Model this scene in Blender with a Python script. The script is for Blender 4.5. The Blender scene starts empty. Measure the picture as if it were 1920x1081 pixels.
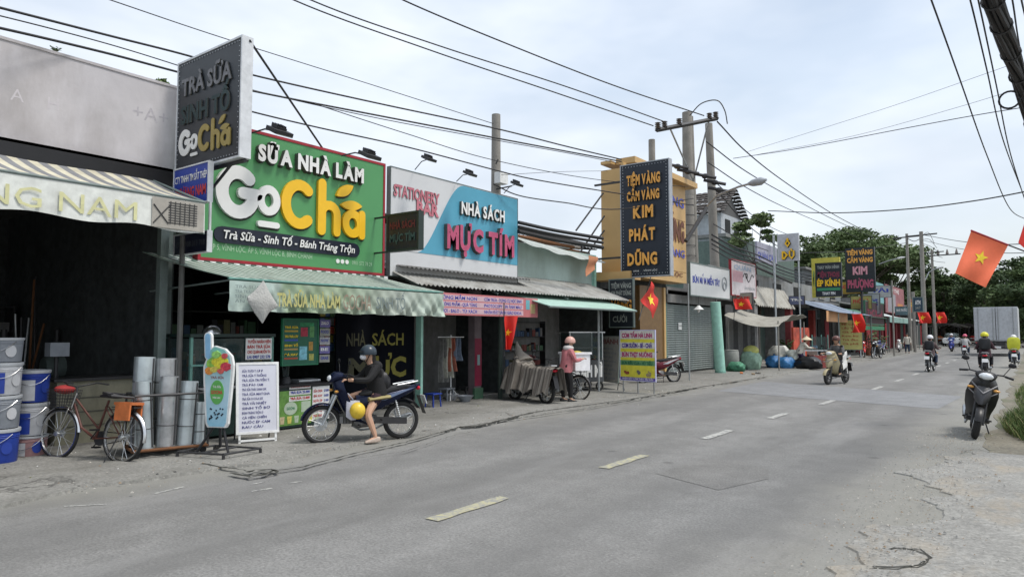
import bpy, math, random
import numpy as np
from mathutils import Vector, Matrix
random.seed(7)
sc = bpy.context.scene
C = sc.collection
pi = math.pi
R = math.radians
# ---------------------------------------------------------------- camera
YAW = math.atan(975/1300); PIT = math.atan(82/1300); CAMH = 1.65
cd = bpy.data.cameras.new('camera'); cam = bpy.data.objects.new('camera', cd); C.objects.link(cam)
cam.location = (0, 0, CAMH); cam.rotation_euler = (pi/2+PIT, 0, YAW)
cd.sensor_width = 36; cd.lens = 36*1300/1920; cd.clip_start = .05; cd.clip_end = 2000
sc.camera = cam
# ---------------------------------------------------------------- world
w = bpy.data.worlds.new("World"); sc.world = w; w.use_nodes = True
nt = w.node_tree; N = nt.nodes; L = nt.links; N.clear()
out = N.new('ShaderNodeOutputWorld'); bg = N.new('ShaderNodeBackground'); bg.inputs[1].default_value = .1
sky = N.new('ShaderNodeTexSky'); sky.sky_type = 'NISHITA'; sky.sun_disc = False
SUN_EL, SUN_AZ = R(62), R(70)
sky.sun_elevation = SUN_EL; sky.sun_rotation = SUN_AZ; sky.air_density = 1.4; sky.dust_density = 3
tc = N.new('ShaderNodeTexCoord'); mp = N.new('ShaderNodeMapping'); mp.inputs['Scale'].default_value = (1, 1, 2.6)
mp.inputs['Location'].default_value = (3.1, .4, 0)
n1 = N.new('ShaderNodeTexNoise'); n1.inputs['Scale'].default_value = 1.5; n1.inputs['Detail'].default_value = 5; n1.inputs['Roughness'].default_value = .55
n2 = N.new('ShaderNodeTexNoise'); n2.inputs['Scale'].default_value = 2.3; n2.inputs['Detail'].default_value = 4; n2.inputs['Roughness'].default_value = .5
cr = N.new('ShaderNodeValToRGB'); cr.color_ramp.elements[0].position = .36; cr.color_ramp.elements[0].color = (.5, .5, .5, 1)
cr.color_ramp.elements[1].position = .58; cr.color_ramp.elements[1].color = (1, 1, 1, 1)
cc = N.new('ShaderNodeValToRGB'); cc.color_ramp.elements[0].position = .3; cc.color_ramp.elements[0].color = (.56, .62, .705, 1)
cc.color_ramp.elements[1].position = .62; cc.color_ramp.elements[1].color = (.765, .81, .875, 1)
gain = N.new('ShaderNodeVectorMath'); gain.operation = 'SCALE'; gain.inputs['Scale'].default_value = 7.6
mix = N.new('ShaderNodeMixRGB')
L.new(tc.outputs['Generated'], mp.inputs[0]); L.new(mp.outputs[0], n1.inputs[0]); L.new(mp.outputs[0], n2.inputs[0])
L.new(n1.outputs[0], cr.inputs[0]); L.new(n2.outputs[0], cc.inputs[0]); L.new(cc.outputs[0], gain.inputs[0])
L.new(cr.outputs[0], mix.inputs[0]); L.new(sky.outputs[0], mix.inputs[1]); L.new(gain.outputs[0], mix.inputs[2])
L.new(mix.outputs[0], bg.inputs[0]); L.new(bg.outputs[0], out.inputs[0])
sd = bpy.data.lights.new('sun', 'SUN'); sd.energy = 1.5; sd.angle = R(14); sd.color = (1, .96, .9)
so = bpy.data.objects.new('sun', sd); C.objects.link(so)
so.rotation_euler = Vector((math.sin(SUN_AZ)*math.cos(SUN_EL), math.cos(SUN_AZ)*math.cos(SUN_EL), math.sin(SUN_EL))).to_track_quat('Z', 'Y').to_euler()
vs = sc.view_settings; vs.view_transform = 'Standard'; vs.look = 'None'; vs.gamma = 1; vs.use_curve_mapping = False; vs.exposure = .84
sc.cycles.max_bounces = 6; sc.cycles.diffuse_bounces = 3; sc.cycles.transparent_max_bounces = 8
# ---------------------------------------------------------------- measuring: pixel of the photo -> point on a real plane
_F = np.array([-math.sin(YAW)*math.cos(PIT), math.cos(YAW)*math.cos(PIT), math.sin(PIT)])
_R = np.array([math.cos(YAW), math.sin(YAW), 0]); _U = np.cross(_R, _F); _C = np.array([0, 0, CAMH])
def ray(u, v): return _F+(u-960)/1300*_R-(v-540.5)/1300*_U
def onp(u, v, k, c):
    d = ray(u, v); t = (c-_C[k])/d[k]; q = _C+d*t; return (float(q[0]), float(q[1]), float(q[2]))
def G(u, v, z=0): return onp(u, v, 2, z)
def FX(u, v, x): return onp(u, v, 0, x)
def FY(u, v, y): return onp(u, v, 1, y)
def P(u, v, d):
    q = _C+ray(u, v)*d; return (float(q[0]), float(q[1]), float(q[2]))
# ---------------------------------------------------------------- mesh builder
def frame(d):
    d = Vector(d).normalized(); a = Vector((0, 0, 1)) if abs(d.z) < .9 else Vector((1, 0, 0))
    s = d.cross(a).normalized(); return s, s.cross(d).normalized()
class MB:
    def __init__(s): s.v = []; s.f = []; s.m = []; s.mi = 0
    def face(s, idx): s.f.append(idx); s.m.append(s.mi)
    def add(s, vs, fs):
        b = len(s.v); s.v += [tuple(q) for q in vs]
        for f in fs: s.face([b+i for i in f])
    def box(s, cx, cy, cz, sx, sy, sz, rx=0, ry=0, rz=0):
        sx /= 2; sy /= 2; sz /= 2
        vs = [Vector((x*sx, y*sy, z*sz)) for x in (-1, 1) for y in (-1, 1) for z in (-1, 1)]
        if rx or ry or rz:
            M_ = (Matrix.Rotation(rz, 3, 'Z') @ Matrix.Rotation(ry, 3, 'Y') @ Matrix.Rotation(rx, 3, 'X')); vs = [M_ @ q for q in vs]
        s.add([(q[0]+cx, q[1]+cy, q[2]+cz) for q in vs], [(0, 1, 3, 2), (4, 6, 7, 5), (0, 4, 5, 1), (2, 3, 7, 6), (0, 2, 6, 4), (1, 5, 7, 3)])
        return s
    def bb(s, x0, x1, y0, y1, z0, z1): return s.box((x0+x1)/2, (y0+y1)/2, (z0+z1)/2, abs(x1-x0), abs(y1-y0), abs(z1-z0))
    def tube(s, pts, r, n=8, cap=True):
        pts = [Vector(q) for q in pts]; k = len(pts); rs = r if isinstance(r, (list, tuple)) else [r]*k
        b = len(s.v); ref = None
        for i, q in enumerate(pts):
            d = (pts[min(i+1, k-1)]-pts[max(i-1, 0)]);
            if d.length < 1e-9: d = Vector((0, 0, 1))
            d.normalize()
            if ref is None: ref, _ = frame(d)
            sd_ = (ref-d*ref.dot(d));
            if sd_.length < 1e-4: sd_, _ = frame(d)
            sd_.normalize(); ref = sd_; up = sd_.cross(d)
            for j in range(n):
                a = 2*pi*j/n; s.v.append(tuple(q+(sd_*math.cos(a)+up*math.sin(a))*rs[i]))
        for i in range(k-1):
            for j in range(n):
                j2 = (j+1) % n; s.face([b+i*n+j, b+(i+1)*n+j, b+(i+1)*n+j2, b+i*n+j2])
        if cap: s.face([b+j for j in range(n)]); s.face([b+(k-1)*n+j for j in range(n-1, -1, -1)])
        return s
    def bar(s, a, b, r, r2=None, n=8): return s.tube([a, b], [r, r if r2 is None else r2], n)
    def loft(s, secs, n=12, p=2.4, cap=True):
        # sections (x,y,z,half width x,half height z) along y
        b = len(s.v)
        for (x, y, z, hw, hh) in secs:
            for j in range(n):
                a = 2*pi*j/n; c, t = math.cos(a), math.sin(a)
                s.v.append((x+hw*math.copysign(abs(c)**(2/p), c), y, z+hh*math.copysign(abs(t)**(2/p), t)))
        k = len(secs)
        for i in range(k-1):
            for j in range(n):
                j2 = (j+1) % n; s.face([b+i*n+j, b+i*n+j2, b+(i+1)*n+j2, b+(i+1)*n+j])
        if cap: s.face([b+j for j in range(n-1, -1, -1)]); s.face([b+(k-1)*n+j for j in range(n)])
        return s
    def lathe(s, prof, c=(0, 0, 0), n=20, axis='z', cap=True):
        b = len(s.v)
        for (r, z) in prof:
            for j in range(n):
                a = 2*pi*j/n; x, y = r*math.cos(a), r*math.sin(a)
                q = (x, y, z) if axis == 'z' else ((z, x, y) if axis == 'x' else (y, z, x))
                s.v.append((q[0]+c[0], q[1]+c[1], q[2]+c[2]))
        k = len(prof)
        for i in range(k-1):
            for j in range(n):
                j2 = (j+1) % n; s.face([b+i*n+j, b+i*n+j2, b+(i+1)*n+j2, b+(i+1)*n+j])
        if cap: s.face([b+j for j in range(n-1, -1, -1)]); s.face([b+(k-1)*n+j for j in range(n)])
        return s
    def torus(s, c, R_, r, axis='x', n=28, m=8, a0=0, a1=2*pi, sq=1.0):
        b = len(s.v); full = abs(a1-a0-2*pi) < 1e-6; k = n if full else n+1
        for i in range(k):
            a = a0+(a1-a0)*i/n
            for j in range(m):
                t = 2*pi*j/m; rr = R_+r*math.cos(t); h = r*sq*math.sin(t)
                x, y = rr*math.cos(a), rr*math.sin(a)
                q = (h, x, y) if axis == 'x' else ((x, y, h) if axis == 'z' else (x, h, y))
                s.v.append((q[0]+c[0], q[1]+c[1], q[2]+c[2]))
        for i in range(n):
            for j in range(m):
                i2 = (i+1) % k if full else i+1; j2 = (j+1) % m
                s.face([b+i*m+j, b+i*m+j2, b+i2*m+j2, b+i2*m+j])
        return s
    def ell(s, c, rx, ry, rz, nu=14, nv=9, v0=-pi/2, v1=pi/2):
        b = len(s.v)
        for i in range(nv+1):
            t = v0+(v1-v0)*i/nv
            for j in range(nu):
                a = 2*pi*j/nu; s.v.append((c[0]+rx*math.cos(t)*math.cos(a), c[1]+ry*math.cos(t)*math.sin(a), c[2]+rz*math.sin(t)))
        for i in range(nv):
            for j in range(nu):
                j2 = (j+1) % nu; s.face([b+i*nu+j, b+i*nu+j2, b+(i+1)*nu+j2, b+(i+1)*nu+j])
        return s
    def prism(s, poly, y0, y1):
        # polygon in x,z extruded along y
        n = len(poly); b = len(s.v)
        s.v += [(x, y0, z) for x, z in poly]+[(x, y1, z) for x, z in poly]
        s.face([b+i for i in range(n)]); s.face([b+n+i for i in range(n-1, -1, -1)])
        for i in range(n):
            j = (i+1) % n; s.face([b+i, b+n+i, b+n+j, b+j])
        return s
    def prismx(s, poly, x0, x1):
        n = len(poly); b = len(s.v)
        s.v += [(x0, y, z) for y, z in poly]+[(x1, y, z) for y, z in poly]
        s.face([b+n-1-i for i in range(n)]); s.face([b+n+i for i in range(n)])
        for i in range(n):
            j = (i+1) % n; s.face([b+i, b+j, b+n+j, b+n+i])
        return s
    def sheet(s, fn, nu, nv, th=0, mats=None):
        # fn(i/nu, j/nv) -> point; th thickness along the local normal
        def grid(off):
            b = len(s.v)
            for i in range(nu+1):
                for j in range(nv+1):
                    q = Vector(fn(i/nu, j/nv))
                    if off:
                        e = 1e-3; du = Vector(fn(min(1, i/nu+e), j/nv))-Vector(fn(max(0, i/nu-e), j/nv)); dv = Vector(fn(i/nu, min(1, j/nv+e)))-Vector(fn(i/nu, max(0, j/nv-e)))
                        nn = du.cross(dv); nn = nn.normalized() if nn.length > 0 else Vector((0, 0, 1)); q = q+nn*off
                    s.v.append(tuple(q))
            return b
        b = grid(0); w_ = nv+1
        for i in range(nu):
            for j in range(nv):
                if mats: s.mi = mats(i, j)
                s.face([b+i*w_+j, b+(i+1)*w_+j, b+(i+1)*w_+j+1, b+i*w_+j+1])
        if th:
            b2 = grid(-th)
            for i in range(nu):
                for j in range(nv):
                    if mats: s.mi = mats(i, j)
                    s.face([b2+i*w_+j, b2+i*w_+j+1, b2+(i+1)*w_+j+1, b2+(i+1)*w_+j])
            for i in range(nu):
                if mats: s.mi = mats(i, 0)
                s.face([b+i*w_, b2+i*w_, b2+(i+1)*w_, b+(i+1)*w_]); s.face([b+i*w_+nv, b+(i+1)*w_+nv, b2+(i+1)*w_+nv, b2+i*w_+nv])
            for j in range(nv):
                s.face([b+j, b+j+1, b2+j+1, b2+j]); k = nu*w_; s.face([b+k+j, b2+k+j, b2+k+j+1, b+k+j+1])
        return s
_org = {}
def mk(name, v, f, mats, mi=None, smooth=True, ang=38):
    me = bpy.data.meshes.new(name); me.from_pydata(v, [], f)
    for m in mats: me.materials.append(m)
    if mi and len(mats) > 1: me.polygons.foreach_set('material_index', mi)
    if smooth:
        me.polygons.foreach_set('use_smooth', [True]*len(f)); me.update(); me.set_sharp_from_angle(angle=R(ang))
    me.update(); return me
def obj(name, mb, mats, parent=None, world=False, smooth=True, kind=None, label=None):
    """link one mesh object; world=True: the vertices are in world space and the parent is an unrotated thing"""
    if not isinstance(mats, (list, tuple)): mats = [mats]
    v = mb.v; A = np.array(v, dtype=float)
    lo, hi = A.min(0), A.max(0); c = (lo+hi)/2; c[2] = lo[2]
    A = A-c
    o = bpy.data.objects.new(name, mk(name, A.tolist(), mb.f, mats, mb.m, smooth)); C.objects.link(o)
    loc = Vector(c)
    if parent is not None:
        o.parent = parent
        if world or parent.type == 'MESH':
            loc -= _org.get(parent.name, Vector((0, 0, 0)))
    o.location = loc; _org[o.name] = Vector(c)
    if kind: o['kind'] = kind
    if label: o['label'] = label
    return o
def thing(name, label, cat, loc=(0, 0, 0), rz=0, group=None, tilt=None):
    o = bpy.data.objects.new(name, None); C.objects.link(o); o.empty_display_size = .2
    o.location = loc; o.rotation_euler = (tilt[0] if tilt else 0, tilt[1] if tilt else 0, rz)
    o['label'] = label; o['category'] = cat
    if group: o['group'] = group
    _org[o.name] = Vector(loc)
    return o
def lthing(*a, **k):
    o = thing(*a, **k); _org[o.name] = Vector((0, 0, 0)); return o      # children given in local coordinates
def tag(o, label, cat, group=None, kind=None):
    o['label'] = label; o['category'] = cat
    if group: o['group'] = group
    if kind: o['kind'] = kind
    return o
def copy_tree(o, parent=None):
    c = o.copy(); C.objects.link(c)
    if parent: c.parent = parent
    for ch in o.children: copy_tree(ch, c)
    return c
# ---------------------------------------------------------------- materials
_mc = {}
def M(name, col, rough=.65, metal=0, var=.16, scale=6, bump=0, spec=.4, trans=0, fine=.5, alpha=1, stain=0, emit=0):
    if name in _mc: return _mc[name]
    m = bpy.data.materials.new(name); m.use_nodes = True; t = m.node_tree; n = t.nodes; l = t.links
    b = n['Principled BSDF']; b.inputs['Roughness'].default_value = rough; b.inputs['Metallic'].default_value = metal
    b.inputs['Specular IOR Level'].default_value = spec
    if trans: b.inputs['Transmission Weight'].default_value = trans
    if alpha < 1: b.inputs['Alpha'].default_value = alpha
    if emit: b.inputs['Emission Color'].default_value = (*col, 1); b.inputs['Emission Strength'].default_value = emit
    co = n.new('ShaderNodeTexCoord'); a = n.new('ShaderNodeTexNoise'); a.inputs['Scale'].default_value = scale; a.inputs['Detail'].default_value = 6; a.inputs['Roughness'].default_value = .65
    l.new(co.outputs['Object'], a.inputs[0])
    r = n.new('ShaderNodeValToRGB'); e = r.color_ramp.elements
    e[0].position = .3; e[1].position = .7
    e[0].color = (*[max(0, c*(1-var)) for c in col], 1); e[1].color = (*[min(1, c*(1+var)) for c in col], 1)
    l.new(a.outputs[0], r.inputs[0]); last = r.outputs[0]
    if stain:
        s2 = n.new('ShaderNodeTexNoise'); s2.inputs['Scale'].default_value = scale*.35; s2.inputs['Detail'].default_value = 8; s2.inputs['Roughness'].default_value = .7
        mpn = n.new('ShaderNodeMapping'); mpn.inputs['Scale'].default_value = (1, 1, .35); l.new(co.outputs['Object'], mpn.inputs[0]); l.new(mpn.outputs[0], s2.inputs[0])
        rr = n.new('ShaderNodeValToRGB'); rr.color_ramp.elements[0].position = .45; rr.color_ramp.elements[1].position = .68
        l.new(s2.outputs[0], rr.inputs[0]); mx = n.new('ShaderNodeMixRGB'); mx.blend_type = 'MULTIPLY'
        mm = n.new('ShaderNodeMath'); mm.operation = 'MULTIPLY'; mm.inputs[1].default_value = stain; l.new(rr.outputs[0], mm.inputs[0]); l.new(mm.outputs[0], mx.inputs[0])
        l.new(last, mx.inputs[1]); mx.inputs[2].default_value = (.42, .38, .33, 1); last = mx.outputs[0]
    l.new(last, b.inputs['Base Color'])
    if bump:
        q = n.new('ShaderNodeTexNoise'); q.inputs['Scale'].default_value = scale*6; q.inputs['Detail'].default_value = 4; l.new(co.outputs['Object'], q.inputs[0])
        bp = n.new('ShaderNodeBump'); bp.inputs['Strength'].default_value = bump; bp.inputs['Distance'].default_value = .02; l.new(q.outputs[0], bp.inputs['Height']); l.new(bp.outputs[0], b.inputs['Normal'])
    _mc[name] = m; return m
def glass(name, col=(.6, .7, .7), rough=.08, alpha=.35):
    if name in _mc: return _mc[name]
    m = bpy.data.materials.new(name); m.use_nodes = True; b = m.node_tree.nodes['Principled BSDF']
    b.inputs['Base Color'].default_value = (*col, 1); b.inputs['Roughness'].default_value = rough; b.inputs['Alpha'].default_value = alpha; b.inputs['Specular IOR Level'].default_value = .8
    _mc[name] = m; return m
black = M('black_plastic', (.012, .012, .014), .45)
rubber = M('tyre_rubber', (.02, .02, .02), .85)
chrome = M('chrome', (.6, .6, .6), .25, 1)
steel = M('galvanised_steel', (.42, .44, .45), .42, .75, .22, 9)
dsteel = M('dark_steel', (.05, .05, .052), .5, .4)
white = M('white_paint', (.75, .76, .75), .5, stain=.25)
concrete = M('concrete', (.3, .29, .27), .9, stain=.5, bump=.3)
polecon = M('pole_concrete', (.27, .255, .23), .9, scale=3, stain=.4, bump=.3)
dark = M('dark_interior', (.018, .02, .02), .9)
red = M('red_paint', (.55, .03, .03), .45)
alu = M('aluminium', (.6, .62, .63), .35, .9)
skinm = M('skin', (.52, .31, .21), .55, var=.05)
hair = M('black_hair', (.012, .01, .01), .5)
# ---------------------------------------------------------------- lettering
_tm = {}
def tmesh(body, depth, bold, res):
    k = (body, depth, bold, res)
    if k not in _tm:
        c = bpy.data.curves.new('lettering', 'FONT'); c.body = body; c.resolution_u = res; c.extrude = depth; c.offset = bold
        o = bpy.data.objects.new('lettering', c); me = bpy.data.meshes.new_from_object(o)
        bpy.data.objects.remove(o); bpy.data.curves.remove(c)
        v = np.zeros(len(me.vertices)*3); me.vertices.foreach_get('co', v); v = v.reshape(-1, 3)
        f = [list(p.vertices) for p in me.polygons]; bpy.data.meshes.remove(me); _tm[k] = (v, f)
    return _tm[k]
def text(body, x, z, h, mat, parent, w_=None, y=-.006, align='l', depth=.0, bold=.02, shear=0, name='lettering', res=2, slope=0, side=None):
    """lettering whose capital height is h, standing in the local xz plane and facing -y"""
    v0, f = tmesh(body, depth/h*.7 if depth else 0, bold, res)
    if not len(v0): return None
    depth *= .6; v = v0.copy(); s = h/.7; W = v[:, 0].max()-v[:, 0].min(); v[:, 0] -= v[:, 0].min(); sx = s if w_ is None else w_/W
    X_ = v[:, 0]*sx+v[:, 1]*s*shear; Z_ = v[:, 1]*s; Yv = -v[:, 2]*s - (depth if depth else 0)
    if align == 'c': X_ = X_-W*sx/2
    if align == 'r': X_ = X_-W*sx
    mb = MB(); mb.v = [(x+a, y+b, z+c_+slope*a) for a, b, c_ in zip(X_, Yv, Z_)]; mb.f = f; mb.m = [0]*len(f)
    if depth:
        zs = v[:, 2]; mb.m = [0 if max(zs[i] for i in q)-min(zs[i] for i in q) < 1e-6 else 1 for q in f]; mat = [mat, side or M('letter_edge', (.1, .1, .09), .6)]  # sides of raised letters get a dark colour that stands for shade
    return obj(name, mb, mat, parent, smooth=False)
def letters(body, x, z, h, mat, parent, w_, y=-.004, depth=.03, bold=.03, res=3, back=None):
    """raised letters, each an object of its own, the row fitted to width w_"""
    adv = []
    for ch in body:
        if ch == ' ': adv.append((None, .28)); continue
        v, f = tmesh(ch, 0, bold, res); adv.append((v[:, 0].min(), v[:, 0].max()-v[:, 0].min()+.09))
    tot = sum(a[1] for a in adv)-.09; k = w_/tot; cx = x
    for ch, (mn, a) in zip(body, adv):
        if mn is not None:
            text(ch, cx, z, h, mat, parent, w_=(a-.09)*k, y=y, depth=depth, bold=bold, name='letter', res=res)
            if back: text(ch, cx+.018, z-.018, h, back, parent, w_=(a-.09)*k, y=y+.002, depth=depth*.3, bold=bold+.012, name='letter_backing', res=res)  # dark copy, offset down and right, drawn as the letter's shadow
        cx += a*k
def stroke(mb, pts, wd, y0, y1, caps=True):
    pts = [Vector((p[0], p[1])) for p in pts]; n = len(pts); Lf, Rt = [], []
    for i, q in enumerate(pts):
        d = (pts[min(n-1, i+1)]-pts[max(0, i-1)]).normalized(); nn = Vector((-d.y, d.x))*wd/2
        Lf.append(q+nn); Rt.append(q-nn)
    poly = list(Lf)
    if caps:
        d = (pts[-1]-pts[-2]).normalized(); a = math.atan2(d.y, d.x)
        poly += [pts[-1]+Vector((math.cos(a+t), math.sin(a+t)))*wd/2 for t in (pi/3, pi/6, 0, -pi/6, -pi/3)]
    poly += Rt[::-1]
    if caps:
        d = (pts[0]-pts[1]).normalized(); a = math.atan2(d.y, d.x)
        poly += [pts[0]+Vector((math.cos(a+t), math.sin(a+t)))*wd/2 for t in (pi/3, pi/6, 0, -pi/6, -pi/3)]
    mb.prism([(p.x, p.y) for p in poly], y0, y1)
def arc(cx, cz, r, a0, a1, n=16, rz=None): return [(cx+r*math.cos(R(a0+(a1-a0)*i/n)), cz+(rz or r)*math.sin(R(a0+(a1-a0)*i/n))) for i in range(n+1)]
def tea_logo(parent, x, z, s, wm, ym, depth=.03, y=-.004):
    """the GoCha wordmark: two white and three yellow rounded letters and a leaf; s is the total width"""
    def put(strokes, mat, name='letter', wd=.052):
        mb = MB()
        for k, st in enumerate(strokes):
            pts = [(x+a*s, z+b*s) for a, b in st[0]]; stroke(mb, pts, (st[1] if len(st) > 1 else wd)*s, y-depth-.002*k, y)
        obj(name, mb, mat, parent, smooth=False)
    put([(arc(.125, .24, .083, 48, 345, 22, .095), .064), ([(.225, .24), (.15, .24)], .056)], wm)
    put([(arc(.29, .225, .045, 0, 178, 12, .055), .04), (arc(.29, .225, .045, 180, 358, 12, .055), .04)], wm)
    put([([(.245, .105), (.34, .105)], .03)], wm)
    put([(arc(.47, .232, .082, 50, 310, 20, .1), .055)], ym)
    put([([(.61, .115), (.61, .365)], .052), ([(.61, .19)]+arc(.66, .205, .05, 170, 0, 8)+[(.71, .115)], .048)], ym)
    put([(arc(.82, .175, .05, 0, 178, 12, .055), .045), (arc(.82, .175, .05, 180, 358, 12, .055), .045), ([(.885, .235), (.885, .115)], .044)], ym)
    for (ax, az, L_, an, wv) in ((.705, .315, .135, 32, .028), (.735, .27, .15, 4, .027)):
        up = []; lo = []
        for i in range(11):
            t = i/10; c = math.cos(R(an)); q = math.sin(R(an)); wq = wv*math.sin(pi*t)**.8
            up.append((x+s*(ax+c*t*L_-q*wq), z+s*(az+q*t*L_+c*wq))); lo.append((x+s*(ax+c*t*L_+q*wq), z+s*(az+q*t*L_-c*wq)))
        mb = MB(); mb.prism(lo+up[::-1][1:-1], y-depth, y); obj('logo_leaf', mb, ym, parent, smooth=False)
def sign(name, label, cat, corner, rz, W, H, t, panel, framem=None, fw=.04, group=None, tilt=None, proud=.012):
    o = lthing(name, label, cat, corner, rz, group, tilt)
    obj('panel', MB().bb(0, W, 0, t, 0, H), panel, o, smooth=False)
    if framem:
        f = fw
        for a in ((-f, W+f, -proud, t+.01, H, H+f), (-f, W+f, -proud, t+.01, -f, 0), (-f, 0, -proud, t+.01, 0, H), (W, W+f, -proud, t+.01, 0, H)):
            obj('frame', MB().bb(*a), framem, o, smooth=False)
    return o
def rect(x0, x1, z0, z1, mat, parent, y=-.003, name='printed_panel'):
    return obj(name, MB().bb(x0, x1, y, y+.002, z0, z1), mat, parent, smooth=False)
def led_dots(parent, W, H, mat, step=.09, m=.05, r=.012, y=-.012):
    mb = MB()
    pts = [(x, z) for x in np.arange(m, W-m/2, step) for z in (m, H-m)]+[(x, z) for z in np.arange(m, H-m/2, step) for x in (m, W-m)]
    for x, z in pts: mb.lathe([(r, 0), (r*.6, .01)], (x, y, z), 5, 'y')
    o = obj('light_dots', mb, mat, parent, kind='stuff', smooth=False)
    return o
def spline(pts, n=10):
    P_ = [Vector(p) for p in pts]; P_ = [P_[0]*2-P_[1]]+P_+[P_[-1]*2-P_[-2]]; out_ = []
    for i in range(1, len(P_)-2):
        for k in range(n):
            t = k/n; a, b, c, d = P_[i-1:i+3]; out_.append(.5*((2*b)+(c-a)*t+(2*a-5*b+4*c-d)*t*t+(3*b-a-3*c+d)*t**3))
    out_.append(P_[-2]); return out_
# ================================================================ people
def skin(vs, es, rs, sub=1):
    me = bpy.data.meshes.new('skin'); me.from_pydata(vs, es, []); o = bpy.data.objects.new('skin', me); C.objects.link(o)
    m = o.modifiers.new('s', 'SKIN'); m.use_smooth_shade = True
    lay = me.skin_vertices[0].data if me.skin_vertices else None
    if lay is None:
        bpy.context.view_layer.update(); lay = me.skin_vertices[0].data
    for i, r in enumerate(rs): lay[i].radius = (r, r) if not isinstance(r, tuple) else r; lay[i].use_root = (i == 0)
    s = o.modifiers.new('b', 'SUBSURF'); s.levels = sub
    dg = bpy.context.evaluated_depsgraph_get(); q = bpy.data.meshes.new_from_object(o.evaluated_get(dg))
    v = np.zeros(len(q.vertices)*3); q.vertices.foreach_get('co', v); f = [list(p.vertices) for p in q.polygons]
    bpy.data.objects.remove(o); bpy.data.meshes.remove(q); bpy.data.meshes.remove(me)
    mb = MB(); mb.v = [tuple(a) for a in v.reshape(-1, 3)]; mb.f = f; mb.m = [0]*len(f); return mb
def lerp(a, b, t): return tuple(a[i]+(b[i]-a[i])*t for i in range(3))
def person(label, loc, rz, J, top, bottom, shoe, helmet=None, extra=None, sleeve=1.0, legcover=1.0, scale=1, mask=None, group=None, facemat=None, hairlen=.1):
    """J: joints, facing +y, right is +x. One continuous body under clothes."""
    o = lthing('person', label, 'person', loc, rz, group); o.scale = (scale,)*3
    pel, wai, che, nek, hed = J['pelvis'], lerp(J['pelvis'], J['chest'], .5), J['chest'], J['neck'], J['head']
    V = []; E = []; r = []
    def a(p, rad, pr=None):
        V.append(p); r.append(rad); i = len(V)-1
        if pr is not None: E.append((pr, i))
        return i
    ip = a(pel, .105); iw = a(wai, .095, ip); ic = a(che, .115, iw); iN = a(nek, .05, ic)
    ih = a(lerp(nek, hed, .55), .075, iN); it = a(hed, .088, ih); a((hed[0], hed[1]-.01, hed[2]+.07), .07, it)
    mbf = MB()
    for s in ('L', 'R'):
        sg = -1 if s == 'L' else 1
        i1 = a(J['sh'+s], .058, ic); e = a(J['el'+s], .04, i1); h = a(J['ha'+s], .027, e)
        dv = (Vector(J['ha'+s])-Vector(J['el'+s])).normalized(); pm = Vector(J['ha'+s])+dv*.06; a(tuple(pm), .034, h)
        sd_, up = frame(dv)
        for k in range(4):
            b0 = pm+sd_*(.026*(k-1.5)/1.5)+dv*.02; ln = (.032, .038, .035, .027)[k]
            b1 = b0+dv*ln-up*.008; b2 = b1+dv*ln*.5-up*ln*.7; mbf.tube([b0, b1, b2], [.0085, .008, .006], 5)
        b0 = pm-sd_*.03*sg; mbf.tube([b0, b0-sd_*.02*sg+dv*.03, b0-sd_*.018*sg+dv*.05-up*.015], [.01, .009, .007], 5)
        hp = a((pel[0]+sg*.085, pel[1], pel[2]-.03), .09, ip); k = a(J['kn'+s], .058, hp)
        cf = Vector(lerp(J['kn'+s], J['an'+s], .35)); k2 = a(tuple(cf), .053, k); an = a(J['an'+s], .034, k2)
        a(J['to'+s], .03, an)
    body = skin(V, E, r, 1); b = len(body.v); body.v += mbf.v; body.f += [[i+b for i in f] for f in mbf.f]; body.m += mbf.m
    fdir = J.get('face', (0, 1, 0)); fv = Vector(fdir).normalized(); sv = Vector((fv.y, -fv.x, 0)).normalized(); H = Vector(hed)
    ns = H+fv*.088+Vector((0, 0, -.01)); body.ell(tuple(ns), .014, .016, .02, 6, 4)
    for sgn in (-1, 1): body.ell(tuple(H+sv*sgn*.085+Vector((0, 0, -.005))), .014, .018, .03, 6, 4)
    obj('body', body, skinm, o)
    ey = MB()
    for sgn in (-1, 1): ey.ell(tuple(H+fv*.08+sv*sgn*.032+Vector((0, 0, .02))), .012, .012, .008, 6, 4)
    obj('eyes', ey, black, o)
    # jacket
    V.clear(); E.clear(); r.clear()
    i0 = a((pel[0], pel[1], pel[2]-.02), .135); i1 = a(wai, .12, i0); i2 = a(che, .14, i1); i3 = a(lerp(che, nek, .72), .072, i2)
    for s in ('L', 'R'):
        q = a(J['sh'+s], .078, i2); e = a(lerp(J['sh'+s], J['el'+s], min(1, sleeve*2)), .058, q)
        if sleeve > .5: a(lerp(J['el'+s], J['ha'+s], (sleeve-.5)*2*.95), .042, e)
    jk = skin(V, E, r, 1); Bt = MB(); lo_ = (pel[0], pel[1]-.01, pel[2]-.13)
    Bt.tube([lo_, (pel[0], pel[1], pel[2]-.02), wai, che, lerp(che, nek, .55), lerp(che, nek, .95)], [.15, .158, .138, .142, .11, .055], 16)
    cx0 = pel[0]; Bt.v = [(cx0+(x-cx0)*1.16, y, z) for x, y, z in Bt.v]; b0 = len(jk.v); jk.v += Bt.v; jk.f += [[i+b0 for i in f] for f in Bt.f]; jk.m += Bt.m
    obj('jacket', jk, top, o)
    V.clear(); E.clear(); r.clear()
    i0 = a((pel[0], pel[1], pel[2]-.05), .1)
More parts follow.
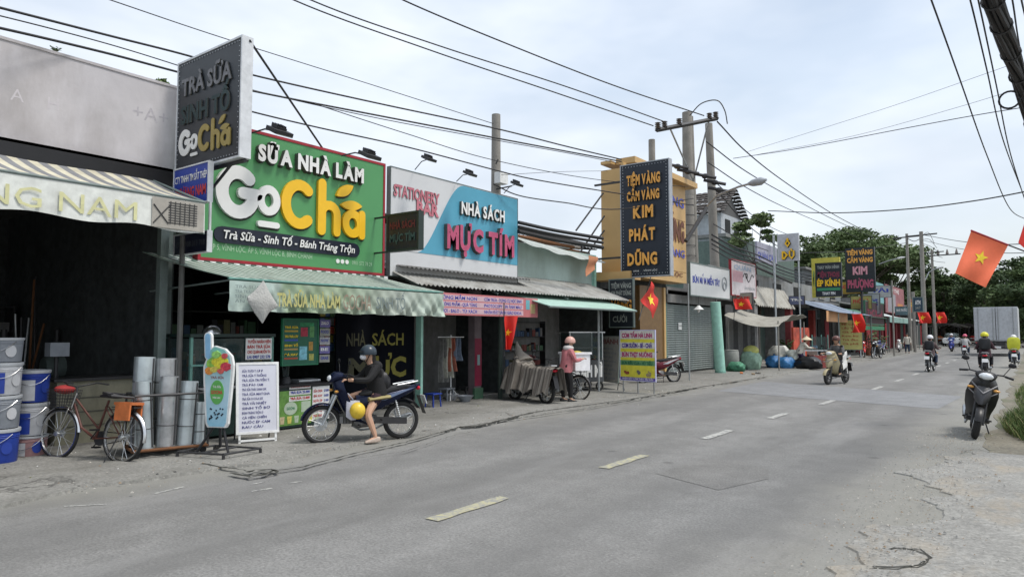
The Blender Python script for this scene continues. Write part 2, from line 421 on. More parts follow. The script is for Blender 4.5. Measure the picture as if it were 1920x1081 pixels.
    for s in ('L', 'R'):
        sg = -1 if s == 'L' else 1
        q = a((pel[0]+sg*.085, pel[1], pel[2]-.03), .108, i0)
        if legcover < .5: a(lerp((pel[0]+sg*.085, pel[1], pel[2]-.03), J['kn'+s], legcover*2), .088, q)
        else:
            k = a(J['kn'+s], .074, q); a(lerp(J['kn'+s], J['an'+s], (legcover-.5)*1.9), .06, k)
    obj('trousers' if legcover > .5 else 'shorts', skin(V, E, r, 1), bottom, o)
    for s in ('L', 'R'):
        A_, T = Vector(J['an'+s]), Vector(J['to'+s]); d = (T-A_); d.z = 0; d.normalize(); sh = MB()
        yaw = math.atan2(-d.x, d.y); sh.loft([(0, -.06, -.02, .034, .035), (0, -.02, -.02, .04, .045), (0, .07, -.035, .044, .032), (0, .14, -.045, .04, .022), (0, .17, -.05, .02, .012)], 10)
        ca, sa = math.cos(yaw), math.sin(yaw); zb = min(0, T.z-A_.z+.03)
        sh.v = [(A_.x+x*ca-y*sa, A_.y+x*sa+y*ca, A_.z+z+zb*.2) for x, y, z in sh.v]; obj('shoe', sh, shoe, o)
    hr = MB(); hr.ell((H.x-fv.x*.012, H.y-fv.y*.012, H.z+.02), .1, .1, .105, 12, 8, -.2, pi/2)
    hr.tube([tuple(H-fv*.06), tuple(H-fv*.095+Vector((0, 0, -hairlen*.6))), tuple(H-fv*.09+Vector((0, 0, -hairlen)))], [.06, .05, .015], 8)
    obj('hair', hr, hair, o)
    if helmet:
        hm = MB(); hm.ell((H.x-fv.x*.01, H.y-fv.y*.01, H.z+.03), .128, .128, .125, 16, 8, -.25, pi/2)
        ho = obj('helmet', hm, helmet, o)
        vz = MB(); p0 = H+fv*.1+Vector((0, 0, .05)); vz.box(p0.x, p0.y, p0.z, .15, .06, .01, -.3, 0, math.atan2(-fv.x, fv.y)); obj('visor', vz, black, ho)
        st = MB(); st.tube([tuple(H+sv*.105+Vector((0, 0, .0))), tuple(H+fv*.04+sv*.05+Vector((0, 0, -.115))), tuple(H+fv*.04-sv*.05+Vector((0, 0, -.115))), tuple(H-sv*.105)], .007, 5); obj('chin_strap', st, black, ho)
    if mask:
        mm = MB(); q = H+fv*.06+Vector((0, 0, -.035)); mm.ell(tuple(q), .062, .06, .05, 10, 6); obj('face_mask', mm, mask, o)
    if extra: extra(o, J)
    return o
def rider_pose(h=.79, reach=1.0, lean=0):
    return dict(pelvis=(0, -.16, h), chest=(0, -.1+lean, h+.32), neck=(0, -.06+lean, h+.46), head=(0, -.02+lean, h+.6),
        shL=(-.16, -.09+lean, h+.38), shR=(.16, -.09+lean, h+.38), elL=(-.25, .08, h+.16), elR=(.25, .08, h+.16), haL=(-.28, .27, .97), haR=(.28, .27, .97),
        knL=(-.17, .2, .66), knR=(.17, .2, .66), anL=(-.17, .12, .33), anR=(.17, .12, .33), toL=(-.18, .24, .29), toR=(.18, .24, .29))
# ================================================================ vehicles with two wheels
def wheel(parent, y, r, tyre_r=.042, spokes=True, rimm=None, disc=False, steer=None):
    t = obj('wheel', MB().torus((0, y, r), r-tyre_r, tyre_r, 'x', 32, 8), rubber, parent)
    rimm = rimm or chrome
    obj('rim', MB().torus((0, y, r), r-tyre_r*1.9, .014, 'x', 32, 6, sq=1.5), rimm, t)
    hb = MB().lathe([(.012, -.06), (.035, -.055), (.035, -.03), (.02, -.025), (.02, .025), (.045, .03), (.045, .055), (.012, .06)], (0, y, r), 12, 'x')
    if disc: hb.lathe([(.1, .05), (.1, .054)], (0, y, r), 20, 'x')
    obj('hub', hb, alu, t)
    sp = MB(); k = 16 if spokes else 5
    for i in range(k):
        a = 2*pi*i/k; o2 = a+(.35 if i % 2 else -.35) if spokes else a
        sp.bar(((.02 if i % 2 else -.02)*(1 if spokes else 0), y+.03*math.cos(a), r+.03*math.sin(a)), (0, y+(r-tyre_r*1.9)*math.cos(o2), r+(r-tyre_r*1.9)*math.sin(o2)), .003 if spokes else .018, n=4 if spokes else 6)
    obj('spokes', sp, alu if spokes else dsteel, t, kind='stuff' if spokes else None)
    return t
def fender(mb, y, z, r, a0, a1, wd, n=12):
    mb.sheet(lambda u, v: ((v-.5)*wd, y+(r-(abs(v-.5)*2)**2*.02)*math.cos(R(a0+(a1-a0)*u)), z+(r-(abs(v-.5)*2)**2*.02)*math.sin(R(a0+(a1-a0)*u))), n, 4, .006)
def motorbike(label, cat, loc, rz, paint, accent=None, group=None, lean=0, plate=True, scooter=False, rider=None, seatm=None, steer=0, accent2=None, topbox=None):
    o = lthing('scooter' if scooter else 'motorbike', label, cat, loc, rz, group, (0, lean))
    accent = accent or M('silver_paint', (.45, .46, .48), .35, .5); seatm = seatm or M('seat_vinyl', (.02, .02, .022), .55)
    wr = .235 if scooter else .29; yf, yr = .62, -.6
    wheel(o, yf, wr, .05 if scooter else .036, not scooter, None, True); wheel(o, yr, wr, .055 if scooter else .04, not scooter)
    f = MB()
    for s in (-.075, .075): f.bar((s, yf, wr), (s*.9, .43, .72), .018, .024, 8)
    obj('fork', f, dsteel if scooter else steel, o)
    fd = MB(); fender(fd, yf, wr, wr+.035, 15, 150, .11); obj('front_fender', fd, paint, o)
    sh = MB()
    prof = [(.47, .95, .1), (.45, .82, .15), (.39, .66, .19), (.3, .48, .2), (.2, .34, .18), (.05, .28, .15)] if not scooter else [(.5, .98, .1), (.52, .86, .17), (.47, .7, .215), (.4, .52, .2), (.3, .38, .16), (.12, .27, .16)]
    def shf(u, v):
        i = min(len(prof)-2, int(u*(len(prof)-1))); t = u*(len(prof)-1)-i; a, b_ = prof[i], prof[i+1]
        y, z, wd = [a[k]+(b_[k]-a[k])*t for k in range(3)]; x = (v-.5)*2
        return (x*wd, y-(.24 if scooter else .13)*abs(x)**2.2, z)
    sh.sheet(shf, 12, 10, .012); obj('leg_shield', sh, paint, o)
    if scooter:
        bk_ = MB().loft([(0, .44, .72, .12, .14), (0, .54, .68, .1, .13), (0, .6, .62, .05, .09), (0, .63, .58, .02, .04)], 12, 3); obj('front_beak', bk_, accent2 or paint, o)
        tr_ = MB().bar((0, .63, .72), (-.17, .42, .86), .01).bar((0, .63, .72), (.17, .42, .86), .01).bar((0, .62, .62), (-.19, .36, .74), .008).bar((0, .62, .62), (.19, .36, .74), .008); obj('trim_strip', tr_, M('grey_trim', (.2, .2, .21), .3, .4), o)
    cw = MB(); cw.loft([(0, .28, 1.0, .1, .03), (0, .36, 1.0, .15, .06), (0, .44, .99, .14, .075), (0, .5, .96, .1, .065), (0, .53, .94, .06, .04)], 14); cowl = obj('handlebar_cowl', cw, paint, o)
    obj('headlight', MB().ell((0, .505, .965 if not scooter else .98), .1 if scooter else .085, .05, .058 if scooter else .05, 12, 6), M('lens', (.75, .78, .8), .1, .2), cowl)
    obj('indicator', MB().ell((-.17, .45, .78), .05, .03, .022, 8, 5).ell((.17, .45, .78), .05, .03, .022, 8, 5), M('amber_lens', (.7, .35, .08), .2), o)
    hbm = MB().tube([(-.36, .24, 1.0), (-.22, .3, 1.03), (0, .36, 1.02), (.22, .3, 1.03), (.36, .24, 1.0)], .012, 8); hb = obj('handlebar', hbm, dsteel, o)
    for s in (-1, 1):
        obj('grip', MB().bar((s*.36, .24, 1.0), (s*.25, .287, 1.022), .018), black, hb)
        mr = MB().bar((s*.22, .31, 1.03), (s*.29, .3, 1.17), .006).ell((s*.31, .3, 1.21), .055, .014, .038, 10, 6); obj('mirror', mr, black, hb)
    st = MB().loft([(0, .06, .71, .06, .02), (0, -.05, .735, .115, .045), (0, -.3, .75, .13, .05), (0, -.42, .775, .12, .05), (0, -.66, .8, .1, .045), (0, -.74, .81, .05, .025)], 14, 2.8); obj('seat', st, seatm, o)
    bd = MB().loft([(0, .12, .6, .05, .1), (0, 0, .58, .1, .14), (0, -.25, .6, .13, .13), (0, -.5, .68, .125, .09), (0, -.75, .77, .085, .055), (0, -.9, .83, .03, .02)], 14, 3); bdo = obj('rear_body', bd, paint, o)
    for s in (-1, 1):
        q = MB(); q.add([(s*.137, -.1, .62), (s*.142, -.3, .62), (s*.135, -.62, .74), (s*.118, -.8, .8), (s*.13, -.62, .77), (s*.14, -.3, .68)], [(0, 1, 2, 3, 4, 5)]); obj('side_stripe', q, accent, bdo)
    tl = obj('tail_light', MB().ell((0, -.87, .78), .085, .035, .035, 10, 6), M('red_lens', (.6, .01, .03), .15, emit=0), o)
    gr = MB().tube([(-.11, -.5, .84), (-.12, -.7, .87), (-.08, -.84, .89), (.08, -.84, .89), (.12, -.7, .87), (.11, -.5, .84)], .012, 6); obj('grab_rail', gr, alu, o)
    en = MB().loft([(0, -.2, .33, .09, .06), (0, -.1, .32, .13, .1), (0, .1, .31, .13, .1), (0, .16, .33, .08, .07)], 12, 3)
    if not scooter:
        for k in range(6): en.box(0, .19+k*.022, .345, .13, .008, .12)
        en.box(0, .34, .35, .1, .05, .1)
    obj('engine', en, M('engine_metal', (.2, .2, .2), .45, .6), o)
    fr = MB().tube([(0, .42, .85), (0, .3, .58), (0, .08, .44), (0, -.2, .48), (0, -.6, .72)], .03, 8); obj('frame_tube', fr, dsteel, o)
    if scooter: obj('footboard', MB().loft([(0, .3, .28, .15, .03), (0, .12, .25, .18, .035), (0, -.08, .27, .17, .05), (0, -.2, .4, .12, .12)], 12, 4), black, o)
    ex = MB().tube([(.12, .14, .24), (.14, 0, .16), (.14, -.25, .17), (.15, -.4, .24)], .016, 8).tube([(.15, -.38, .23), (.155, -.45, .26), (.165, -.8, .34), (.165, -.83, .345)], [.025, .042, .045, .03], 10); obj('exhaust', ex, steel, o)
    sw = MB()
    for s in (-.085, .085): sw.tube([(s, -.1, .33), (s, yr, wr)], .016, 6)
    sw.add([(-.1, -.12, .38), (-.1, yr-.06, wr+.05), (-.1, yr-.06, wr-.05), (-.1, -.12, .28), (-.112, -.12, .38), (-.112, yr-.06, wr+.05), (-.112, yr-.06, wr-.05), (-.112, -.12, .28)], [(0, 1, 2, 3), (7, 6, 5, 4), (0, 4, 5, 1), (1, 5, 6, 2), (2, 6, 7, 3)])
    obj('swing_arm', sw, dsteel, o)
    for s in (-.1, .1):
        sk = MB().bar((s, yr+.04, wr+.02), (s*.95, -.46, .68), .012)
        for k in range(8): t = .15+k*.08; sk.torus((s*(1-.05*t), yr+.04+(.1)*t, wr+.02+(.66-wr)*t), .024, .005, 'z', 8, 4)
        obj('shock_absorber', sk, alu, o)
    rf = MB(); fender(rf, yr, wr, wr+.06, 60, 150, .13); rf.box(0, -.93, .52, .13, .012, .3, -.35); obj('rear_fender', rf, black, o)
    if plate:
        pl = obj('number_plate', MB().box(0, -.97, .6, .19, .008, .14, -.35), M('plate_white', (.75, .76, .76), .4), o)
    obj('stand', MB().bar((-.1, -.12, .28), (-.22, -.05, .02), .011) .box(-.22, -.04, .01, .04, .07, .02), dsteel, o)
    obj('foot_peg', MB().bar((-.2, .1, .27), (.2, .1, .27), .013).bar((-.17, -.25, .33), (.17, -.25, .33), .011), rubber, o)
    if topbox: topbox(o)
    return o
def bicycle(label, loc, rz, framem, group=None, basket=True, lean=0, fend=True, bag=None, R_=.33, steer=0, fendm=None):
    fendm = fendm or chrome
    o = lthing('bicycle', label, 'bicycle', loc, rz, group, (0, lean))
    yf, yr = .56, -.5
    wheel(o, yf, R_, .019); wheel(o, yr, R_, .019)
    f = MB().tube([(0, .36, .72), (0, .2, .42), (0, -.05, .29)], .017, 8).bar((0, -.05, .29), (0, -.2, .78), .015).bar((0, .34, .78), (0, -.1, .4), .013)
    for s in (-.05, .05): f.bar((s, -.05, .29), (s, yr, R_), .009).bar((s*.5, -.18, .7), (s, yr, R_), .008)
    obj('frame', f, framem, o)
    fk = MB().bar((0, .34, .86), (0, .4, .66), .016)
    for s in (-.045, .045): fk.tube([(s, .4, .68), (s, .47, .5), (s, yf, R_)], .01, 6)
    obj('fork', fk, chrome, o)
    obj('handlebar', MB().tube([(-.27, .12, .98), (-.25, .3, 1.0), (-.12, .38, .96), (0, .36, .94), (.12, .38, .96), (.25, .3, 1.0), (.27, .12, .98)], .011, 8).bar((0, .36, .95), (0, .34, .8), .012), dsteel, o)
    obj('saddle', MB().loft([(0, -.38, .84, .02, .02), (0, -.34, .84, .1, .035), (0, -.26, .84, .09, .035), (0, -.12, .835, .035, .025), (0, -.06, .83, .018, .015)], 12), black, o)
    fd = MB(); fender(fd, yf, R_, R_+.025, 40, 175, .05, 14); obj('fender', fd, fendm, o)
    fd = MB(); fender(fd, yr, R_, R_+.025, 20, 190, .05, 16); obj('fender', fd, fendm, o)
    rk = MB().box(0, -.5, .7, .13, .36, .012)
    for s in (-.06, .06): rk.bar((s, -.6, .7), (s, yr, R_), .005)
    obj('luggage_rack', rk, dsteel, o)
    ch = MB().lathe([(.09, .06), (.09, .066)], (0, -.05, .29), 20, 'x').lathe([(.035, .06), (.035, .066)], (0, yr, R_), 12, 'x').bar((.063, -.05, .38), (.063, yr, R_+.035), .006).bar((.063, -.05, .2), (.063, yr, R_-.035), .006)
    obj('chain_wheel', ch, dsteel, o)
    pd = MB().bar((.07, -.05, .29), (.08, .06, .17), .008).bar((-.07, -.05, .29), (-.08, -.16, .41), .008).box(.13, .06, .17, .09, .07, .02).box(-.13, -.16, .41, .09, .07, .02); obj('pedal', pd, black, o)
    obj('stand', MB().bar((-.05, -.45, .32), (-.17, -.4, 0), .008), dsteel, o)
    if basket:
        b = MB()
        for k in range(7):
            z = .66+.24*k/6; e = .8+.2*k/6; wx, wy = .16*e, .12*e
            b.tube([(-wx, .56-wy, z), (wx, .56-wy, z), (wx, .56+wy, z), (-wx, .56+wy, z), (-wx, .56-wy, z)], .0035, 4)
        for k in range(9):
            x = -.16+.04*k
            for y in (.44, .68): b.bar((x*.8, .56+(y-.56)*.8, .66), (x, y, .9), .003, n=4)
        for k in range(5):
            y = .47+.045*k
            for x in (-.16, .16): b.bar((x*.8, y, .66), (x, y, .9), .003, n=4)
        b.box(0, .56, .66, .25, .19, .01); obj('basket', b, dsteel, o)
    return o
# ================================================================ build the people first (their skins are evaluated while the scene is small)
def jacketm(n, c): return M(n, c, .85, var=.2, scale=9, bump=.3)
blackcloth = jacketm('black_cloth', (.012, .012, .013)); shoe_d = M('dark_shoe', (.03, .03, .03), .6)
hd = math.atan2(-(-.424), -.906)      # heading of the blue motorbike, +y turned by hd
J = rider_pose(.74); J.update(haL=(-.27, .26, .95), haR=(.27, .26, .95), knL=(-.23, .0, .43), anL=(-.28, -.12, .085), toL=(-.29, .0, .04), pelvis=(0, -.22, .76), head=(0, -.06, 1.31), neck=(0, -.1, 1.18), chest=(0, -.17, 1.03), shL=(-.17, -.14, 1.1), shR=(.17, -.14, 1.1), elL=(-.27, .0, .93), elR=(.27, .0, .93))
def hem(o, J):
    obj('hood', MB().ell((0, -.19, 1.13), .13, .1, .09, 14, 8), blackcloth, o); obj('handbag', MB().loft([(.02, -.4, .86, .1, .1), (.02, -.34, .88, .15, .16), (.02, -.26, .9, .14, .17)], 12, 3), black, o)
    obj('jacket_hem', MB().loft([(-.05, -.38, .67, .14, .03), (-.05, -.2, .66, .2, .035), (-.05, -.04, .64, .17, .03)], 12), M('gold_trim', (.32, .27, .12), .7), o)
BX, BY = -8.18, 7.14
person('woman in black jacket, dark helmet and white mask astride the parked blue motorbike', (BX, BY, 0), pi-.44, J, blackcloth, M('dark_shorts', (.03, .012, .02), .8), M('beige_clog', (.5, .4, .33), .7), helmet=M('dark_blue_helmet', (.03, .045, .06), .3), mask=M('mask_white', (.8, .8, .82), .8), legcover=.3, extra=hem, hairlen=.3)
J = dict(pelvis=(0, 0, .84), chest=(0, .05, 1.14), neck=(0, .07, 1.28), head=(0, .12, 1.4), shL=(-.16, .05, 1.2), shR=(.16, .05, 1.2), elL=(-.22, .12, .98), elR=(.22, .12, .98), haL=(-.14, .34, 1.02), haR=(.16, .34, 1.02),
    knL=(-.1, .03, .45), knR=(.1, .06, .45), anL=(-.1, -.04, .085), anR=(.11, .05, .085), toL=(-.11, .1, .035), toR=(.12, .18, .035))
def scarf(o, J): obj('scarf', MB().ell((0, .06, 1.28), .13, .13, .075, 14, 8), M('white_scarf', (.6, .58, .56), .9, bump=.4), o)
person('woman in pink jacket and pink helmet standing at the white foam box', (-8.83, 13.9, 0), R(-28), J, jacketm('pink_cloth', (.48, .17, .18)), blackcloth, shoe_d, helmet=M('pink_helmet', (.62, .36, .3), .35), extra=scarf)
def conic(o, J):
    H = J['head']; obj('conical_hat', MB().lathe([(.25, H[2]+.03), (.12, H[2]+.12), (.01, H[2]+.2)], (H[0], H[1], 0), 20), M('straw', (.6, .52, .36), .8, bump=.3), o)
J = dict(pelvis=(0, -.05, .82), chest=(0, .1, 1.08), neck=(0, .18, 1.2), head=(0, .26, 1.28), shL=(-.17, .12, 1.12), shR=(.17, .12, 1.12), elL=(-.24, .25, .95), elR=(.24, .25, .95), haL=(-.2, .45, .95), haR=(.2, .45, .95),
    knL=(-.1, .02, .44), knR=(.1, .06, .44), anL=(-.1, -.06, .085), anR=(.11, .03, .085), toL=(-.11, .08, .035), toR=(.12, .16, .035))
person('vendor in a conical hat and white shirt bending beside a black sack', (-8.4, 32.9, 0), R(-60), J, jacketm('white_shirt', (.62, .58, .5)), M('purple_trousers', (.05, .03, .08), .8), shoe_d, extra=conic)
def pack(col, z=1.1, s=1.0, name='backpack'):
    def f(o, J): obj(name, MB().loft([(0, -.38, z, .12*s, .16*s), (0, -.34, z, .17*s, .2*s), (0, -.22, z, .17*s, .2*s), (0, -.2, z, .13*s, .17*s)], 14, 4), M(name+'_'+str(col[0]), col, .6), o)
    return f
def ride(px, py, rz, label, bikelabel, paint, top, bottom, helmet, scooter, extra=None, scale=1, hair_=.1):
    motorbike(bikelabel, 'motorbike', (px, py, 0), rz, paint, scooter=scooter)
    person(label, (px, py, 0), rz, rider_pose(), top, bottom, shoe_d, helmet=helmet, extra=extra, scale=scale)
grey = jacketm('grey_cloth', (.1, .1, .1)); jean = M('denim', (.04, .06, .1), .85)
def sash(o, J): obj('sun_skirt', MB().sheet(lambda u, v: (-.2-.05*math.sin(v*9)*.3, .02-.3*u, .95-.5*v+.1*u), 6, 8, .012), M('white_fabric', (.7, .7, .68), .85), o)
ride(-5.1, 23.9+.3, pi-.22, 'rider in grey shirt coming towards the camera on a cream scooter', 'cream coloured motorbike ridden towards the camera in the left lane', M('cream_paint', (.38, .33, .2), .35), grey, M('dark_trousers', (.02, .02, .025), .8), M('brown_helmet', (.12, .05, .04), .4), True, sash)
ride(-3.5, 34.2, -.05, 'rider in dark vest and white helmet seen from behind mid road', 'dark motorbike with red tail light riding away mid road', M('black_paint', (.012, .012, .014), .3), jacketm('brown_check', (.13, .09, .09)), jean, M('white_helmet', (.7, .7, .72), .35), False, pack((.015, .016, .02)))
ride(-1.5, 32.3, .03, 'rider in yellow helmet and black vest riding away on the right', 'black motorbike with white plate riding away behind the parked black scooter', M('black_paint', (.012, .012, .014), .3), jacketm('maroon_cloth', (.06, .03, .04)), M('dark_trousers', (.02, .02, .025), .8), M('yellow_helmet', (.65, .62, .04), .35), True, pack((.02, .021, .024), 1.12, 1.05), 1.08)
ride(-3.5, 53, 0, 'rider with pink helmet and pale grey raincoat far up the road', 'far dark motorbike carrying a rider in a pale raincoat', M('black_paint', (.012, .012, .014), .3), jacketm('pale_raincoat', (.4, .4, .4)), jean, M('hot_pink_helmet', (.65, .12, .2), .35), False)
ride(-.75, 40.3, .02, 'courier with a big yellow backpack at the right edge of the road', 'dark motorbike ridden by the courier with the yellow backpack', M('black_paint', (.012, .012, .014), .3), jacketm('grey_cloth2', (.2, .2, .2)), jean, M('white_helmet', (.7, .7, .72), .35), False, pack((.6, .62, .05), 1.12, 1.5, 'delivery_pack'))
ride(-5.6, 70, pi, 'small far rider in blue shirt coming down the left lane', 'small far motorbike coming down the left lane', M('blue_paint', (.03, .05, .3), .3), jacketm('blue_cloth', (.1, .16, .32)), jean, M('white_helmet', (.7, .7, .72), .35), True)
J = dict(J); 
person('distant pedestrian in white shirt beside the tall pole', (-7.9, 62, 0), pi, dict(J, pelvis=(0, 0, .86), chest=(0, .02, 1.16), neck=(0, .03, 1.32), head=(0, .03, 1.45), shL=(-.17, .02, 1.24), shR=(.17, .02, 1.24), haL=(-.26, .1, .78), haR=(.26, .1, .78), elL=(-.23, 0, 1.0), elR=(.23, 0, 1.0)), jacketm('white_shirt', (.6, .6, .6)), jean, shoe_d)
# ---------------------------------------------------------------- motorbikes parked along the shops
blue_p = M('dark_blue_paint', (.006, .011, .038), .25, .3)
mbk = motorbike('dark blue underbone motorbike parked side-on in front of the drinks kiosk', 'motorbike', (BX, BY, 0), pi-.44, blue_p, M('pale_blue_sticker', (.13, .17, .27), .4))
bg_ = lthing('shopping_bag', 'white plastic bag hanging from the hook of the blue motorbike', 'bag', (BX, BY, 0), pi-.44)
obj('bag', MB().loft([(-.16, .1, .52, .02, .12), (-.18, .17, .5, .05, .15), (-.18, .24, .5, .05, .15), (-.16, .3, .52, .02, .12)], 10).tube([(-.17, .2, .65), (-.08, .26, .74)], .008, 5), M('white_bag', (.55, .55, .62), .5), bg_)
yh = lthing('child_helmet', 'yellow child helmet hanging on the blue motorbike beside the white bag', 'helmet', (BX, BY, 0), pi-.44)
obj('shell', MB().ell((-.27, .16, .5), .11, .115, .125, 16, 10), M('bright_yellow', (.75, .52, .05), .35), yh)
motorbike('black scooter parked facing the camera at the right edge of the road', 'scooter', (-.84, 13.65, 0), pi+.07, M('matte_black', (.016, .016, .017), .4), scooter=True, lean=-.2, accent2=M('grey_beak', (.06, .06, .065), .4))
motorbike('maroon motorbike parked behind the yellow rice menu board', 'motorbike', (-9.75, 20.9, 0), R(150), M('maroon_paint', (.12, .01, .02), .3), lean=.05)
motorbike('black motorbike parked on the pavement under the green shop sign', 'motorbike', (-7.9, 48.7, 0), R(170), M('black_paint', (.012, .012, .014), .3), group=None)
motorbike('red motorbike parked with its back to the yellow menu board far away', 'motorbike', (-9.0, 50.2, 0), R(200), red)
motorbike('grey motorbike parked between the red and the black one far away', 'motorbike', (-8.5, 52, 0), R(185), M('silver_paint', (.45, .46, .48), .35, .5))
motorbike('red and black motorbike half hidden behind the covered one', 'motorbike', (-10.1, 14.9, 0), R(115), M('crimson_paint', (.25, .02, .03), .3), lean=.05)
# the motorbike under its striped cover
cb = motorbike('motorbike parked under a striped grey cover beside the red flag', 'motorbike', (-9.55, 13.45, 0), R(73), M('black_paint', (.012, .012, .014), .3), lean=.04, plate=False)
cv = lthing('striped_cover', 'grey striped cloth draped over a parked motorbike', 'cloth', (-9.55, 13.45, 0), R(73), tilt=(0, .04))
def covf(u, v):
    y = .72-1.72*u; top = 1.1-.0*u
    if y > .35: top = .98-.22*((y-.35)/.4)
    elif y > .05: top = 1.06-.2*((.35-y)/.3)**.8
    else: top = .84
    x = (v-.5)*2; low = .26+.06*math.sin(u*23)+.03*math.sin(u*51)
    wd = (.32 if y > .2 else .2)
    if abs(x) < .3: return (x/.3*wd*.8, y, top+.02*math.sin(x*20+u*30))
    t = (abs(x)-.3)/.7; return (math.copysign(wd*.8+.14*t+.035*math.sin(u*60+x*3)*t, x), y, top-(top-low)*t)
cmb = MB(); cmb.sheet(covf, 60, 24, .008, mats=lambda i, j: (i//2) % 2)
obj('cloth', cmb, [M('cover_grey', (.27, .245, .21), .9), M('cover_dark', (.15, .132, .112), .9)], cv)
obj('cloth_peak', MB().tube([(.05, .4, .9), (.02, .55, 1.15), (0, .62, 1.42)], [.28, .12, .02], 12), M('cover_grey', (.19, .17, .145), .9), cv)
orange = M('orange_plastic', (.55, .16, .05), .5, var=.25)
bc = bicycle('old bicycle with front basket leaning by the beige counter', (-9.72, 3.95, 0), R(110), M('maroon_frame', (.1, .035, .025), .45, var=.4), lean=.1)
obj('saddle_bag', MB().bb(-.11, .11, -.66, -.4, .73, .765).bb(-.115, -.09, -.66, -.43, .54, .76).bb(.09, .115, -.64, -.43, .58, .76), orange, lthing('pannier_bag', 'orange plastic bag over the luggage rack of the old bicycle', 'bag', (-9.72, 3.95, 0), R(110), tilt=(0, .1)))
rb = lthing('red_bundle', 'crumpled red bag lying in the bicycle basket', 'bag', (-9.72, 3.95, 0), R(110), tilt=(0, .1))
obj('bundle', MB().ell((0, .56, .9), .14, .1, .06, 12, 7), M('dull_red', (.4, .04, .04), .7, bump=.5), rb)
bicycle('black cargo bicycle carrying the white foam box', (-9.36, 14.5, 0), R(95), dsteel, basket=False, R_=.3, fendm=dsteel)
fb = lthing('foam_box', 'white foam cool box full of food on the cargo bicycle', 'box', (-8.95, 14.48, .73), R(-20))
def openbox(mb, w_, d, h, t=.03):
    mb.bb(-w_/2, w_/2, -d/2, d/2, 0, t); mb.bb(-w_/2, -w_/2+t, -d/2, d/2, t, h); mb.bb(w_/2-t, w_/2, -d/2, d/2, t, h); mb.bb(-w_/2+t, w_/2-t, -d/2, -d/2+t, t, h); mb.bb(-w_/2+t, w_/2-t, d/2-t, d/2, t, h); return mb
obj('box_body', openbox(MB(), .62, .45, .42), M('foam_white', (.78, .78, .8), .8), fb); obj('rim', MB().bb(-.34, .34, -.255, -.225, .39, .44).bb(-.34, .34, .225, .255, .39, .44).bb(-.34, -.31, -.225, .225, .39, .44).bb(.31, .34, -.225, .225, .39, .44), M('foam_white', (.78, .78, .8), .8), fb)
fd_ = lthing('food_bundle', 'wrapped red and yellow food heaped in the white foam box', 'food', (-8.95, 14.48, 1.13), R(-20)); 
for k, (x, y, c) in enumerate([(-.17, 0, (.6, .12, .05)), (0, .06, (.65, .45, .06)), (.16, -.03, (.6, .5, .1)), (-.03, -.1, (.55, .35, .2))]): obj('food_packet', MB().ell((x, y, .0), .13, .12, .07, 10, 6), M('food%d' % k, c, .6, bump=.4), fd_)
# ================================================================ ground, road, pavement
def nodemat(name):
    m = bpy.data.materials.new(name); m.use_nodes = True; t = m.node_tree
    return m, t.nodes, t.links, t.nodes['Principled BSDF']
def noise(n, l, co, sc_, det=5, rough=.6, stretch=None):
    a = n.new('ShaderNodeTexNoise'); a.inputs['Scale'].default_value = sc_; a.inputs['Detail'].default_value = det; a.inputs['Roughness'].default_value = rough
    if stretch:
        m = n.new('ShaderNodeMapping'); m.inputs['Scale'].default_value = stretch; l.new(co, m.inputs[0]); co = m.outputs[0]
    l.new(co, a.inputs[0]); return a.outputs[0]
def ramp(n, l, src, p0, c0, p1, c1):
    r = n.new('ShaderNodeValToRGB'); e = r.color_ramp.elements; e[0].position = p0; e[1].position = p1
    e[0].color = (*c0, 1) if len(c0) == 3 else c0; e[1].color = (*c1, 1) if len(c1) == 3 else c1; l.new(src, r.inputs[0]); return r.outputs[0]
def mixc(n, l, fac, a, b, mode='MIX'):
    m = n.new('ShaderNodeMixRGB'); m.blend_type = mode
    for i, q in enumerate((fac, a, b)):
        if isinstance(q, (int, float)): m.inputs[i].default_value = q
        elif isinstance(q, tuple): m.inputs[i].default_value = (*q, 1)
        else: l.new(q, m.inputs[i])
    return m.outputs[0]
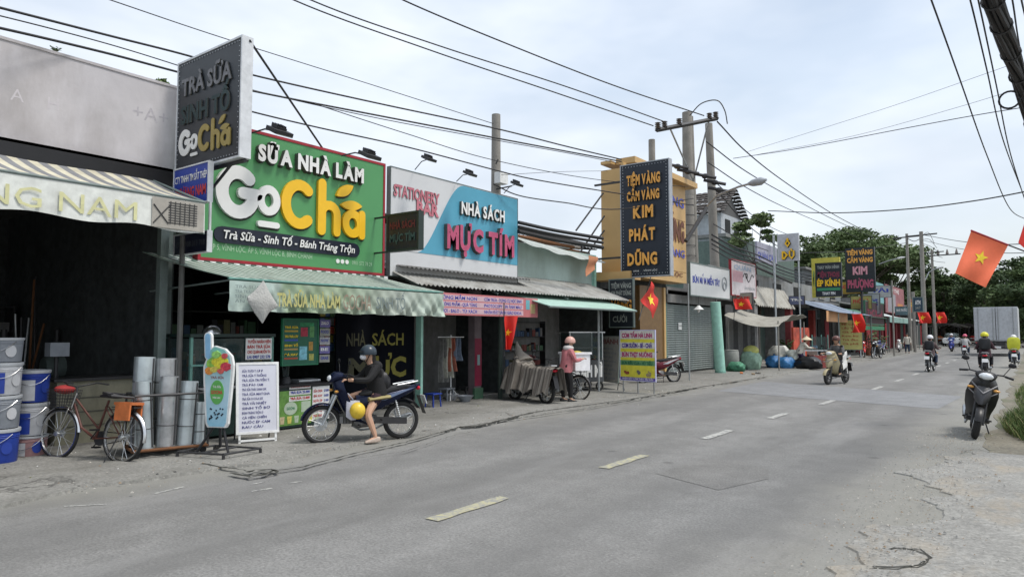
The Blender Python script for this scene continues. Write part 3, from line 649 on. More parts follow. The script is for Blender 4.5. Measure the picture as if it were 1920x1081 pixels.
def surface(name, c0, c1, grain, dust=None, crack=0, roadx=None, bumps=.25):
    m, n, l, b = nodemat(name); g = n.new('ShaderNodeNewGeometry').outputs['Position']
    big = noise(n, l, g, .35, 7, .6, (1.6, .35, 1)); col = ramp(n, l, big, .32, c0, .68, c1)
    mid = noise(n, l, g, 2.2, 8, .7); col = mixc(n, l, .55, col, ramp(n, l, mid, .3, (.36, .36, .36), .7, (.64, .64, .64)), 'OVERLAY')
    fn = noise(n, l, g, grain, 3, .7); col = mixc(n, l, .5, col, ramp(n, l, fn, .3, (.2, .2, .2), .7, (.8, .8, .8)), 'OVERLAY')
    v = n.new('ShaderNodeTexVoronoi'); v.inputs['Scale'].default_value = grain*.9; l.new(g, v.inputs[0])
    col = mixc(n, l, .16, col, ramp(n, l, v.outputs['Color'], .1, (.3, .3, .3), .9, (.7, .7, .7)), 'OVERLAY')
    if dust:
        d = noise(n, l, g, .9, 8, .7, (1, .5, 1)); col = mixc(n, l, ramp(n, l, d, .5, (0, 0, 0), .66, (.75, .75, .75)), col, dust)
    if roadx:
        sx = n.new('ShaderNodeSeparateXYZ'); l.new(g, sx.inputs[0]); w_ = noise(n, l, g, .7, 5, .6)
        ad = n.new('ShaderNodeMath'); ad.operation = 'MULTIPLY_ADD'; ad.inputs[1].default_value = 1.5; l.new(w_, ad.inputs[0]); l.new(sx.outputs[0], ad.inputs[2])
        for (a, b_) in roadx:
            mr = n.new('ShaderNodeMapRange'); mr.interpolation_type = 'SMOOTHSTEP'; mr.inputs[1].default_value = a+.75; mr.inputs[2].default_value = b_+.75; l.new(ad.outputs[0], mr.inputs[0])
            mu = n.new('ShaderNodeMath'); mu.operation = 'MULTIPLY'; mu.inputs[1].default_value = .7; l.new(mr.outputs[0], mu.inputs[0]); col = mixc(n, l, mu.outputs[0], col, (.25, .245, .215))
        for (x0, s_) in ((-5.2, .5), (-6.5, .5), (-2.0, .5), (-3.2, .5)):      # worn wheel tracks
            q = n.new('ShaderNodeMath'); q.operation = 'ADD'; q.inputs[1].default_value = -x0-.75; l.new(ad.outputs[0], q.inputs[0])
            ab = n.new('ShaderNodeMath'); ab.operation = 'ABSOLUTE'; l.new(q.outputs[0], ab.inputs[0])
            mr = n.new('ShaderNodeMapRange'); mr.inputs[1].default_value = s_; mr.inputs[2].default_value = 0; mr.inputs[4].default_value = .45; l.new(ab.outputs[0], mr.inputs[0])
            col = mixc(n, l, mr.outputs[0], col, (.13, .129, .125))
    if roadx:
        sp = n.new('ShaderNodeTexVoronoi'); sp.inputs['Scale'].default_value = .9; l.new(g, sp.inputs[0])
        col = mixc(n, l, ramp(n, l, sp.outputs['Distance'], .035, (.55, .55, .55), .09, (0, 0, 0)), col, (.07, .068, .064))
        st2 = noise(n, l, g, 1.1, 9, .75, (1.3, .3, 1)); col = mixc(n, l, ramp(n, l, st2, .58, (0, 0, 0), .7, (.4, .4, .4)), col, (.11, .108, .102))
        st3 = noise(n, l, g, .55, 6, .6, (1.6, .25, 1)); col = mixc(n, l, ramp(n, l, st3, .55, (0, 0, 0), .66, (.35, .35, .35)), col, (.27, .268, .26))
    if crack:
        vv = n.new('ShaderNodeTexVoronoi'); vv.feature = 'DISTANCE_TO_EDGE'; vv.inputs['Scale'].default_value = crack
        wv = n.new('ShaderNodeVectorMath'); wv.operation = 'ADD'; nz = n.new('ShaderNodeTexNoise'); nz.inputs['Scale'].default_value = 2.5; nz.inputs['Detail'].default_value = 6; l.new(g, nz.inputs[0])
        l.new(g, wv.inputs[0]); l.new(nz.outputs['Color'], wv.inputs[1]); l.new(wv.outputs[0], vv.inputs[0])
        ck = ramp(n, l, vv.outputs['Distance'], .003, (.32, .32, .32), .012, (1, 1, 1)); msk = ramp(n, l, noise(n, l, g, .6, 3), .5, (0, 0, 0), .56, (.8, .8, .8))
        col = mixc(n, l, msk, col, mixc(n, l, 1.0, col, ck, 'MULTIPLY'))
    l.new(col, b.inputs['Base Color']); b.inputs['Roughness'].default_value = .85; b.inputs['Specular IOR Level'].default_value = .3
    bp = n.new('ShaderNodeBump'); bp.inputs['Strength'].default_value = bumps; bp.inputs['Distance'].default_value = .012; l.new(fn, bp.inputs['Height']); l.new(bp.outputs[0], b.inputs['Normal'])
    return m
m_road = surface('asphalt', (.165, .163, .156), (.22, .218, .21), 42, (.15, .148, .142), 0, [(-6.9, -8.3), (-2.3, -.9)], .5)
m_pave = surface('old_concrete_apron', (.18, .177, .163), (.265, .26, .24), 26, (.15, .147, .13), .45, None, .4)
m_verge = surface('verge_concrete', (.23, .227, .212), (.275, .27, .25), 30, (.31, .26, .19), 0, None, .4)
m_ground = surface('dusty_ground', (.16, .15, .12), (.22, .2, .16), 12, (.12, .12, .07))
def jag(y, s, a=.12): return a*(math.sin(y*1.7+s)*.5+math.sin(y*4.3+s*2)*.25+math.sin(y*9.1+s)*.15+random.uniform(-.15, .15))
g = obj('ground', MB().bb(-400, 400, -120, 900, -.3, -.06), m_ground, kind='structure', smooth=False)
def strip(name, xl, xr, z, y0, y1, step, mat, jl=0, jr=0, th=.06, curve=True):
    mb = MB(); ys = list(np.arange(y0, y1+step/2, step)); b = 0
    for y in ys:
        cx = 0
        a = xl+(jag(y, 1, jl) if jl else 0); c = xr+(jag(y, 5, jr) if jr else 0)
        mb.v += [(a, y, z), (c, y, z), (a-.02, y, z-th), (c+.02, y, z-th)]
    for i in range(len(ys)-1):
        p = i*4; q = p+4; mb.f += [[p, p+1, q+1, q], [p+1, p+3, q+3, q+1], [p+2, p, q, q+2]]; mb.m += [0, 0, 0]
    return obj(name, mb, mat, kind='structure', smooth=False)
road = strip('road', -8.3, -.5, 0, -30, 330, 1.5, m_road)
pav = strip('pavement', -24, -7.88, .035, -20, 160, .22, m_pave, 0, .22)
verge = strip('verge', -.95, 9, .014, -20, 11.6, .1, m_verge, .45, 0, .02)
verge2 = strip('roadside_dirt', -.62, 9, .008, 9.0, 200, .4, surface('roadside_dirt', (.15, .14, .11), (.22, .2, .155), 20, (.07, .09, .035)), .12, 0)
# centre line dashes, worn paint
mpaint, n_, l_, b_ = nodemat('worn_yellow_paint'); g_ = n_.new('ShaderNodeNewGeometry').outputs['Position']
l_.new(mixc(n_, l_, ramp(n_, l_, noise(n_, l_, g_, 11, 8, .8), .43, (0, 0, 0), .57, (1, 1, 1)), (.42, .395, .24), (.25, .25, .24)), b_.inputs['Base Color']); b_.inputs['Roughness'].default_value = .8
mwp, n_, l_, b_ = nodemat('worn_white_paint'); g_ = n_.new('ShaderNodeNewGeometry').outputs['Position']
l_.new(mixc(n_, l_, ramp(n_, l_, noise(n_, l_, g_, 11, 8, .8), .43, (0, 0, 0), .57, (1, 1, 1)), (.48, .48, .44), (.2, .2, .2)), b_.inputs['Base Color']); b_.inputs['Roughness'].default_value = .8
dl = [((800, 973), (955, 934)), ((1127, 877), (1213, 854)), ((1315, 822), (1374, 807)), ((1437, 784), (1479, 775)), ((1533, 758), (1568, 750.5))]
ys = [(G(*a)[1], G(*b)[1], (G(*a)[0]+G(*b)[0])/2) for a, b in dl]
y_ = 22.3
while y_ < 110: ys.append((y_, y_+1.5, -3.75)); y_ += 4.2
for k, (a, b, x) in enumerate(ys):
    mb = MB(); st = 6
    for i in range(st+1):
        y = a+(b-a)*i/st; mb.v += [(x-.07+random.uniform(-.012, .012), y, .008), (x+.07+random.uniform(-.012, .012), y, .008)]
    for i in range(st): mb.f.append([i*2, i*2+1, i*2+3, i*2+2]); mb.m.append(0)
    obj('lane_dash', mb, mpaint if k < 2 else mwp, road, world=True, smooth=False)
for pts in ([(290, 925), (345, 912)], [(470, 908), (495, 903)], [(470, 921), (510, 915)], [(540, 906), (565, 902)], [(120, 949), (200, 945)]):     # worn flecks of an old edge line
    a, b = G(*pts[0]), G(*pts[1]); mb = MB(); mb.tube([(a[0], a[1], .004), (b[0], b[1], .004)], .03, 4); mb.v = [(x, y, .0045+.0005*i % .002) for i, (x, y, z) in enumerate(mb.v)]
    mb = MB(); mb.v = [(a[0]-.02, a[1], .004), (a[0]+.02, a[1], .004), (b[0]+.02, b[1], .004), (b[0]-.02, b[1], .004)]; mb.f = [[0, 1, 2, 3]]; mb.m = [0]; obj('paint_fleck', mb, mwp, road, world=True, smooth=False)
mb = MB(); mb.v = [(-7.2, 19.2, .004), (-1.7, 17.6, .004), (-1.5, 21.4, .004), (-4.4, 22.6, .004), (-7.3, 23.8, .004)]; mb.f = [[0, 1, 2, 3, 4]]; mb.m = [0]
obj('asphalt_patch', mb, surface('patch_asphalt', (.19, .195, .2), (.225, .23, .235), 60, None, 0, None, .4), road, world=True, smooth=False)
mb = MB(); mb.v = [(-3.6, 7.6, .004), (-2.7, 7.2, .004), (-2.45, 8.1, .004), (-2.6, 8.6, .004), (-3.1, 9.0, .004), (-3.5, 8.8, .004)]; mb.f = [[0, 1, 2, 3, 4, 5]]; mb.m = [0]
obj('asphalt_patch', mb, surface('old_patch_asphalt', (.155, .152, .145), (.2, .197, .188), 60, None, 0, None, .5), road, world=True, smooth=False)
# cracks: the long broken seam of the pavement and rings round buried covers
mcrack = M('crack_dark', (.05, .05, .042), .95, var=.4, scale=20)
def crack(pts, w_, z, name='crack', parent=None):
    mb = MB(); P_ = []
    for i in range(len(pts)-1):
        a, b = Vector(pts[i][:2]), Vector(pts[i+1][:2]); k = max(2, int((b-a).length/.08))
        for j in range(k): P_.append(a+(b-a)*j/k+Vector((random.uniform(-.02, .02), random.uniform(-.02, .02))))
    for i, q in enumerate(P_):
        d = (P_[min(i+1, len(P_)-1)]-P_[max(i-1, 0)]).normalized(); nn = Vector((-d.y, d.x))*w_*random.uniform(.25, 1)
        mb.v += [(q.x-nn.x, q.y-nn.y, z), (q.x+nn.x, q.y+nn.y, z)]
    for i in range(len(P_)-1): mb.f.append([i*2, i*2+1, i*2+3, i*2+2]); mb.m.append(0)
    return obj(name, mb, mcrack, parent or pav, world=True, smooth=False)
crack([G(u, v, .04) for u, v in ((380, 868), (480, 884), (560, 876), (660, 850), (760, 828), (860, 800), (960, 785), (1100, 765), (1230, 742), (1290, 732))], .03, .039)
crack([G(u, v, .04) for u, v in ((430, 885), (470, 893), (520, 885), (505, 878), (470, 884))], .035, .039)
crack([G(u, v, .04) for u, v in ((445, 889), (490, 890), (515, 880), (480, 879), (455, 888))], .03, .039)
crack([G(u, v, .04) for u, v in ((860, 800), (900, 797), (1000, 772), (1180, 748), (1300, 727), (1440, 705))], .06, .039)
crack([G(u, v, .04) for u, v in ((640, 862), (760, 845), (850, 815), (900, 806))], .01, .039)
for k in range(4): crack([G(u+random.uniform(-6, 6), v+random.uniform(-4, 4), .015) for u, v in ((1630, 1062), (1680, 1064), (1735, 1056), (1745, 1043), (1720, 1030), (1680, 1027), (1660, 1036))], .007, .0165+.0006*k, parent=verge)
for pts in (((1800, 846), (1830, 838), (1865, 847)), ((1790, 835), (1830, 845))): crack([G(u, v, .035) for u, v in pts], .006, .0165, parent=verge)
# loose gravel and grit
def gravel(name, fn, n, r0, r1, mats, kind='stuff'):
    mb = MB()
    for k in range(n):
        x, y, z = fn(); r = random.uniform(r0, r1)*(1 if random.random() < .9 else 2); mb.mi = random.randrange(len(mats)); b = len(mb.v); a = random.random()*3
        for (dx, dy, dz) in ((math.cos(a), math.sin(a), 0), (-math.sin(a), math.cos(a), 0), (-math.cos(a), -math.sin(a), 0), (math.sin(a), -math.cos(a), 0), (0, 0, .8)): mb.v.append((x+dx*r*random.uniform(.7, 1.2), y+dy*r, z+dz*r))
        for q in ((0, 1, 4), (1, 2, 4), (2, 3, 4), (3, 0, 4)): mb.face([b+i for i in q])
    return tag(obj(name, mb, mats, kind=kind, smooth=False), '', 'gravel', kind='stuff')
gm = [M('grit_grey', (.2, .2, .19), .9), M('grit_pale', (.4, .38, .34), .9), M('grit_dark', (.07, .07, .065), .9), M('grit_brown', (.25, .19, .13), .9)]
def gv():
    y = random.uniform(3.2, 30)**1; return (-1.0+random.gauss(0, .32), y if y < 14 else random.uniform(3.2, 14), .025)
gravel('gravel', gv, 3000, .003, .009, [gm[0], gm[0], gm[1], gm[3]])['label'] = 'loose grey gravel along the ragged right edge of the road'
gravel('grit', lambda: (-8.0+random.gauss(0, .3), random.uniform(3, 45), .036), 2400, .003, .011, gm)['label'] = 'grit and leaf crumbs along the edge of the shop pavement'
gravel('litter', lambda: (random.uniform(-10.5, -8.2), random.uniform(3, 40), .036), 350, .006, .018, gm+[M('litter_white', (.6, .6, .58), .8), M('litter_leaf', (.12, .14, .04), .8)])['label'] = 'scraps of paper and leaves scattered on the shop pavement'
# grass and weeds on the right
def blades(name, label, cx, cy, rx, ry, n, h0, h1, cat='grass'):
    mb = MB(); ms = [M('grass_green', (.06, .105, .025), .7), M('grass_light', (.12, .17, .045), .7), M('grass_dry', (.22, .19, .09), .8)]
    for k in range(n):
        a = random.random()*2*pi; q = math.sqrt(random.random()); x = cx+rx*q*math.cos(a); y = cy+ry*q*math.sin(a); h = random.uniform(h0, h1)*(1.25-q*.7)
        dx, dy = random.uniform(-.6, .6)*h, random.uniform(-.6, .6)*h; wx, wy = random.uniform(-.008, .008), random.uniform(.003, .01)
        mb.mi = 0 if random.random() < .5 else (1 if random.random() < .8 else 2)
        mb.add([(x-wx, y-wy, .02), (x+wx, y+wy, .02), (x+dx*.5+wx*.7, y+dy*.5+wy*.7, h*.65), (x+dx, y+dy, h), (x+dx*.5-wx*.7, y+dy*.5-wy*.7, h*.65)], [(0, 1, 2, 4), (4, 2, 3)])
    o = obj(name, mb, ms, smooth=False); return tag(o, label, cat, kind='stuff')
blades('grass', 'grass tussocks on the dirt behind the parked black scooter', .25, 15.2, .75, 2.6, 9000, .1, .42)
blades('grass', 'low grass fringe running on along the right side of the road', .6, 22, 1.0, 8, 8000, .08, .4)
def weed(name, label, x, y, z, n, h, spread, leaf, mat, cat='plant'):
    o = thing(name, label, cat, (x, y, z)); stm = MB(); lf = MB()
    for k in range(n):
        a = random.random()*2*pi; d = Vector((math.cos(a)*spread*random.random(), math.sin(a)*spread*random.random(), h*random.uniform(.6, 1)))
        p0 = Vector((x, y, z)); pm = p0+d*.5+Vector((0, 0, h*.1)); p1 = p0+d; stm.tube([p0, pm, p1], [.008, .006, .003], 5)
        for j in range(9):
            t = .3+.7*j/8; c = p0+d*t+Vector((0, 0, h*.12*(1-t))); aa = random.random()*2*pi; u = Vector((math.cos(aa), math.sin(aa), random.uniform(-.3, .5)))*leaf; s = Vector((-u.y, u.x, 0))*.35
            lf.add([c, c+u*.5+s, c+u, c+u*.5-s], [(0, 1, 2, 3)])
    obj('stem', stm, M('stem_green', (.08, .1, .04), .8), o, world=True); obj('leaves', lf, mat, o, world=True, kind='stuff', smooth=False); return o
lm = M('leaf_green', (.055, .1, .03), .6, var=.4, scale=3)
weed('roadside_weed', 'leafy roadside weed at the right frame edge behind the scooter', .35, 14.9, .02, 14, .95, .4, .12, lm)
weed('roadside_weed', 'low leafy weed in the grass further up the road', .5, 17.4, .02, 12, .8, .5, .12, lm)
# ================================================================ shop buildings
plaster = M('lilac_plaster', (.55, .53, .545), .85, var=.12, scale=1.2, stain=.6, bump=.15)
tealw = M('teal_wall', (.46, .58, .54), .85, var=.12, scale=1.5, stain=.4)
gold = M('gold_cladding', (.56, .36, .15), .5, var=.08, scale=1)
greyw = M('grey_wall', (.22, .22, .215), .85, stain=.5)
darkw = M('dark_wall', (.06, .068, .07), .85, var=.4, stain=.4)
mint = M('mint_paint', (.33, .6, .5), .5, stain=.15)
teal_frame = M('teal_frame', (.12, .27, .23), .45)
gpost = M('green_grey_post', (.16, .2, .19), .6)
def shell(name, label, y0, y1, h, wallm, xf=-11.3, depth=6.5, front=None, roofm=None, group=None):
    """a row shop: two side walls, back wall, floor, ceiling and roof, open at the front"""
    o = thing(name, label, 'shop', (xf, (y0+y1)/2, .035), 0, group)
    B = lambda n, a, m=wallm: obj(n, MB().bb(*a), m, o, world=True, smooth=False)
    xb = xf-depth
    B('side_wall', (xb, xf, y0+.003, y0+.12, .035, h)); B('side_wall', (xb, xf, y1-.12, y1-.003, .035, h)); B('back_wall', (xb-.12, xb, y0+.003, y1-.003, .035, h))
    B('floor', (xb, xf, y0+.12, y1-.12, .02, .06), concrete)
    B('roof', (xb-.12, xf+.0, y0+.003, y1-.003, h+.002, h+.12), roofm or M('roof_sheet', (.25, .25, .25), .6, .3, stain=.5))
    if front: B('front_lintel', (xf-.1, xf, y0+.12, y1-.12, front, h))
    return o
def add(o, name, a, m, smooth=False, **k): return obj(name, MB().bb(*a), m, o, world=True, smooth=smooth, **k)
def corr(mb, x0, z0, x1, z1, y0, y1, pitch=.11, amp=.018, th=.004):
    n = max(8, int((y1-y0)/pitch*4)); mb.sheet(lambda u, v: (x0+(x1-x0)*v, y0+(y1-y0)*u, z0+(z1-z0)*v+amp*math.sin(2*pi*u*(y1-y0)/pitch)), n, 2, th); return mb
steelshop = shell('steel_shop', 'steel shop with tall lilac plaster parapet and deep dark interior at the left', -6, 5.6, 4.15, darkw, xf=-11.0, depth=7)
add(steelshop, 'parapet_wall', (-11.2, -11.0, -6, 5.62, 4.18, 5.6), plaster); add(steelshop, 'parapet_cap', (-11.22, -10.985, -6, 5.63, 5.6, 5.64), plaster)
add(steelshop, 'gutter_beam', (-11.18, -10.8, -6, 5.55, 3.95, 4.18), black)
for y in (-2.5, 1.2, 5.45): add(steelshop, 'pillar', (-11.0, -10.86, y-.07, y+.07, .06, 4.0), gpost)
fad = lthing('faded_lettering', 'faint ghost marks of removed letters on the lilac parapet', 'lettering', (-10.999, -6, 4.18), pi/2)
text('A', 9.3, .62, .17, M('ghost_paint', (.56, .53, .55), .9, var=.08, scale=14), fad, bold=0, y=-.001); text('H', 9.75, .62, .17, M('ghost_paint', (1, 1, 1)), fad, bold=0, y=-.001); text('+A+', 10.9, .78, .22, M('ghost_paint2', (.47, .45, .48), .9, var=.2, scale=20), fad, w_=.55, bold=.0, y=-.001)
# striped awning of the steel shop
aw = thing('striped_awning', 'cream and grey striped awning with faded gold letters on its valance', 'awning', (-10, 2, 3.0))
AY0, AY1 = -6.0, 5.16
mb = MB()
def awf(u, v):
    y = AY0+(AY1-AY0)*u; x = -10.85+1.55*v; return (x, y-.0*v, 4.0-.52*v-.04*math.sin(pi*v)+.01*math.sin(y*3))
mb.sheet(awf, 92, 8, .004, mats=lambda i, j: i % 2)
obj('canvas', mb, [M('canvas_cream', (.56, .53, .41), .9, stain=.4), M('canvas_grey', (.2, .205, .215), .9, stain=.3)], aw, world=True)
mb = MB(); mb.sheet(lambda u, v: (-9.3+.012*math.sin(u*90)*v, AY0+(AY1-AY0)*u, 3.48-(.44+.025*math.sin(u*60))*v), 120, 4, .004); val = obj('valance', mb, M('canvas_white', (.68, .7, .66), .9, stain=.2), aw, world=True)
obj('front_rail', MB().bar((-9.3, AY0, 3.48), (-9.3, AY1, 3.48), .02), gpost, aw, world=True); obj('side_rail', MB().bar((-9.3, AY1, 3.48), (-10.85, AY1, 4.0), .018).bar((-9.3, AY1, 3.04), (-10.86, AY1, 3.3), .015), gpost, aw, world=True)
vl = lthing('valance_lettering', 'faded gold words on the white valance of the striped awning', 'lettering', (-9.28, 0, 3.0), pi/2)
text('PHƯƠNG NAM', 1.35, .1, .24, M('faded_gold', (.6, .59, .33), .8), vl, w_=2.88, bold=0)
pp = lthing('steel_picture', 'black and white print of stacked steel bars on the end of the valance', 'print', (-9.28, 4.42, 3.05), pi/2)
rect(0, .72, 0, .4, M('print_grey', (.36, .34, .3), .8), pp, name='print')
mb = MB()
for k in range(9): mb.bb(.22, .62, -.008, -.004, .07+k*.034, .083+k*.034)
for k in range(6): mb.bb(.24+k*.066, .252+k*.066, -.011, -.008, .06, .37)
mb.bar((.02, -.008, .05), (.25, -.008, .33), .008); mb.bar((.02, -.008, .3), (.22, -.008, .06), .008); obj('bar_pattern', mb, M('print_dark', (.05, .05, .05), .8), pp)
# ---- shells of the row
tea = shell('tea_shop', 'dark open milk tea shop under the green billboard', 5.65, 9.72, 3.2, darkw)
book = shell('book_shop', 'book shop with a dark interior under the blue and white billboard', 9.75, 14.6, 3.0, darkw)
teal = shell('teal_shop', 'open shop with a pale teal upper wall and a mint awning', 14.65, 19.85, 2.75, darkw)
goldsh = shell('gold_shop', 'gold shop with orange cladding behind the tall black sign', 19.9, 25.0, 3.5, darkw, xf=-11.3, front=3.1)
nood = shell('noodle_shop', 'grey shop closed by a roller shutter', 25.05, 30.0, 3.3, greyw)
sh6 = shell('scrap_shop', 'grey shack with a corrugated front and open dark bays', 30.05, 42, 3.1, greyw, xf=-11.2)
# posts under the tea awning
for nm, (u, v), zt in (('post', (332, 820), 3.0),):
    pass
px = FX(298, 700, -10.6)[1]
pst = thing('awning_post', 'grey green steel post between the steel shop and the tea shop', 'post', (-10.6, px, .035)); add(pst, 'shaft', (-10.66, -10.54, px-.06, px+.06, .035, 3.3), gpost); add(pst, 'foot_plate', (-10.7, -10.5, px-.1, px+.1, .035, .05), dsteel)
px2 = FX(335, 700, -10.2)[1]
pst = thing('awning_post', 'thin rusty post right beside the tea shop awning', 'post', (-10.2, px2, .035)); obj('shaft', MB().bar((-10.2, px2, .035), (-10.2, px2, 3.1), .045, .04), M('old_post', (.13, .13, .125), .7, stain=.4), pst, world=True)
# pale book shop front: dark glass with yellow words and the mint jamb
gy = FX(785, 700, -10.85)[1]
gp = lthing('window_sign', 'dark glass panel with yellow book shop words behind the woman', 'sign', (-10.95, 8.85, .1), pi/2)
obj('panel', MB().bb(0, gy-8.85-.05, 0, .04, 0, 1.95), M('night_glass', (.004, .005, .008), .95, spec=.1), gp)
ylw = M('dull_yellow', (.17, .155, .02), .6); drd = M('dull_red_print', (.25, .04, .03), .6)
text('NHÀ', .25, 1.28, .25, M('dim_yellow', (.035, .035, .014), .6), gp, w_=.5); text('SÁCH', .92, 1.28, .25, ylw, gp, w_=.9); text('M', .3, .62, .4, M('dim_yellow', (1, 1, 1)), gp, w_=.6, bold=.04); text('ỰC', 1.0, .62, .4, ylw, gp, w_=.9, bold=.04); text('TÍM', .75, .12, .3, M('dim_yellow', (.035, .035, .014), .6), gp, w_=.7)
jb = thing('door_jamb', 'pale mint door jamb beside the yellow lettered glass', 'door jamb', (-10.85, gy, .035)); add(jb, 'jamb', (-10.93, -10.77, gy-.02, gy+.05, .035, 2.0), mint)
# roller shutter (laths proud of each other)
y0, y1 = FX(1247, 700, -11.28)[1], FX(1336, 700, -11.28)[1]
rs = thing('roller_shutter', 'grey green roller shutter pulled down over the shop front', 'shutter', (-11.25, (y0+y1)/2, .06)); lath = None
z = .1; shm = M('shutter_paint', (.25, .285, .275), .5, .3, var=.12, stain=.35)
while z < 2.72:
    q = obj('lath', MB().tube([(-11.25, y0, z+.04), (-11.25, y1, z+.04)], .046, 6), shm, rs, world=True, smooth=False) if lath is None else lath.copy()
    if lath is not None: C.objects.link(q); q.parent = rs; q.location = lath.location+Vector((0, 0, z-.1))
    else: lath = q
    z += .088
add(rs, 'guide_rail', (-11.3, -11.18, y0-.06, y0, .06, 2.8), teal_frame); add(rs, 'guide_rail', (-11.3, -11.18, y1, y1+.06, .06, 2.8), teal_frame); add(rs, 'roller_box', (-11.45, -11.12, y0-.05, y1+.05, 2.8, 3.12), greyw)
nt_ = lthing('notice', 'small pale notice stuck on the roller shutter', 'notice', (-11.19, FX(1272, 620, -11.19)[1], 1.75), pi/2); rect(0, .32, 0, .28, white, nt_, y=-.006); text('CHO THUÊ', .03, .12, .06, black, nt_, w_=.26, y=-.01, bold=.01)
# gold shop cladding box and pilaster
zt = 7.35
gb = thing('gold_facade_box', 'orange gold cladding box of the gold shop above its entrance', 'facade', (-11, 22.8, 3.5))
add(gb, 'cladding_side', (-11.3, -10.5, 20.0, 20.06, 3.55, 7.0), gold); add(gb, 'cladding_front', (-10.58, -10.5, 20.062, 25.1, 3.5, 7.2), gold); add(gb, 'cladding_end', (-11.3, -10.582, 25.04, 25.1, 3.5, 7.2), gold)
add(gb, 'soffit', (-11.3, -10.582, 20.062, 25.03, 3.5, 3.56), gold); add(gb, 'cornice', (-10.9, -10.2, 20.3, 25.6, 7.2, 7.4), gold); add(gb, 'top_slab', (-11.3, -10.92, 19.98, 25.2, 7.2, 7.3), gold); add(gb, 'lower_ledge', (-11.3, -9.9, 19.3, 20.0, 3.3, 3.55), gold)
for k in range(5): add(gb, 'joint_strip', (-10.5, -10.494, 20.1, 25.05, 3.9+k*.65, 3.915+k*.65), M('joint_brown', (.25, .13, .04), .7))
gl = lthing('gold_facade_lettering', 'blue and brown words on the gold facade half hidden by the black sign', 'lettering', (-10.48, 20, 3.5), pi/2)
bl = M('sign_blue', (.06, .08, .42), .5); br = M('sign_brown', (.16, .05, .02), .5)
text('TIỆM VÀNG', 1.0, 2.85, .35, bl, gl, w_=3.9); text('KIM PHÁT DŨNG', .5, 1.55, .75, br, gl, w_=4.4, bold=.05); text('CẦM ĐỒ VÀNG', .9, .95, .28, bl, gl, w_=4.0); text('ẤP 5 - VĨNH LỘC', .9, .22, .14, br, gl, w_=3.8)
pil = thing('gold_pilaster', 'brown gold pilaster between the gold shop and the shutter', 'pilaster', (-11.1, 23.6, .035)); add(pil, 'shaft', (-11.25, -10.95, FX(1200, 600, -10.95)[1], FX(1243, 600, -10.95)[1], .035, 3.3), M('brown_cladding', (.17, .1, .04), .5))
add(pil, 'edge_strip', (-10.99, -10.9, FX(1243, 600, -10.95)[1]+.005, FX(1243, 600, -10.95)[1]+.16, .035, 3.3), gold)
# upper teal wall, pipes and roof behind it
uy0, uy1 = 14.2, FX(1113, 500, -11.2)[1]
add(teal, 'upper_wall', (-11.35, -11.2, uy0, uy1, 2.86, 4.12), tealw); add(teal, 'wall_post', (-11.2, -11.1, uy1-.12, uy1, 2.6, 4.1), mint); 
pipes = thing('roof_clutter', 'bundle of old pipes and timber lying on the roof edge above the teal wall', 'pipes', (-11.3, 17, 4.3))
for k in range(11):
    a = random.uniform(13.6, 15.4); obj('pipe', MB().bar((-11.5+random.uniform(-.25, .25), a, 4.05+random.uniform(0, .55)), (-11.5+random.uniform(-.25, .25), a+random.uniform(3.5, 5.4), 4.02+random.uniform(0, .5)), random.uniform(.025, .06)), [dsteel, M('rust', (.16, .07, .03), .85), steel, polecon][k % 4], pipes, world=True)
tar = thing('loose_tarpaulin', 'pale sagging tarpaulin hanging above the teal wall', 'tarpaulin', (-11.1, 17, 3.7))
obj('sheet', MB().sheet(lambda u, v: (-11.25+.5*v, 14.3+5.0*u, 4.3-.2*v-.1*math.sin(pi*u)*v+.025*math.sin(u*25)*v-.25*u), 40, 6, .006), M('tarp_pale', (.42, .46, .44), .8, stain=.4), tar, world=True)
oc = thing('orange_rag', 'faded orange rag caught on the tarpaulin above the teal wall', 'cloth', (-10.7, 18.2, 3.4)); obj('rag', MB().sheet(lambda u, v: (-10.62+.03*math.sin(v*7), 18.0+.55*u-.2*v, 3.95-.65*v*(1-.4*u)), 6, 8, .006), M('rag_orange', (.5, .22, .12), .9), oc, world=True)
br_roof = thing('back_roof', 'dark tiled roof of a house behind the teal wall', 'roof', (-15, 17, 4.2)); mb = MB(); corr(mb, -17.5, 5.2, -12.6, 4.65, 12.5, 22, .22, .03); obj('roof_sheet', mb, M('dark_roof', (.09, .085, .08), .85, stain=.4), br_roof, world=True); add(br_roof, 'gable_wall', (-17, -12.8, 12.7, 21.8, .0, 4.55), greyw)
# roof of the book shop: corrugated lean-to with ragged edge
lr = thing('lean_to_roof', 'grey corrugated lean-to roof below the book shop billboard', 'roof', (-10.3, 13, 2.6))
mb = MB(); corr(mb, -11.3, 3.2, -9.75, 2.6, 9.9, 19.0, .13, .02); obj('corrugated_sheet', mb, M('old_corrugated', (.38, .38, .36), .7, .2, stain=.7), lr, world=True)
mb = MB(); corr(mb, -11.0, 3.12, -10.2, 2.98, 10.0, 14.4, .13, .022); obj('upper_sheet', mb, M('old_corrugated2', (.2, .2, .2), .7, .2, stain=.7), lr, world=True)
for y in (10.1, 12.5, 15.5, 18.8): obj('rafter', MB().bar((-11.3, y, 3.13), (-9.78, y, 2.53), .025), gpost, lr, world=True)
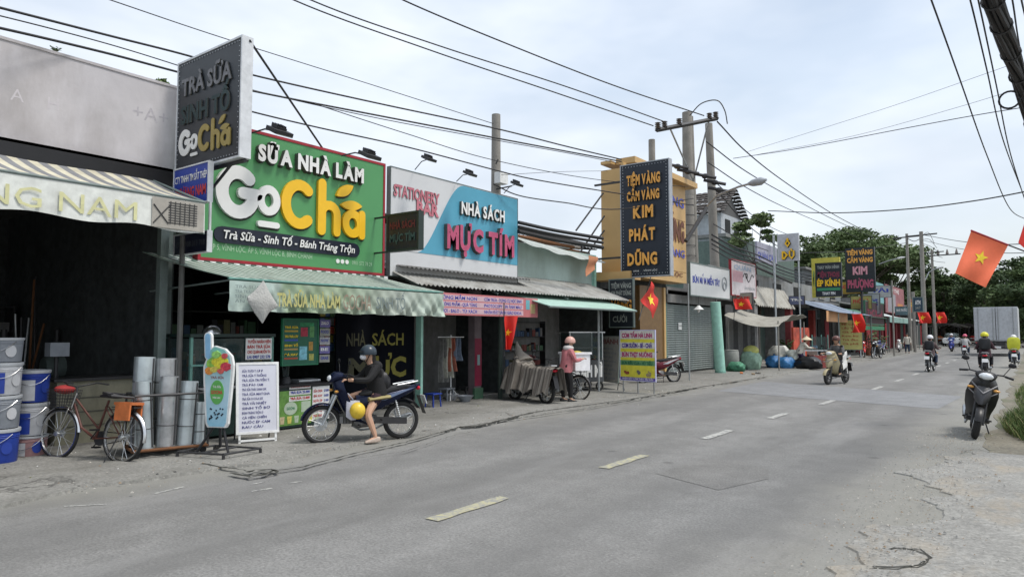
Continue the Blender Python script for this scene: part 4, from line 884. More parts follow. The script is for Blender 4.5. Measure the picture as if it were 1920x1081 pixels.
# flat mint awning and its post
ma = thing('mint_awning', 'flat pale mint sheet awning beside the black gold shop sign', 'awning', (-10.2, 16, 2.4))
obj('sheet', MB().sheet(lambda u, v: (-11.2+2.1*v, 13.6+4.5*u, 2.86-.6*v), 10, 4, .02), M('mint_sheet', (.4, .58, .5), .5, .1), ma, world=True); obj('edge', MB().bar((-9.1, 13.6, 2.25), (-9.1, 18.1, 2.25), .025), gpost, ma, world=True)
obj('post', MB().bar((-9.6, FX(1122, 600, -9.6)[1], .035), (-9.6, FX(1122, 600, -9.6)[1], 2.38), .03), M('pale_post', (.35, .37, .37), .5), ma, world=True)
# tea shop awning: green and white corrugated canvas, patched valance
ta = thing('tea_awning', 'green and white striped awning with a crumpled banner along its edge', 'awning', (-10, 8, 2.4)); TY0, TY1 = 5.55, 10.12
TB0 = 4.95
mb = MB()
def taf(u, v):
    ya = 5.0+4.3*u; yb = TY0+.05+(TY1-TY0)*u; return (-10.75+1.45*v, ya+(yb-ya)*v, 2.86-.42*v-.03*math.sin(pi*v)+.003*math.sin(u*2*pi*30)+.01*math.sin(u*13)*v)
mb.sheet(taf, 30*8, 6, .004, mats=lambda i, j: (i//4) % 2); obj('canvas', mb, [M('awning_green', (.09, .15, .12), .7, stain=.25), M('awning_white', (.44, .49, .44), .7, stain=.5)], ta, world=True)
obj('front_rail', MB().bar((-9.3, TY0, 2.43), (-9.3, TY1, 2.43), .02), teal_frame, ta, world=True)
for k in range(5):
    y = TY0+.1+k*(TY1-TY0-.2)/4; obj('arm', MB().bar((-9.32, y, 2.42), (-11.2, y-.3, 2.3), .015), gpost, ta, world=True)
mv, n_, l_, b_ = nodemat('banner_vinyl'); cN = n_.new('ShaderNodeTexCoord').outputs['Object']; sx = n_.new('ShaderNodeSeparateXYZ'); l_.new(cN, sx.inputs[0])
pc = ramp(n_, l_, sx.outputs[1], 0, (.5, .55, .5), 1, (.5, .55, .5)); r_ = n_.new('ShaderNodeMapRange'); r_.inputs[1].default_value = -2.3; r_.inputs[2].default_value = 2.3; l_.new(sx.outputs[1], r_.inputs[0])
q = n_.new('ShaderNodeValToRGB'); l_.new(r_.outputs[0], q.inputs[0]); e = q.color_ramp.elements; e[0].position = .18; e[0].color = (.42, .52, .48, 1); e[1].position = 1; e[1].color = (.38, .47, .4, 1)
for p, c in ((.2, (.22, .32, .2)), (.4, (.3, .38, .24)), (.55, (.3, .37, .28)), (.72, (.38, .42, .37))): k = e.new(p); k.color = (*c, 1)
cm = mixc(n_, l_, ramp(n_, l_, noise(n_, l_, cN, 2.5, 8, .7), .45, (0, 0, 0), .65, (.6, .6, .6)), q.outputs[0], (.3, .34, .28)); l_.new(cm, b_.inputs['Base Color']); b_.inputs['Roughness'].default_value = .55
def banner_y(u): return TY0+(TY1-TY0)*u
def vf(u, v): return (-9.27+(.035*math.sin(u*47+v*5)+.028*math.sin(u*113-v*9)+.015*math.sin(u*190+v*14))*(.15+v)*(1 if u > .15 else .3), banner_y(u), 2.4-(.44+.008*math.sin(u*40))*v)
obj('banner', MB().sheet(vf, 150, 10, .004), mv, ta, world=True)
bl_ = lthing('banner_lettering', 'faded yellow and brown words on the crumpled awning banner', 'lettering', (-9.205, TY0, 1.95), pi/2)
fy = M('banner_yellow', (.46, .44, .17), .6); fb_ = M('banner_brown', (.27, .2, .15), .6); gr_ = M('banner_grey', (.16, .2, .2), .6)
text('TRÀ SỮA NHÀ LÀM', .75, .1, .2, fy, bl_, w_=1.2, bold=.03); text('GOCHA', 2.02, .08, .26, fb_, bl_, w_=.62, bold=.0); text('SINH TỐ', 2.75, .12, .2, gr_, bl_, w_=.7, bold=.01)
for k, t in enumerate(('TRÀ SỮA', 'TRÀ TRÁI CÂY', 'SINH TỐ', 'ĂN VẶT')): text(t, .05, .34-.07*k, .045, gr_, bl_, w_=.4, bold=0)
kn = thing('tied_cloth', 'grey white cloth knotted over the corner of the tea awning banner', 'cloth', (-9.2, 6, 1.9))
ky = FX(489, 570, -9.2)[1]
obj('cloth', MB().loft([(-9.17, ky-.24, 2.14, .02, .03), (-9.17, ky-.12, 2.1, .05, .17), (-9.15, ky, 2.1, .07, .33), (-9.17, ky+.12, 2.1, .05, .16), (-9.17, ky+.26, 2.05, .02, .02)], 14, 1.4), M('grey_cloth_pale', (.42, .42, .4), .9, bump=.6), kn, world=True)
# scalloped trim under the billboard
tr = thing('scalloped_trim', 'green and white scalloped trim below the green billboard', 'trim', (-10.45, 7.8, 2.7)); 
for k in range(43):
    y = 5.3+k*.103; mb = MB(); mb.prismx([(y, 2.78), (y+.1, 2.78), (y+.1, 2.72), (y+.05, 2.69), (y, 2.72)], -10.46, -10.452); obj('scallop', mb, M('awning_green', (.1, .1, .1)) if k % 2 else M('white_paint', (1, 1, 1)), tr, world=True, smooth=False)
# ================================================================ signs
def fsign(name, label, u0, u1, vt, vb, xp, panel, framem=None, fw=.04, t=.08, cat='sign', group=None, vt1=None, vb1=None):
    a, b = FX(u0, vt, xp), FX(u0, vb, xp); c = FX(u1, vt, xp)
    zt = a[2] if vt1 is None else (a[2]+FX(u1, vt1, xp)[2])/2; zb = b[2] if vb1 is None else (b[2]+FX(u1, vb1, xp)[2])/2
    W, H = c[1]-a[1], zt-zb; o = sign(name, label, cat, (xp, a[1], zb), pi/2, W, H, t, panel, framem, fw, group); return o, W, H
def psign(name, label, u0, u1, vt, vb, yp, panel, framem=None, fw=.03, t=.12, cat='sign', rz=0, group=None):
    um = (u0+u1)/2; a = FY(u0, vt, yp); c = FY(u1, vt, yp); zt = FY(um, vt, yp)[2]; zb = FY(um, vb, yp)[2]
    W, H = c[0]-a[0], zt-zb; o = sign(name, label, cat, (a[0], yp, zb), rz, W, H, t, panel, framem, fw, group); return o, W, H
sg_white = M('letter_white', (.78, .78, .76), .45, var=.04); sg_black = M('letter_black', (.03, .03, .03), .5); sg_yel = M('letter_yellow', (.85, .5, .02), .4, var=.04)
sg_green = M('sign_green', (.085, .29, .11), .4, var=.05, scale=.8); frame_red = M('frame_red', (.32, .02, .03), .45); panel_dark = M('panel_night', (.016, .021, .028), .4, var=.2); panel_white = M('panel_white', (.62, .63, .63), .45, var=.05, scale=1, stain=.12)
sg_red = M('letter_red', (.55, .05, .05), .5); sg_blue = M('letter_blue', (.04, .06, .35), .5); led = M('led_pale', (.45, .47, .5), .4); shade_m = M('letter_shadow_tone', (.02, .03, .02), .6)  # shade_m: dark tone for shadows painted behind raised letters
# 1. the green billboard
bb_, W, H = fsign('billboard', 'big green milk tea billboard with red frame and raised white and yellow letters', 383, 720, 225, 482, -10.5, sg_green, frame_red, .05, .14, 'billboard')
_zt = FX(720, 312, -10.5)[2]; _zb = FX(720, 511, -10.5)[2]
k = W/3.98
def BP(u, v):
    q = FX(u, v, -10.5); return q[1]-bb_.location.y, q[2]-bb_.location.z
x0, z0 = BP(478, 300); x1, _ = BP(676, 330); xs = BP(425, 300)[0]
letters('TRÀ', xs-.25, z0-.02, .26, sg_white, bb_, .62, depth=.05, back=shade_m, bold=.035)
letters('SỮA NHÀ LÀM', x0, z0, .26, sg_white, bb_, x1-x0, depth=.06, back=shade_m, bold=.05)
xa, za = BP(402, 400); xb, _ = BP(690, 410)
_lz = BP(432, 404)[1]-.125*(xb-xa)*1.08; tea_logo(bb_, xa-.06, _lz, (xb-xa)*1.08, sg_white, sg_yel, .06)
tea_logo(bb_, xa-.03, _lz-.03, (xb-xa)*1.08, shade_m, shade_m, .006)  # dark offset copy of the wordmark as its painted shadow
bx0, bz0 = BP(401, 432); bx1, bz1 = BP(672, 462)
mb = MB(); stroke(mb, [(bx0+.12, bz0-.05), (bx1-.12, bz0-.05)], .27, -.03, -.001); obj('text_bar', mb, M('bar_navy', (.012, .016, .03), .4), bb_, smooth=False)
text('Trà Sữa - Sinh Tố - Bánh Tráng Trộn', bx0+.12, bz0-.11, .135, sg_white, bb_, w_=bx1-bx0-.26, y=-.035, shear=.18, bold=.018, depth=.012)
text('ẤP 5, VĨNH LỘC, ẤP 5, VĨNH LỘC B, BÌNH CHÁNH', BP(392, 455)[0], .14, .09, M('pale_green_letter', (.42, .62, .42), .5), bb_, w_=BP(585, 470)[0]-BP(392, 455)[0], bold=.0)
text('0901 572 78 29', BP(660, 480)[0], .12, .075, M('pale_green_letter', (.4, .6, .4), .5), bb_, w_=.5, bold=.0)
for q in range(3): mb = MB(); mb.prism(arc(BP(633, 480)[0]+q*.11, .155, .042, 0, 330, 11), -.012, -.002); obj('icon', mb, sg_white, bb_, smooth=False)
for q in (.12, .5, .88): obj('bracket', MB().bb(W*q-.03, W*q+.03, .14, .8, H*.8, H*.8+.05).bb(W*q-.03, W*q+.03, .14, .8, .2, .25), gpost, bb_)
# floodlights over the boards
def flood(label, base, head, big=1.0):
    o = thing('floodlight', label, 'floodlight', base, 0, 'floodlights reaching out over the billboards'); b, h = Vector(base), Vector(head)
    obj('arm', MB().tube([b, b+(h-b)*.5+Vector((0, 0, .06)), h], .014*big, 6), dsteel, o, world=True)
    obj('lamp_head', MB().box(h.x+.02, h.y, h.z, .3*big, .34*big, .07*big, 0, .45, 0).box(h.x+.0, h.y, h.z+.06*big, .16*big, .2*big, .06*big, 0, .45, 0), dsteel, o, world=True)
    for k in range(4): obj('cooling_fin', MB().box(h.x, h.y-.08*big+k*.053*big, h.z+.1*big, .18*big, .012, .05*big, 0, .45, 0), black, o, world=True)
    obj('lens', MB().box(h.x+.04*big, h.y, h.z-.045*big, .26*big, .3*big, .01, 0, .45, 0), M('lamp_glass', (.25, .27, .22), .15), o, world=True)
for (u0, v0, u1, v1, lab, s) in ((470, 250, 523, 247, 'dark floodlight nearest the tall tea sign', 1.0), (640, 292, 692, 292, 'dark floodlight over the right half of the green billboard', 1.0), (778, 318, 803, 298, 'small floodlight over the stationery words', .75), (856, 340, 880, 326, 'small floodlight over the top of the blue curve', .75), (945, 362, 968, 345, 'small floodlight at the right end of the blue board', .75)):
    xx = -10.45; b = FX(u0, v0, xx); h = FX(u1, v1, -9.95); flood(lab, b, (h[0], h[1], h[2]), s)
# 2. book shop billboard, white with a blue sweep
bk, W, H = fsign('billboard', 'white and blue book shop billboard with raised red and white letters', 733, 970, 312, 512, -10.5, M('board_white', (.6, .61, .62), .45, var=.05, scale=1, stain=.15), gpost, .012, .1, 'billboard', vt1=373, vb1=540)
def KP(u, v):
    q = FX(u, v, -10.5); return q[1]-bk.location.y, q[2]-bk.location.z
z1 = H*.24
cv_ = []
for k in range(15):
    t = k/14; cv_.append((W*(.18+.34*t), z1+(H-.02-z1)*(3*t*t-2*t**3)**.9))
poly = [(W*.02, z1)]+cv_+[(W-.01, H-.02), (W-.01, z1)]
mb = MB(); mb.prism(poly, -.008, -.001); obj('blue_sweep', mb, M('board_blue', (.085, .33, .46), .45, var=.08, scale=1), bk, smooth=False)
rs_ = M('rose_letter', (.5, .16, .2), .55)
text('STATIONERY', KP(737, 365)[0], KP(737, 366)[1], .24, rs_, bk, w_=KP(823, 380)[0]-KP(737, 365)[0], y=-.006, bold=.03, depth=.01); text('BAR', KP(780, 395)[0], KP(780, 399)[1], .26, rs_, bk, w_=KP(822, 390)[0]-KP(780, 395)[0], y=-.006, bold=.04, depth=.01)
letters('NHÀ SÁCH', KP(861, 400)[0], KP(861, 400)[1], .27, sg_white, bk, KP(942, 410)[0]-KP(861, 400)[0], y=-.012, depth=.04, back=shade_m, bold=.035); letters('MỰC TÍM', KP(832, 462)[0], KP(832, 463)[1], .5, M('coral_letter', (.46, .08, .16), .5), bk, KP(958, 480)[0]-KP(832, 462)[0], y=-.012, depth=.06, back=M('coral_shadow', (.12, .05, .06), .6), bold=.045)  # coral letters get a darker red copy as painted drop shadow
for q in (.2, .5, .8): obj('bracket', MB().bb(W*q-.03, W*q+.03, .1, .8, H*.8, H*.8+.05).bb(W*q-.03, W*q+.03, .1, .8, .2, .25), gpost, bk)
# 3. small dark led sign between the two billboards
o, W, H = psign('led_sign', 'small dark two sided book shop sign between the green and blue billboards', 728, 783, 402, 466, 9.35, panel_dark, M('dark_green_frame', (.02, .035, .03), .4), .04, .12)
text('NHÀ SÁCH', .06, H*.6, H*.2, M('dim_red_letter', (.16, .03, .03), .6), o, w_=W-.12, y=-.012, bold=.03); text('MỰC TÍM', .06, H*.22, H*.22, M('dim_teal_letter', (.05, .1, .09), .6), o, w_=W-.12, y=-.012, bold=.03)
obj('arm', MB().bb(-.5, .0, .04, .08, H, H+.03).bb(-.5, 0, .04, .08, -.04, -.01), dsteel, o)
# 4. tall tea sign at a right angle to the street, and its stay
o, W, H = psign('projecting_sign', 'tall dark projecting tea sign with white side and dotted border high at the left', 337, 453, 96, 305, 5.5, M('panel_slate', (.022, .027, .033), .4), M('sign_side_white', (.62, .64, .66), .4), .03, .16)
led_dots(o, W, H, led, .075, .04, .009)
dw = M('dim_white_letter', (.14, .14, .15), .5, var=.5, scale=12); 
text('TRÀ SỮA', W*.08, H*.68, H*.15, dw, o, w_=W*.8, y=-.01, bold=.03, depth=.01); text('SINH TỐ', W*.08, H*.42, H*.16, M('dark_letter', (.018, .04, .042), .6), o, w_=W*.78, y=-.01, bold=.03, depth=.01)
tea_logo(o, W*.04, H*.015, W*.93, sg_white, M('dull_gold_letter', (.34, .26, .08), .5), .015, -.006)
sx_, sy_, sz_ = o.location; 
st = thing('sign_stay', 'thin dark steel stay running from the tall tea sign down behind the green billboard', 'stay', (-10.6, 8.0, 4.9)); a = FY(468, 76, 5.6); b = FX(604, 277, -10.6); obj('rod', MB().bar(a, b, .018), dsteel, st, world=True)
st = thing('sign_bracket', 'dark horizontal steel arm under the tall tea sign', 'bracket', (-10.5, 5.6, 4.3)); obj('arm', MB().bar((-11, 5.6, sz_-.06), (sx_+W, 5.6, sz_-.06), .03).bar((sx_+W*.8, 5.6, sz_-.06), (-10.9, 5.6, sz_-.95), .022), dsteel, st, world=True)
# 5. blue steel company sign with its white edge and dark foot panel
o, W, H = psign('projecting_sign', 'blue and white steel company sign between the striped awning and the green billboard', 328, 391, 312, 382, 5.35, M('steel_sign_blue', (.03, .06, .33), .45), M('sign_side_white', (1, 1, 1)), .02, .06)
text('CTY TNHH TM SẮT THÉP', .03, H*.62, H*.18, sg_white, o, w_=W-.06, bold=.02); text('PHƯƠNG NAM', .05, H*.2, H*.26, sg_red, o, w_=W-.1, bold=.03)
o2, W2, H2 = psign('projecting_sign', 'dark navy lower panel under the blue steel company sign', 328, 389, 438, 474, 5.35, M('navy_dark', (.012, .015, .035), .4), M('sign_side_white', (1, 1, 1)), .015, .06)
text('ĐT: 0908 313 718', .06, H2*.35, H2*.28, M('dim_grey_letter', (.09, .1, .12), .6), o2, w_=W2-.12)
st = thing('sign_post', 'thin white strip joining the blue sign and its lower panel', 'post', (o.location.x+W+.02, 5.38, 2.9)); add(st, 'strip', (o.location.x+W, o.location.x+W+.03, 5.37, 5.4, o2.location.z+H2, o.location.z-.02), white)
# 6. red text banner below the lean-to
o, W, H = fsign('text_banner', 'pink red banner with rows of small blue words hanging from the lean-to roof', 808, 1008, 546, 589, -9.6, M('banner_pink', (.5, .16, .17), .6, var=.1, scale=2), None, 0, .01, 'banner', vt1=560, vb1=595)
for r_i, (t1, t2) in enumerate((('TRƯỜNG MẦM NON', 'CƠM TRƯA - DỤNG CỤ HỌC SINH'), ('VĂN PHÒNG PHẨM - QUÀ TẶNG', 'PHOTOCOPY - IN ẢNH MÀU'), ('ĐỒ CHƠI - BALO - TÚI XÁCH', 'NHẬN ĐẶT SÁCH GIÁO KHOA'))):
    zz = H*(.72-.3*r_i); rect(.03, W*.84, zz-.02, zz+H*.2, M('banner_pale', (.55, .38, .42), .6), o)
    text(t1, .05, zz, H*.15, sg_blue, o, w_=W*.37, bold=.02); text(t2, W*.45, zz, H*.15, sg_blue, o, w_=W*.37, bold=.02)
rect(W*.87, W*.91, H*.4, H*.9, M('print_cyan', (.15, .4, .45), .6), o); rect(W*.92, W*.97, H*.2, H*.7, M('print_sand', (.5, .4, .2), .6), o)
# 7. tall black gold-shop sign
o, W, H = psign('projecting_sign', 'tall black gold shop sign with raised gold words and a dotted border', 1164, 1253, 305, 517, 19.4, M('panel_navy', (.014, .019, .03), .4), M('frame_pale', (.35, .37, .4), .4), .03, .2)
gd = M('gold_letter', (.75, .36, .07), .4, var=.05); led_dots(o, W, H, led, .1, .07, .014)
for t, zf, hf, xf_, wf in (('TIỆM VÀNG', .81, .085, .15, .7), ('CẦM VÀNG', .67, .08, .15, .68), ('KIM', .515, .1, .28, .42), ('PHÁT', .315, .1, .19, .54), ('DŨNG', .1, .1, .15, .62)): letters(t, W*xf_, H*zf, H*hf, gd, o, W*wf, y=-.004, depth=.05, bold=.045, res=2)
text('0908 .  . VĨNH LỘC', W*.25, H*.04, H*.014, sg_white, o, w_=W*.5, bold=0)
for zz in (.6, H-.5): obj('arm', MB().bb(-1.0, 0, .05, .11, zz, zz+.06), dsteel, o)
st = thing('sign_brace', 'three black slanted steel braces between the gold cladding and the tarpaulin', 'brace', (-11, 19.5, 5))
for (a, b) in (((1131, 362), (1080, 432)), ((1133, 405), (1075, 492)), ((1133, 432), (1098, 480))): obj('rod', MB().bar(FY(a[0], a[1], 19.9), FX(b[0], b[1], -11.4), .028), dsteel, st, world=True)
# 8. small black sign under it
o, W, H = psign('hanging_sign', 'small black and gold sign below the teal wall beside the gold entrance', 1143, 1186, 524, 612, 19.0, panel_dark, gpost, .03, .08)
text('TIỆM VÀNG', .05, H*.82, H*.1, M('grey_letter', (.28, .3, .28), .6), o, w_=W-.1, bold=.03); text('KIM PHÁT DŨNG', .05, H*.67, H*.09, M('grey_letter', (1, 1, 1)), o, w_=W-.1, bold=.03); text('VÀNG', .04, H*.36, H*.2, gd, o, w_=W-.08, bold=.05); text('CƯỚI', .1, H*.1, H*.12, M('grey_letter', (1, 1, 1)), o, w_=W-.3, bold=.02)
# 9. noodle sign and pink-white one
o, W, H = fsign('shop_sign', 'white noodle shop sign with blue words over the roller shutter', 1294, 1367, 492, 553, -10.6, panel_white, gpost, .04, .1, vt1=507, vb1=559)
text('BÚN MẮM MIỀN TÂY', W*.05, H*.4, H*.2, sg_blue, o, w_=W*.68, bold=.04); mb = MB(); mb.torus((W*.85, -.006, H*.5), H*.22, .03, 'y', 20, 5); mb.torus((W*.85, -.006, H*.42), H*.12, .025, 'y', 16, 5); obj('bowl_print', mb, M('print_lines', (.3, .32, .34), .6), o)
o, W, H = fsign('shop_sign', 'pale pink and white shop sign with a sketched animal beside the noodle sign', 1371, 1416, 490, 553, -10.6, M('panel_pinkwhite', (.56, .52, .54), .5, stain=.3), frame_red, .03, .1, vt1=492, vb1=556)
rect(W*.04, W*.45, H*.38, H*.7, M('print_rose', (.5, .3, .33), .6), o); text('QUÁN', W*.1, H*.75, H*.12, M('print_blue2', (.3, .38, .5), .6), o, w_=W*.7, bold=.03); text('ĂN NGON', W*.5, H*.2, H*.08, M('print_lines', (1, 1, 1)), o, w_=W*.45, bold=.02)
mb = MB(); mb.tube([(W*(.45+.45*t), -.01, H*(.55+.12*math.sin(t*9))) for t in np.linspace(0, 1, 12)], .02, 5); mb.torus((W*.6, -.01, H*.6), .12, .018, 'y', 14, 4); obj('line_print', mb, M('print_dark', (1, 1, 1)), o)
# 10. far signs
o, W, H = fsign('shop_sign', 'faded lilac sign with small blue words left of the umbrella sign', 1419, 1456, 452, 489, -11.2, M('panel_lilac', (.34, .34, .42), .6, stain=.3), None, 0, .1)
text('QUÁN CƠM', .1, H*.2, H*.3, sg_blue, o, w_=W*.9, bold=.03)
o, W, H = psign('projecting_sign', 'pale grey square sign with two yellow words on a thin pole', 1457, 1497, 438, 489, 36, M('panel_grey', (.46, .47, .5), .5), None, 0, .15)
letters('Ô', W*.36, H*.52, H*.24, sg_yel, o, W*.28, depth=.06, back=shade_m, bold=.05, res=1); letters('DÙ', W*.22, H*.08, H*.27, sg_yel, o, W*.6, depth=.06, back=shade_m, bold=.05, res=1)
obj('pole', MB().bar((-.2, .1, -4.5), (-.2, .1, H), .06), steel, o); obj('pole', MB().bar((W*.95, .1, -4.5), (W*.95, .1, 0), .04), steel, o)
o, W, H = psign('projecting_sign', 'yellow framed sign behind the black glass pressing sign', 1521, 1574, 483, 557, 46, M('panel_yellow', (.6, .52, .08), .5), None, 0, .2)
text('ĐẠI', .08, H*.3, H*.35, M('print_green', (.05, .25, .12), .6), o, w_=W*.14, bold=.05)
o, W, H = psign('projecting_sign', 'black glass pressing sign with yellow, maroon and white words', 1528, 1577, 492, 556, 44, panel_dark, None, 0, .2)
text('THAY MÀN HÌNH', W*.08, H*.82, H*.09, M('grey_letter', (1, 1, 1)), o, w_=W*.84, bold=.04); text('ĐIỆN THOẠI', W*.08, H*.58, H*.14, M('maroon_letter', (.22, .03, .06), .6), o, w_=W*.84, bold=.05); text('ÉP KÍNH', W*.06, H*.32, H*.17, sg_yel, o, w_=W*.88, bold=.05); rect(W*.05, W*.95, H*.18, H*.26, M('print_green', (1, 1, 1)), o); text('THAY PIN', W*.25, H*.06, H*.08, sg_white, o, w_=W*.5, bold=.03)
o, W, H = psign('projecting_sign', 'tall black far gold shop sign with yellow words over pink words', 1584, 1639, 464, 547, 50, panel_dark, None, 0, .25)
text('TIỆM VÀNG', W*.06, H*.84, H*.1, gd, o, w_=W*.88, bold=.05); text('CẦM VÀNG', W*.06, H*.67, H*.1, gd, o, w_=W*.88, bold=.05); pk = M('pink_letter', (.6, .28, .33), .5); text('KIM', W*.25, H*.4, H*.17, pk, o, w_=W*.5, bold=.05); text('PHƯỢNG', W*.06, H*.1, H*.17, M('rose_letter2', (.4, .08, .14), .5), o, w_=W*.88, bold=.05)
obj('pole', MB().bar((W*.5, .3, -4), (W*.5, .3, 0), .07), dsteel, o)
o, W, H = fsign('shop_sign', 'dark sign with maroon words above a green band on the far pavement', 1622, 1656, 564, 606, -9.2, M('panel_maroon', (.04, .015, .02), .5), M('frame_green', (.05, .15, .09), .5), .08, .15)
text('TÓC XINH', W*.1, H*.35, H*.3, M('maroon_letter', (1, 1, 1)), o, w_=W*.8, bold=.04)
o, W, H = fsign('shop_sign', 'green band sign under the dark maroon far sign', 1617, 1658, 610, 618, -9.2, M('green_band', (.04, .2, .1), .5), None, 0, .1)
o, W, H = fsign('billboard', 'small teal board far down the row beside the black gold sign', 1642, 1656, 528, 566, -11, M('far_teal', (.2, .42, .45), .5), None, 0, .1)
o, W, H = fsign('billboard', 'wide brick pink board far down the row left of the tall poles', 1660, 1694, 532, 585, -11, M('far_pink', (.3, .13, .14), .6, var=.3, scale=1), None, 0, .1); rect(W*.1, W*.5, .1, H*.7, M('far_grey', (.3, .3, .33), .6), o); text('SIÊU THỊ', W*.1, H*.78, H*.13, sg_white, o, w_=W*.6); rect(W*.6, W*.9, .1, H*.4, M('far_orange', (.45, .2, .08), .6), o)
o, W, H = psign('projecting_sign', 'small dark blue lightbox on the pole above the far red flags', 1712, 1729, 558, 583, 58, M('panel_slateblue', (.03, .06, .09), .5), gpost, .06, .2); text('ATM', W*.2, H*.5, H*.3, sg_white, o, w_=W*.6, bold=.04); text('24/7', W*.2, H*.15, H*.2, M('grey_letter', (1, 1, 1)), o, w_=W*.6, bold=.03)
# ================================================================ standing boards
def board_at(name, label, pl, pr, htop, zb, panel, framem, fw=.02, t=.025, lean=0, cat='sign board'):
    a, b = Vector(pl[:2]), Vector(pr[:2]); d = b-a; W = d.length; rz = math.atan2(d.y, d.x)
    o = lthing(name, label, cat, (a.x, a.y, .035), rz, None, (lean, 0)); o_ = MB().bb(0, W, 0, t, zb, htop); obj('panel', o_, panel, o, smooth=False)
    for q in ((-fw, W+fw, -.008, t+.005, htop, htop+fw), (-fw, W+fw, -.008, t+.005, zb-fw, zb), (-fw, 0, -.008, t+.005, zb, htop), (W, W+fw, -.008, t+.005, zb, htop)): obj('frame', MB().bb(*q), framem, o, smooth=False)
    return o, W
# yellow rice board
o, W = board_at('menu_board', 'yellow and purple rice menu board standing on thin legs at the kerb', G(1164, 736), G(1229, 741), 1.66, .33, M('board_yellow', (.75, .68, .07), .5), M('frame_lilac', (.55, .55, .75), .5), .02)
H = 1.33; zb = .33; pw = M('board_cream', (.7, .68, .6), .5)
rect(0, W, zb+H*.83, zb+H, M('board_cream', (1, 1, 1)), o); rect(0, W, zb+H*.64, zb+H*.76, M('board_cream', (1, 1, 1)), o); rect(0, W, zb+H*.46, zb+H*.57, M('board_cream', (1, 1, 1)), o); rect(0, W, zb+H*.3, zb+H*.4, M('board_green', (.15, .33, .15), .6), o); rect(0, W, zb, zb+H*.06, M('board_violet', (.1, .05, .35), .6), o)
mg = M('letter_magenta', (.45, .04, .16), .5); vi = M('letter_violet', (.08, .03, .28), .5)
text('CƠM TẤM HÀ LINH', W*.05, zb+H*.86, H*.085, mg, o, w_=W*.88, y=-.008, bold=.05); text('CƠM SƯỜN - BÌ - CHẢ', W*.05, zb+H*.66, H*.08, vi, o, w_=W*.88, y=-.008, bold=.05); text('BÚN THỊT NƯỚNG', W*.05, zb+H*.475, H*.085, mg, o, w_=W*.88, y=-.008, bold=.05); text('BÚN RIÊU CUA - HỦ TIẾU', W*.05, zb+H*.315, H*.06, M('letter_green', (.03, .15, .07), .5), o, w_=W*.88, y=-.008, bold=.04); text('NHẬN ĐẶT CƠM THEO YÊU CẦU', W*.05, zb+H*.015, H*.035, sg_white, o, w_=W*.9, y=-.008, bold=.03)
for k, c in enumerate(((.3, .08, .04), (.16, .15, .13), (.35, .28, .16))):
    mb = MB()
    for j in range(5): mb.prism(arc(W*(.17+.33*k)+random.uniform(-.06, .06), zb+H*(.15+random.uniform(-.04, .04)), random.uniform(.02, .05), 0, 320, 9), -.006-.001*j, -.002)
    obj('food_print', mb, [M('food_print%d' % k, c, .6, var=.5, scale=30)], o, smooth=False)
for x in (.08, W*.5, W-.05): obj('leg', MB().bb(x-.015, x+.015, .005, .02, 0, zb-.02), steel, o)
# grey menu board by the glass cart
o, W = board_at('menu_board', 'worn grey menu board with red heading beside the yellow rice board', G(1128, 728), G(1158, 733), 1.5, .2, M('board_grey', (.5, .48, .44), .6, stain=.4), gpost, .015, lean=-.05)
text('BÁNH', .03, 1.28, .14, M('dull_red_letter', (.28, .1, .1), .6), o, w_=W*.9, bold=.03)
for k in range(8): text(['Bánh mì chả', 'Bánh mì trứng', 'Bánh bao', 'Xôi mặn', 'Bánh mì thịt', 'Hủ tiếu', 'Bún bò', 'Cà phê'][k], .04, 1.12-.12*k, .055, M('print_lines', (1, 1, 1)), o, w_=W*(.6+.2*(k % 2)), bold=.02)
obj('leg', MB().tube([(0, .02, .2), (0, 0, 0), (W, 0, 0), (W, .02, .2)], .013, 6).tube([(W, .02, .2), (W+.12, .1, .18), (W+.18, .12, 0)], .012, 6), dsteel, o)
# white handwritten a-frame
o, W = board_at('menu_board', 'white a-frame drinks list with handwritten rows beside the cup shaped sign', G(447, 836), G(519, 830), 1.14, .16, M('whiteboard', (.6, .61, .68), .4, var=.04), M('white_paint', (1, 1, 1)), .035, lean=-.12)
hw = M('ink_blue', (.06, .06, .2), .6)
for k in range(13): text(['SỮA TƯƠI T.C.Đ.Đ', 'TRÀ SỮA T.THỐNG', 'TRÀ SỮA TRUYỀN T.', 'TRÀ ĐÀO CAM', 'TRÀ SỮA THÁI XANH 20K', 'TRÀ SỮA MATCHA', 'TRÀ SỮA SOCOLA 25K', 'TRÀ VẢI NHIỆT', 'SINH TỐ BƠ', 'BÁNH TRÁNG TRỘN 15', 'CÁ VIÊN CHIÊN', 'NƯỚC ÉP CAM', 'RAU CÂU'][k], .05, 1.03-.068*k, .034, hw, o, w_=W*(.55+.18*((k*7) % 3)/2), bold=.02, res=1)
obj('leg', MB().bb(.0, .03, 0, .025, 0, .13).bb(W-.03, W, 0, .025, 0, .13).bb(0, W, -.0, .02, .02, .05), white, o); obj('back_leg', MB().bar((.02, .03, 1.1), (.02, .42, .02), .012).bar((W-.02, .03, 1.1), (W-.02, .42, .02), .012), dsteel, o)
# yellow board far
o, W = board_at('menu_board', 'pale yellow menu board with orange food pictures far down the pavement', (-9.6, 46.8), (-8.45, 47.3), 2.35, .55, M('board_paleyellow', (.42, .4, .14), .6, var=.15, scale=4), gpost, .03)
for k in range(6): text(['MÌ CAY', 'Lẩu Thái', 'Gà rán', 'Kem bơ', 'Trà đào', 'Cà phê'][k], .1, 2.05-.24*k, .12, M('print_brown', (.3, .1, .04), .6), o, w_=W*.75, bold=.03, res=1)
for x in (.1, W-.1): obj('leg', MB().bb(x-.03, x+.03, .02, .05, 0, .55), steel, o)
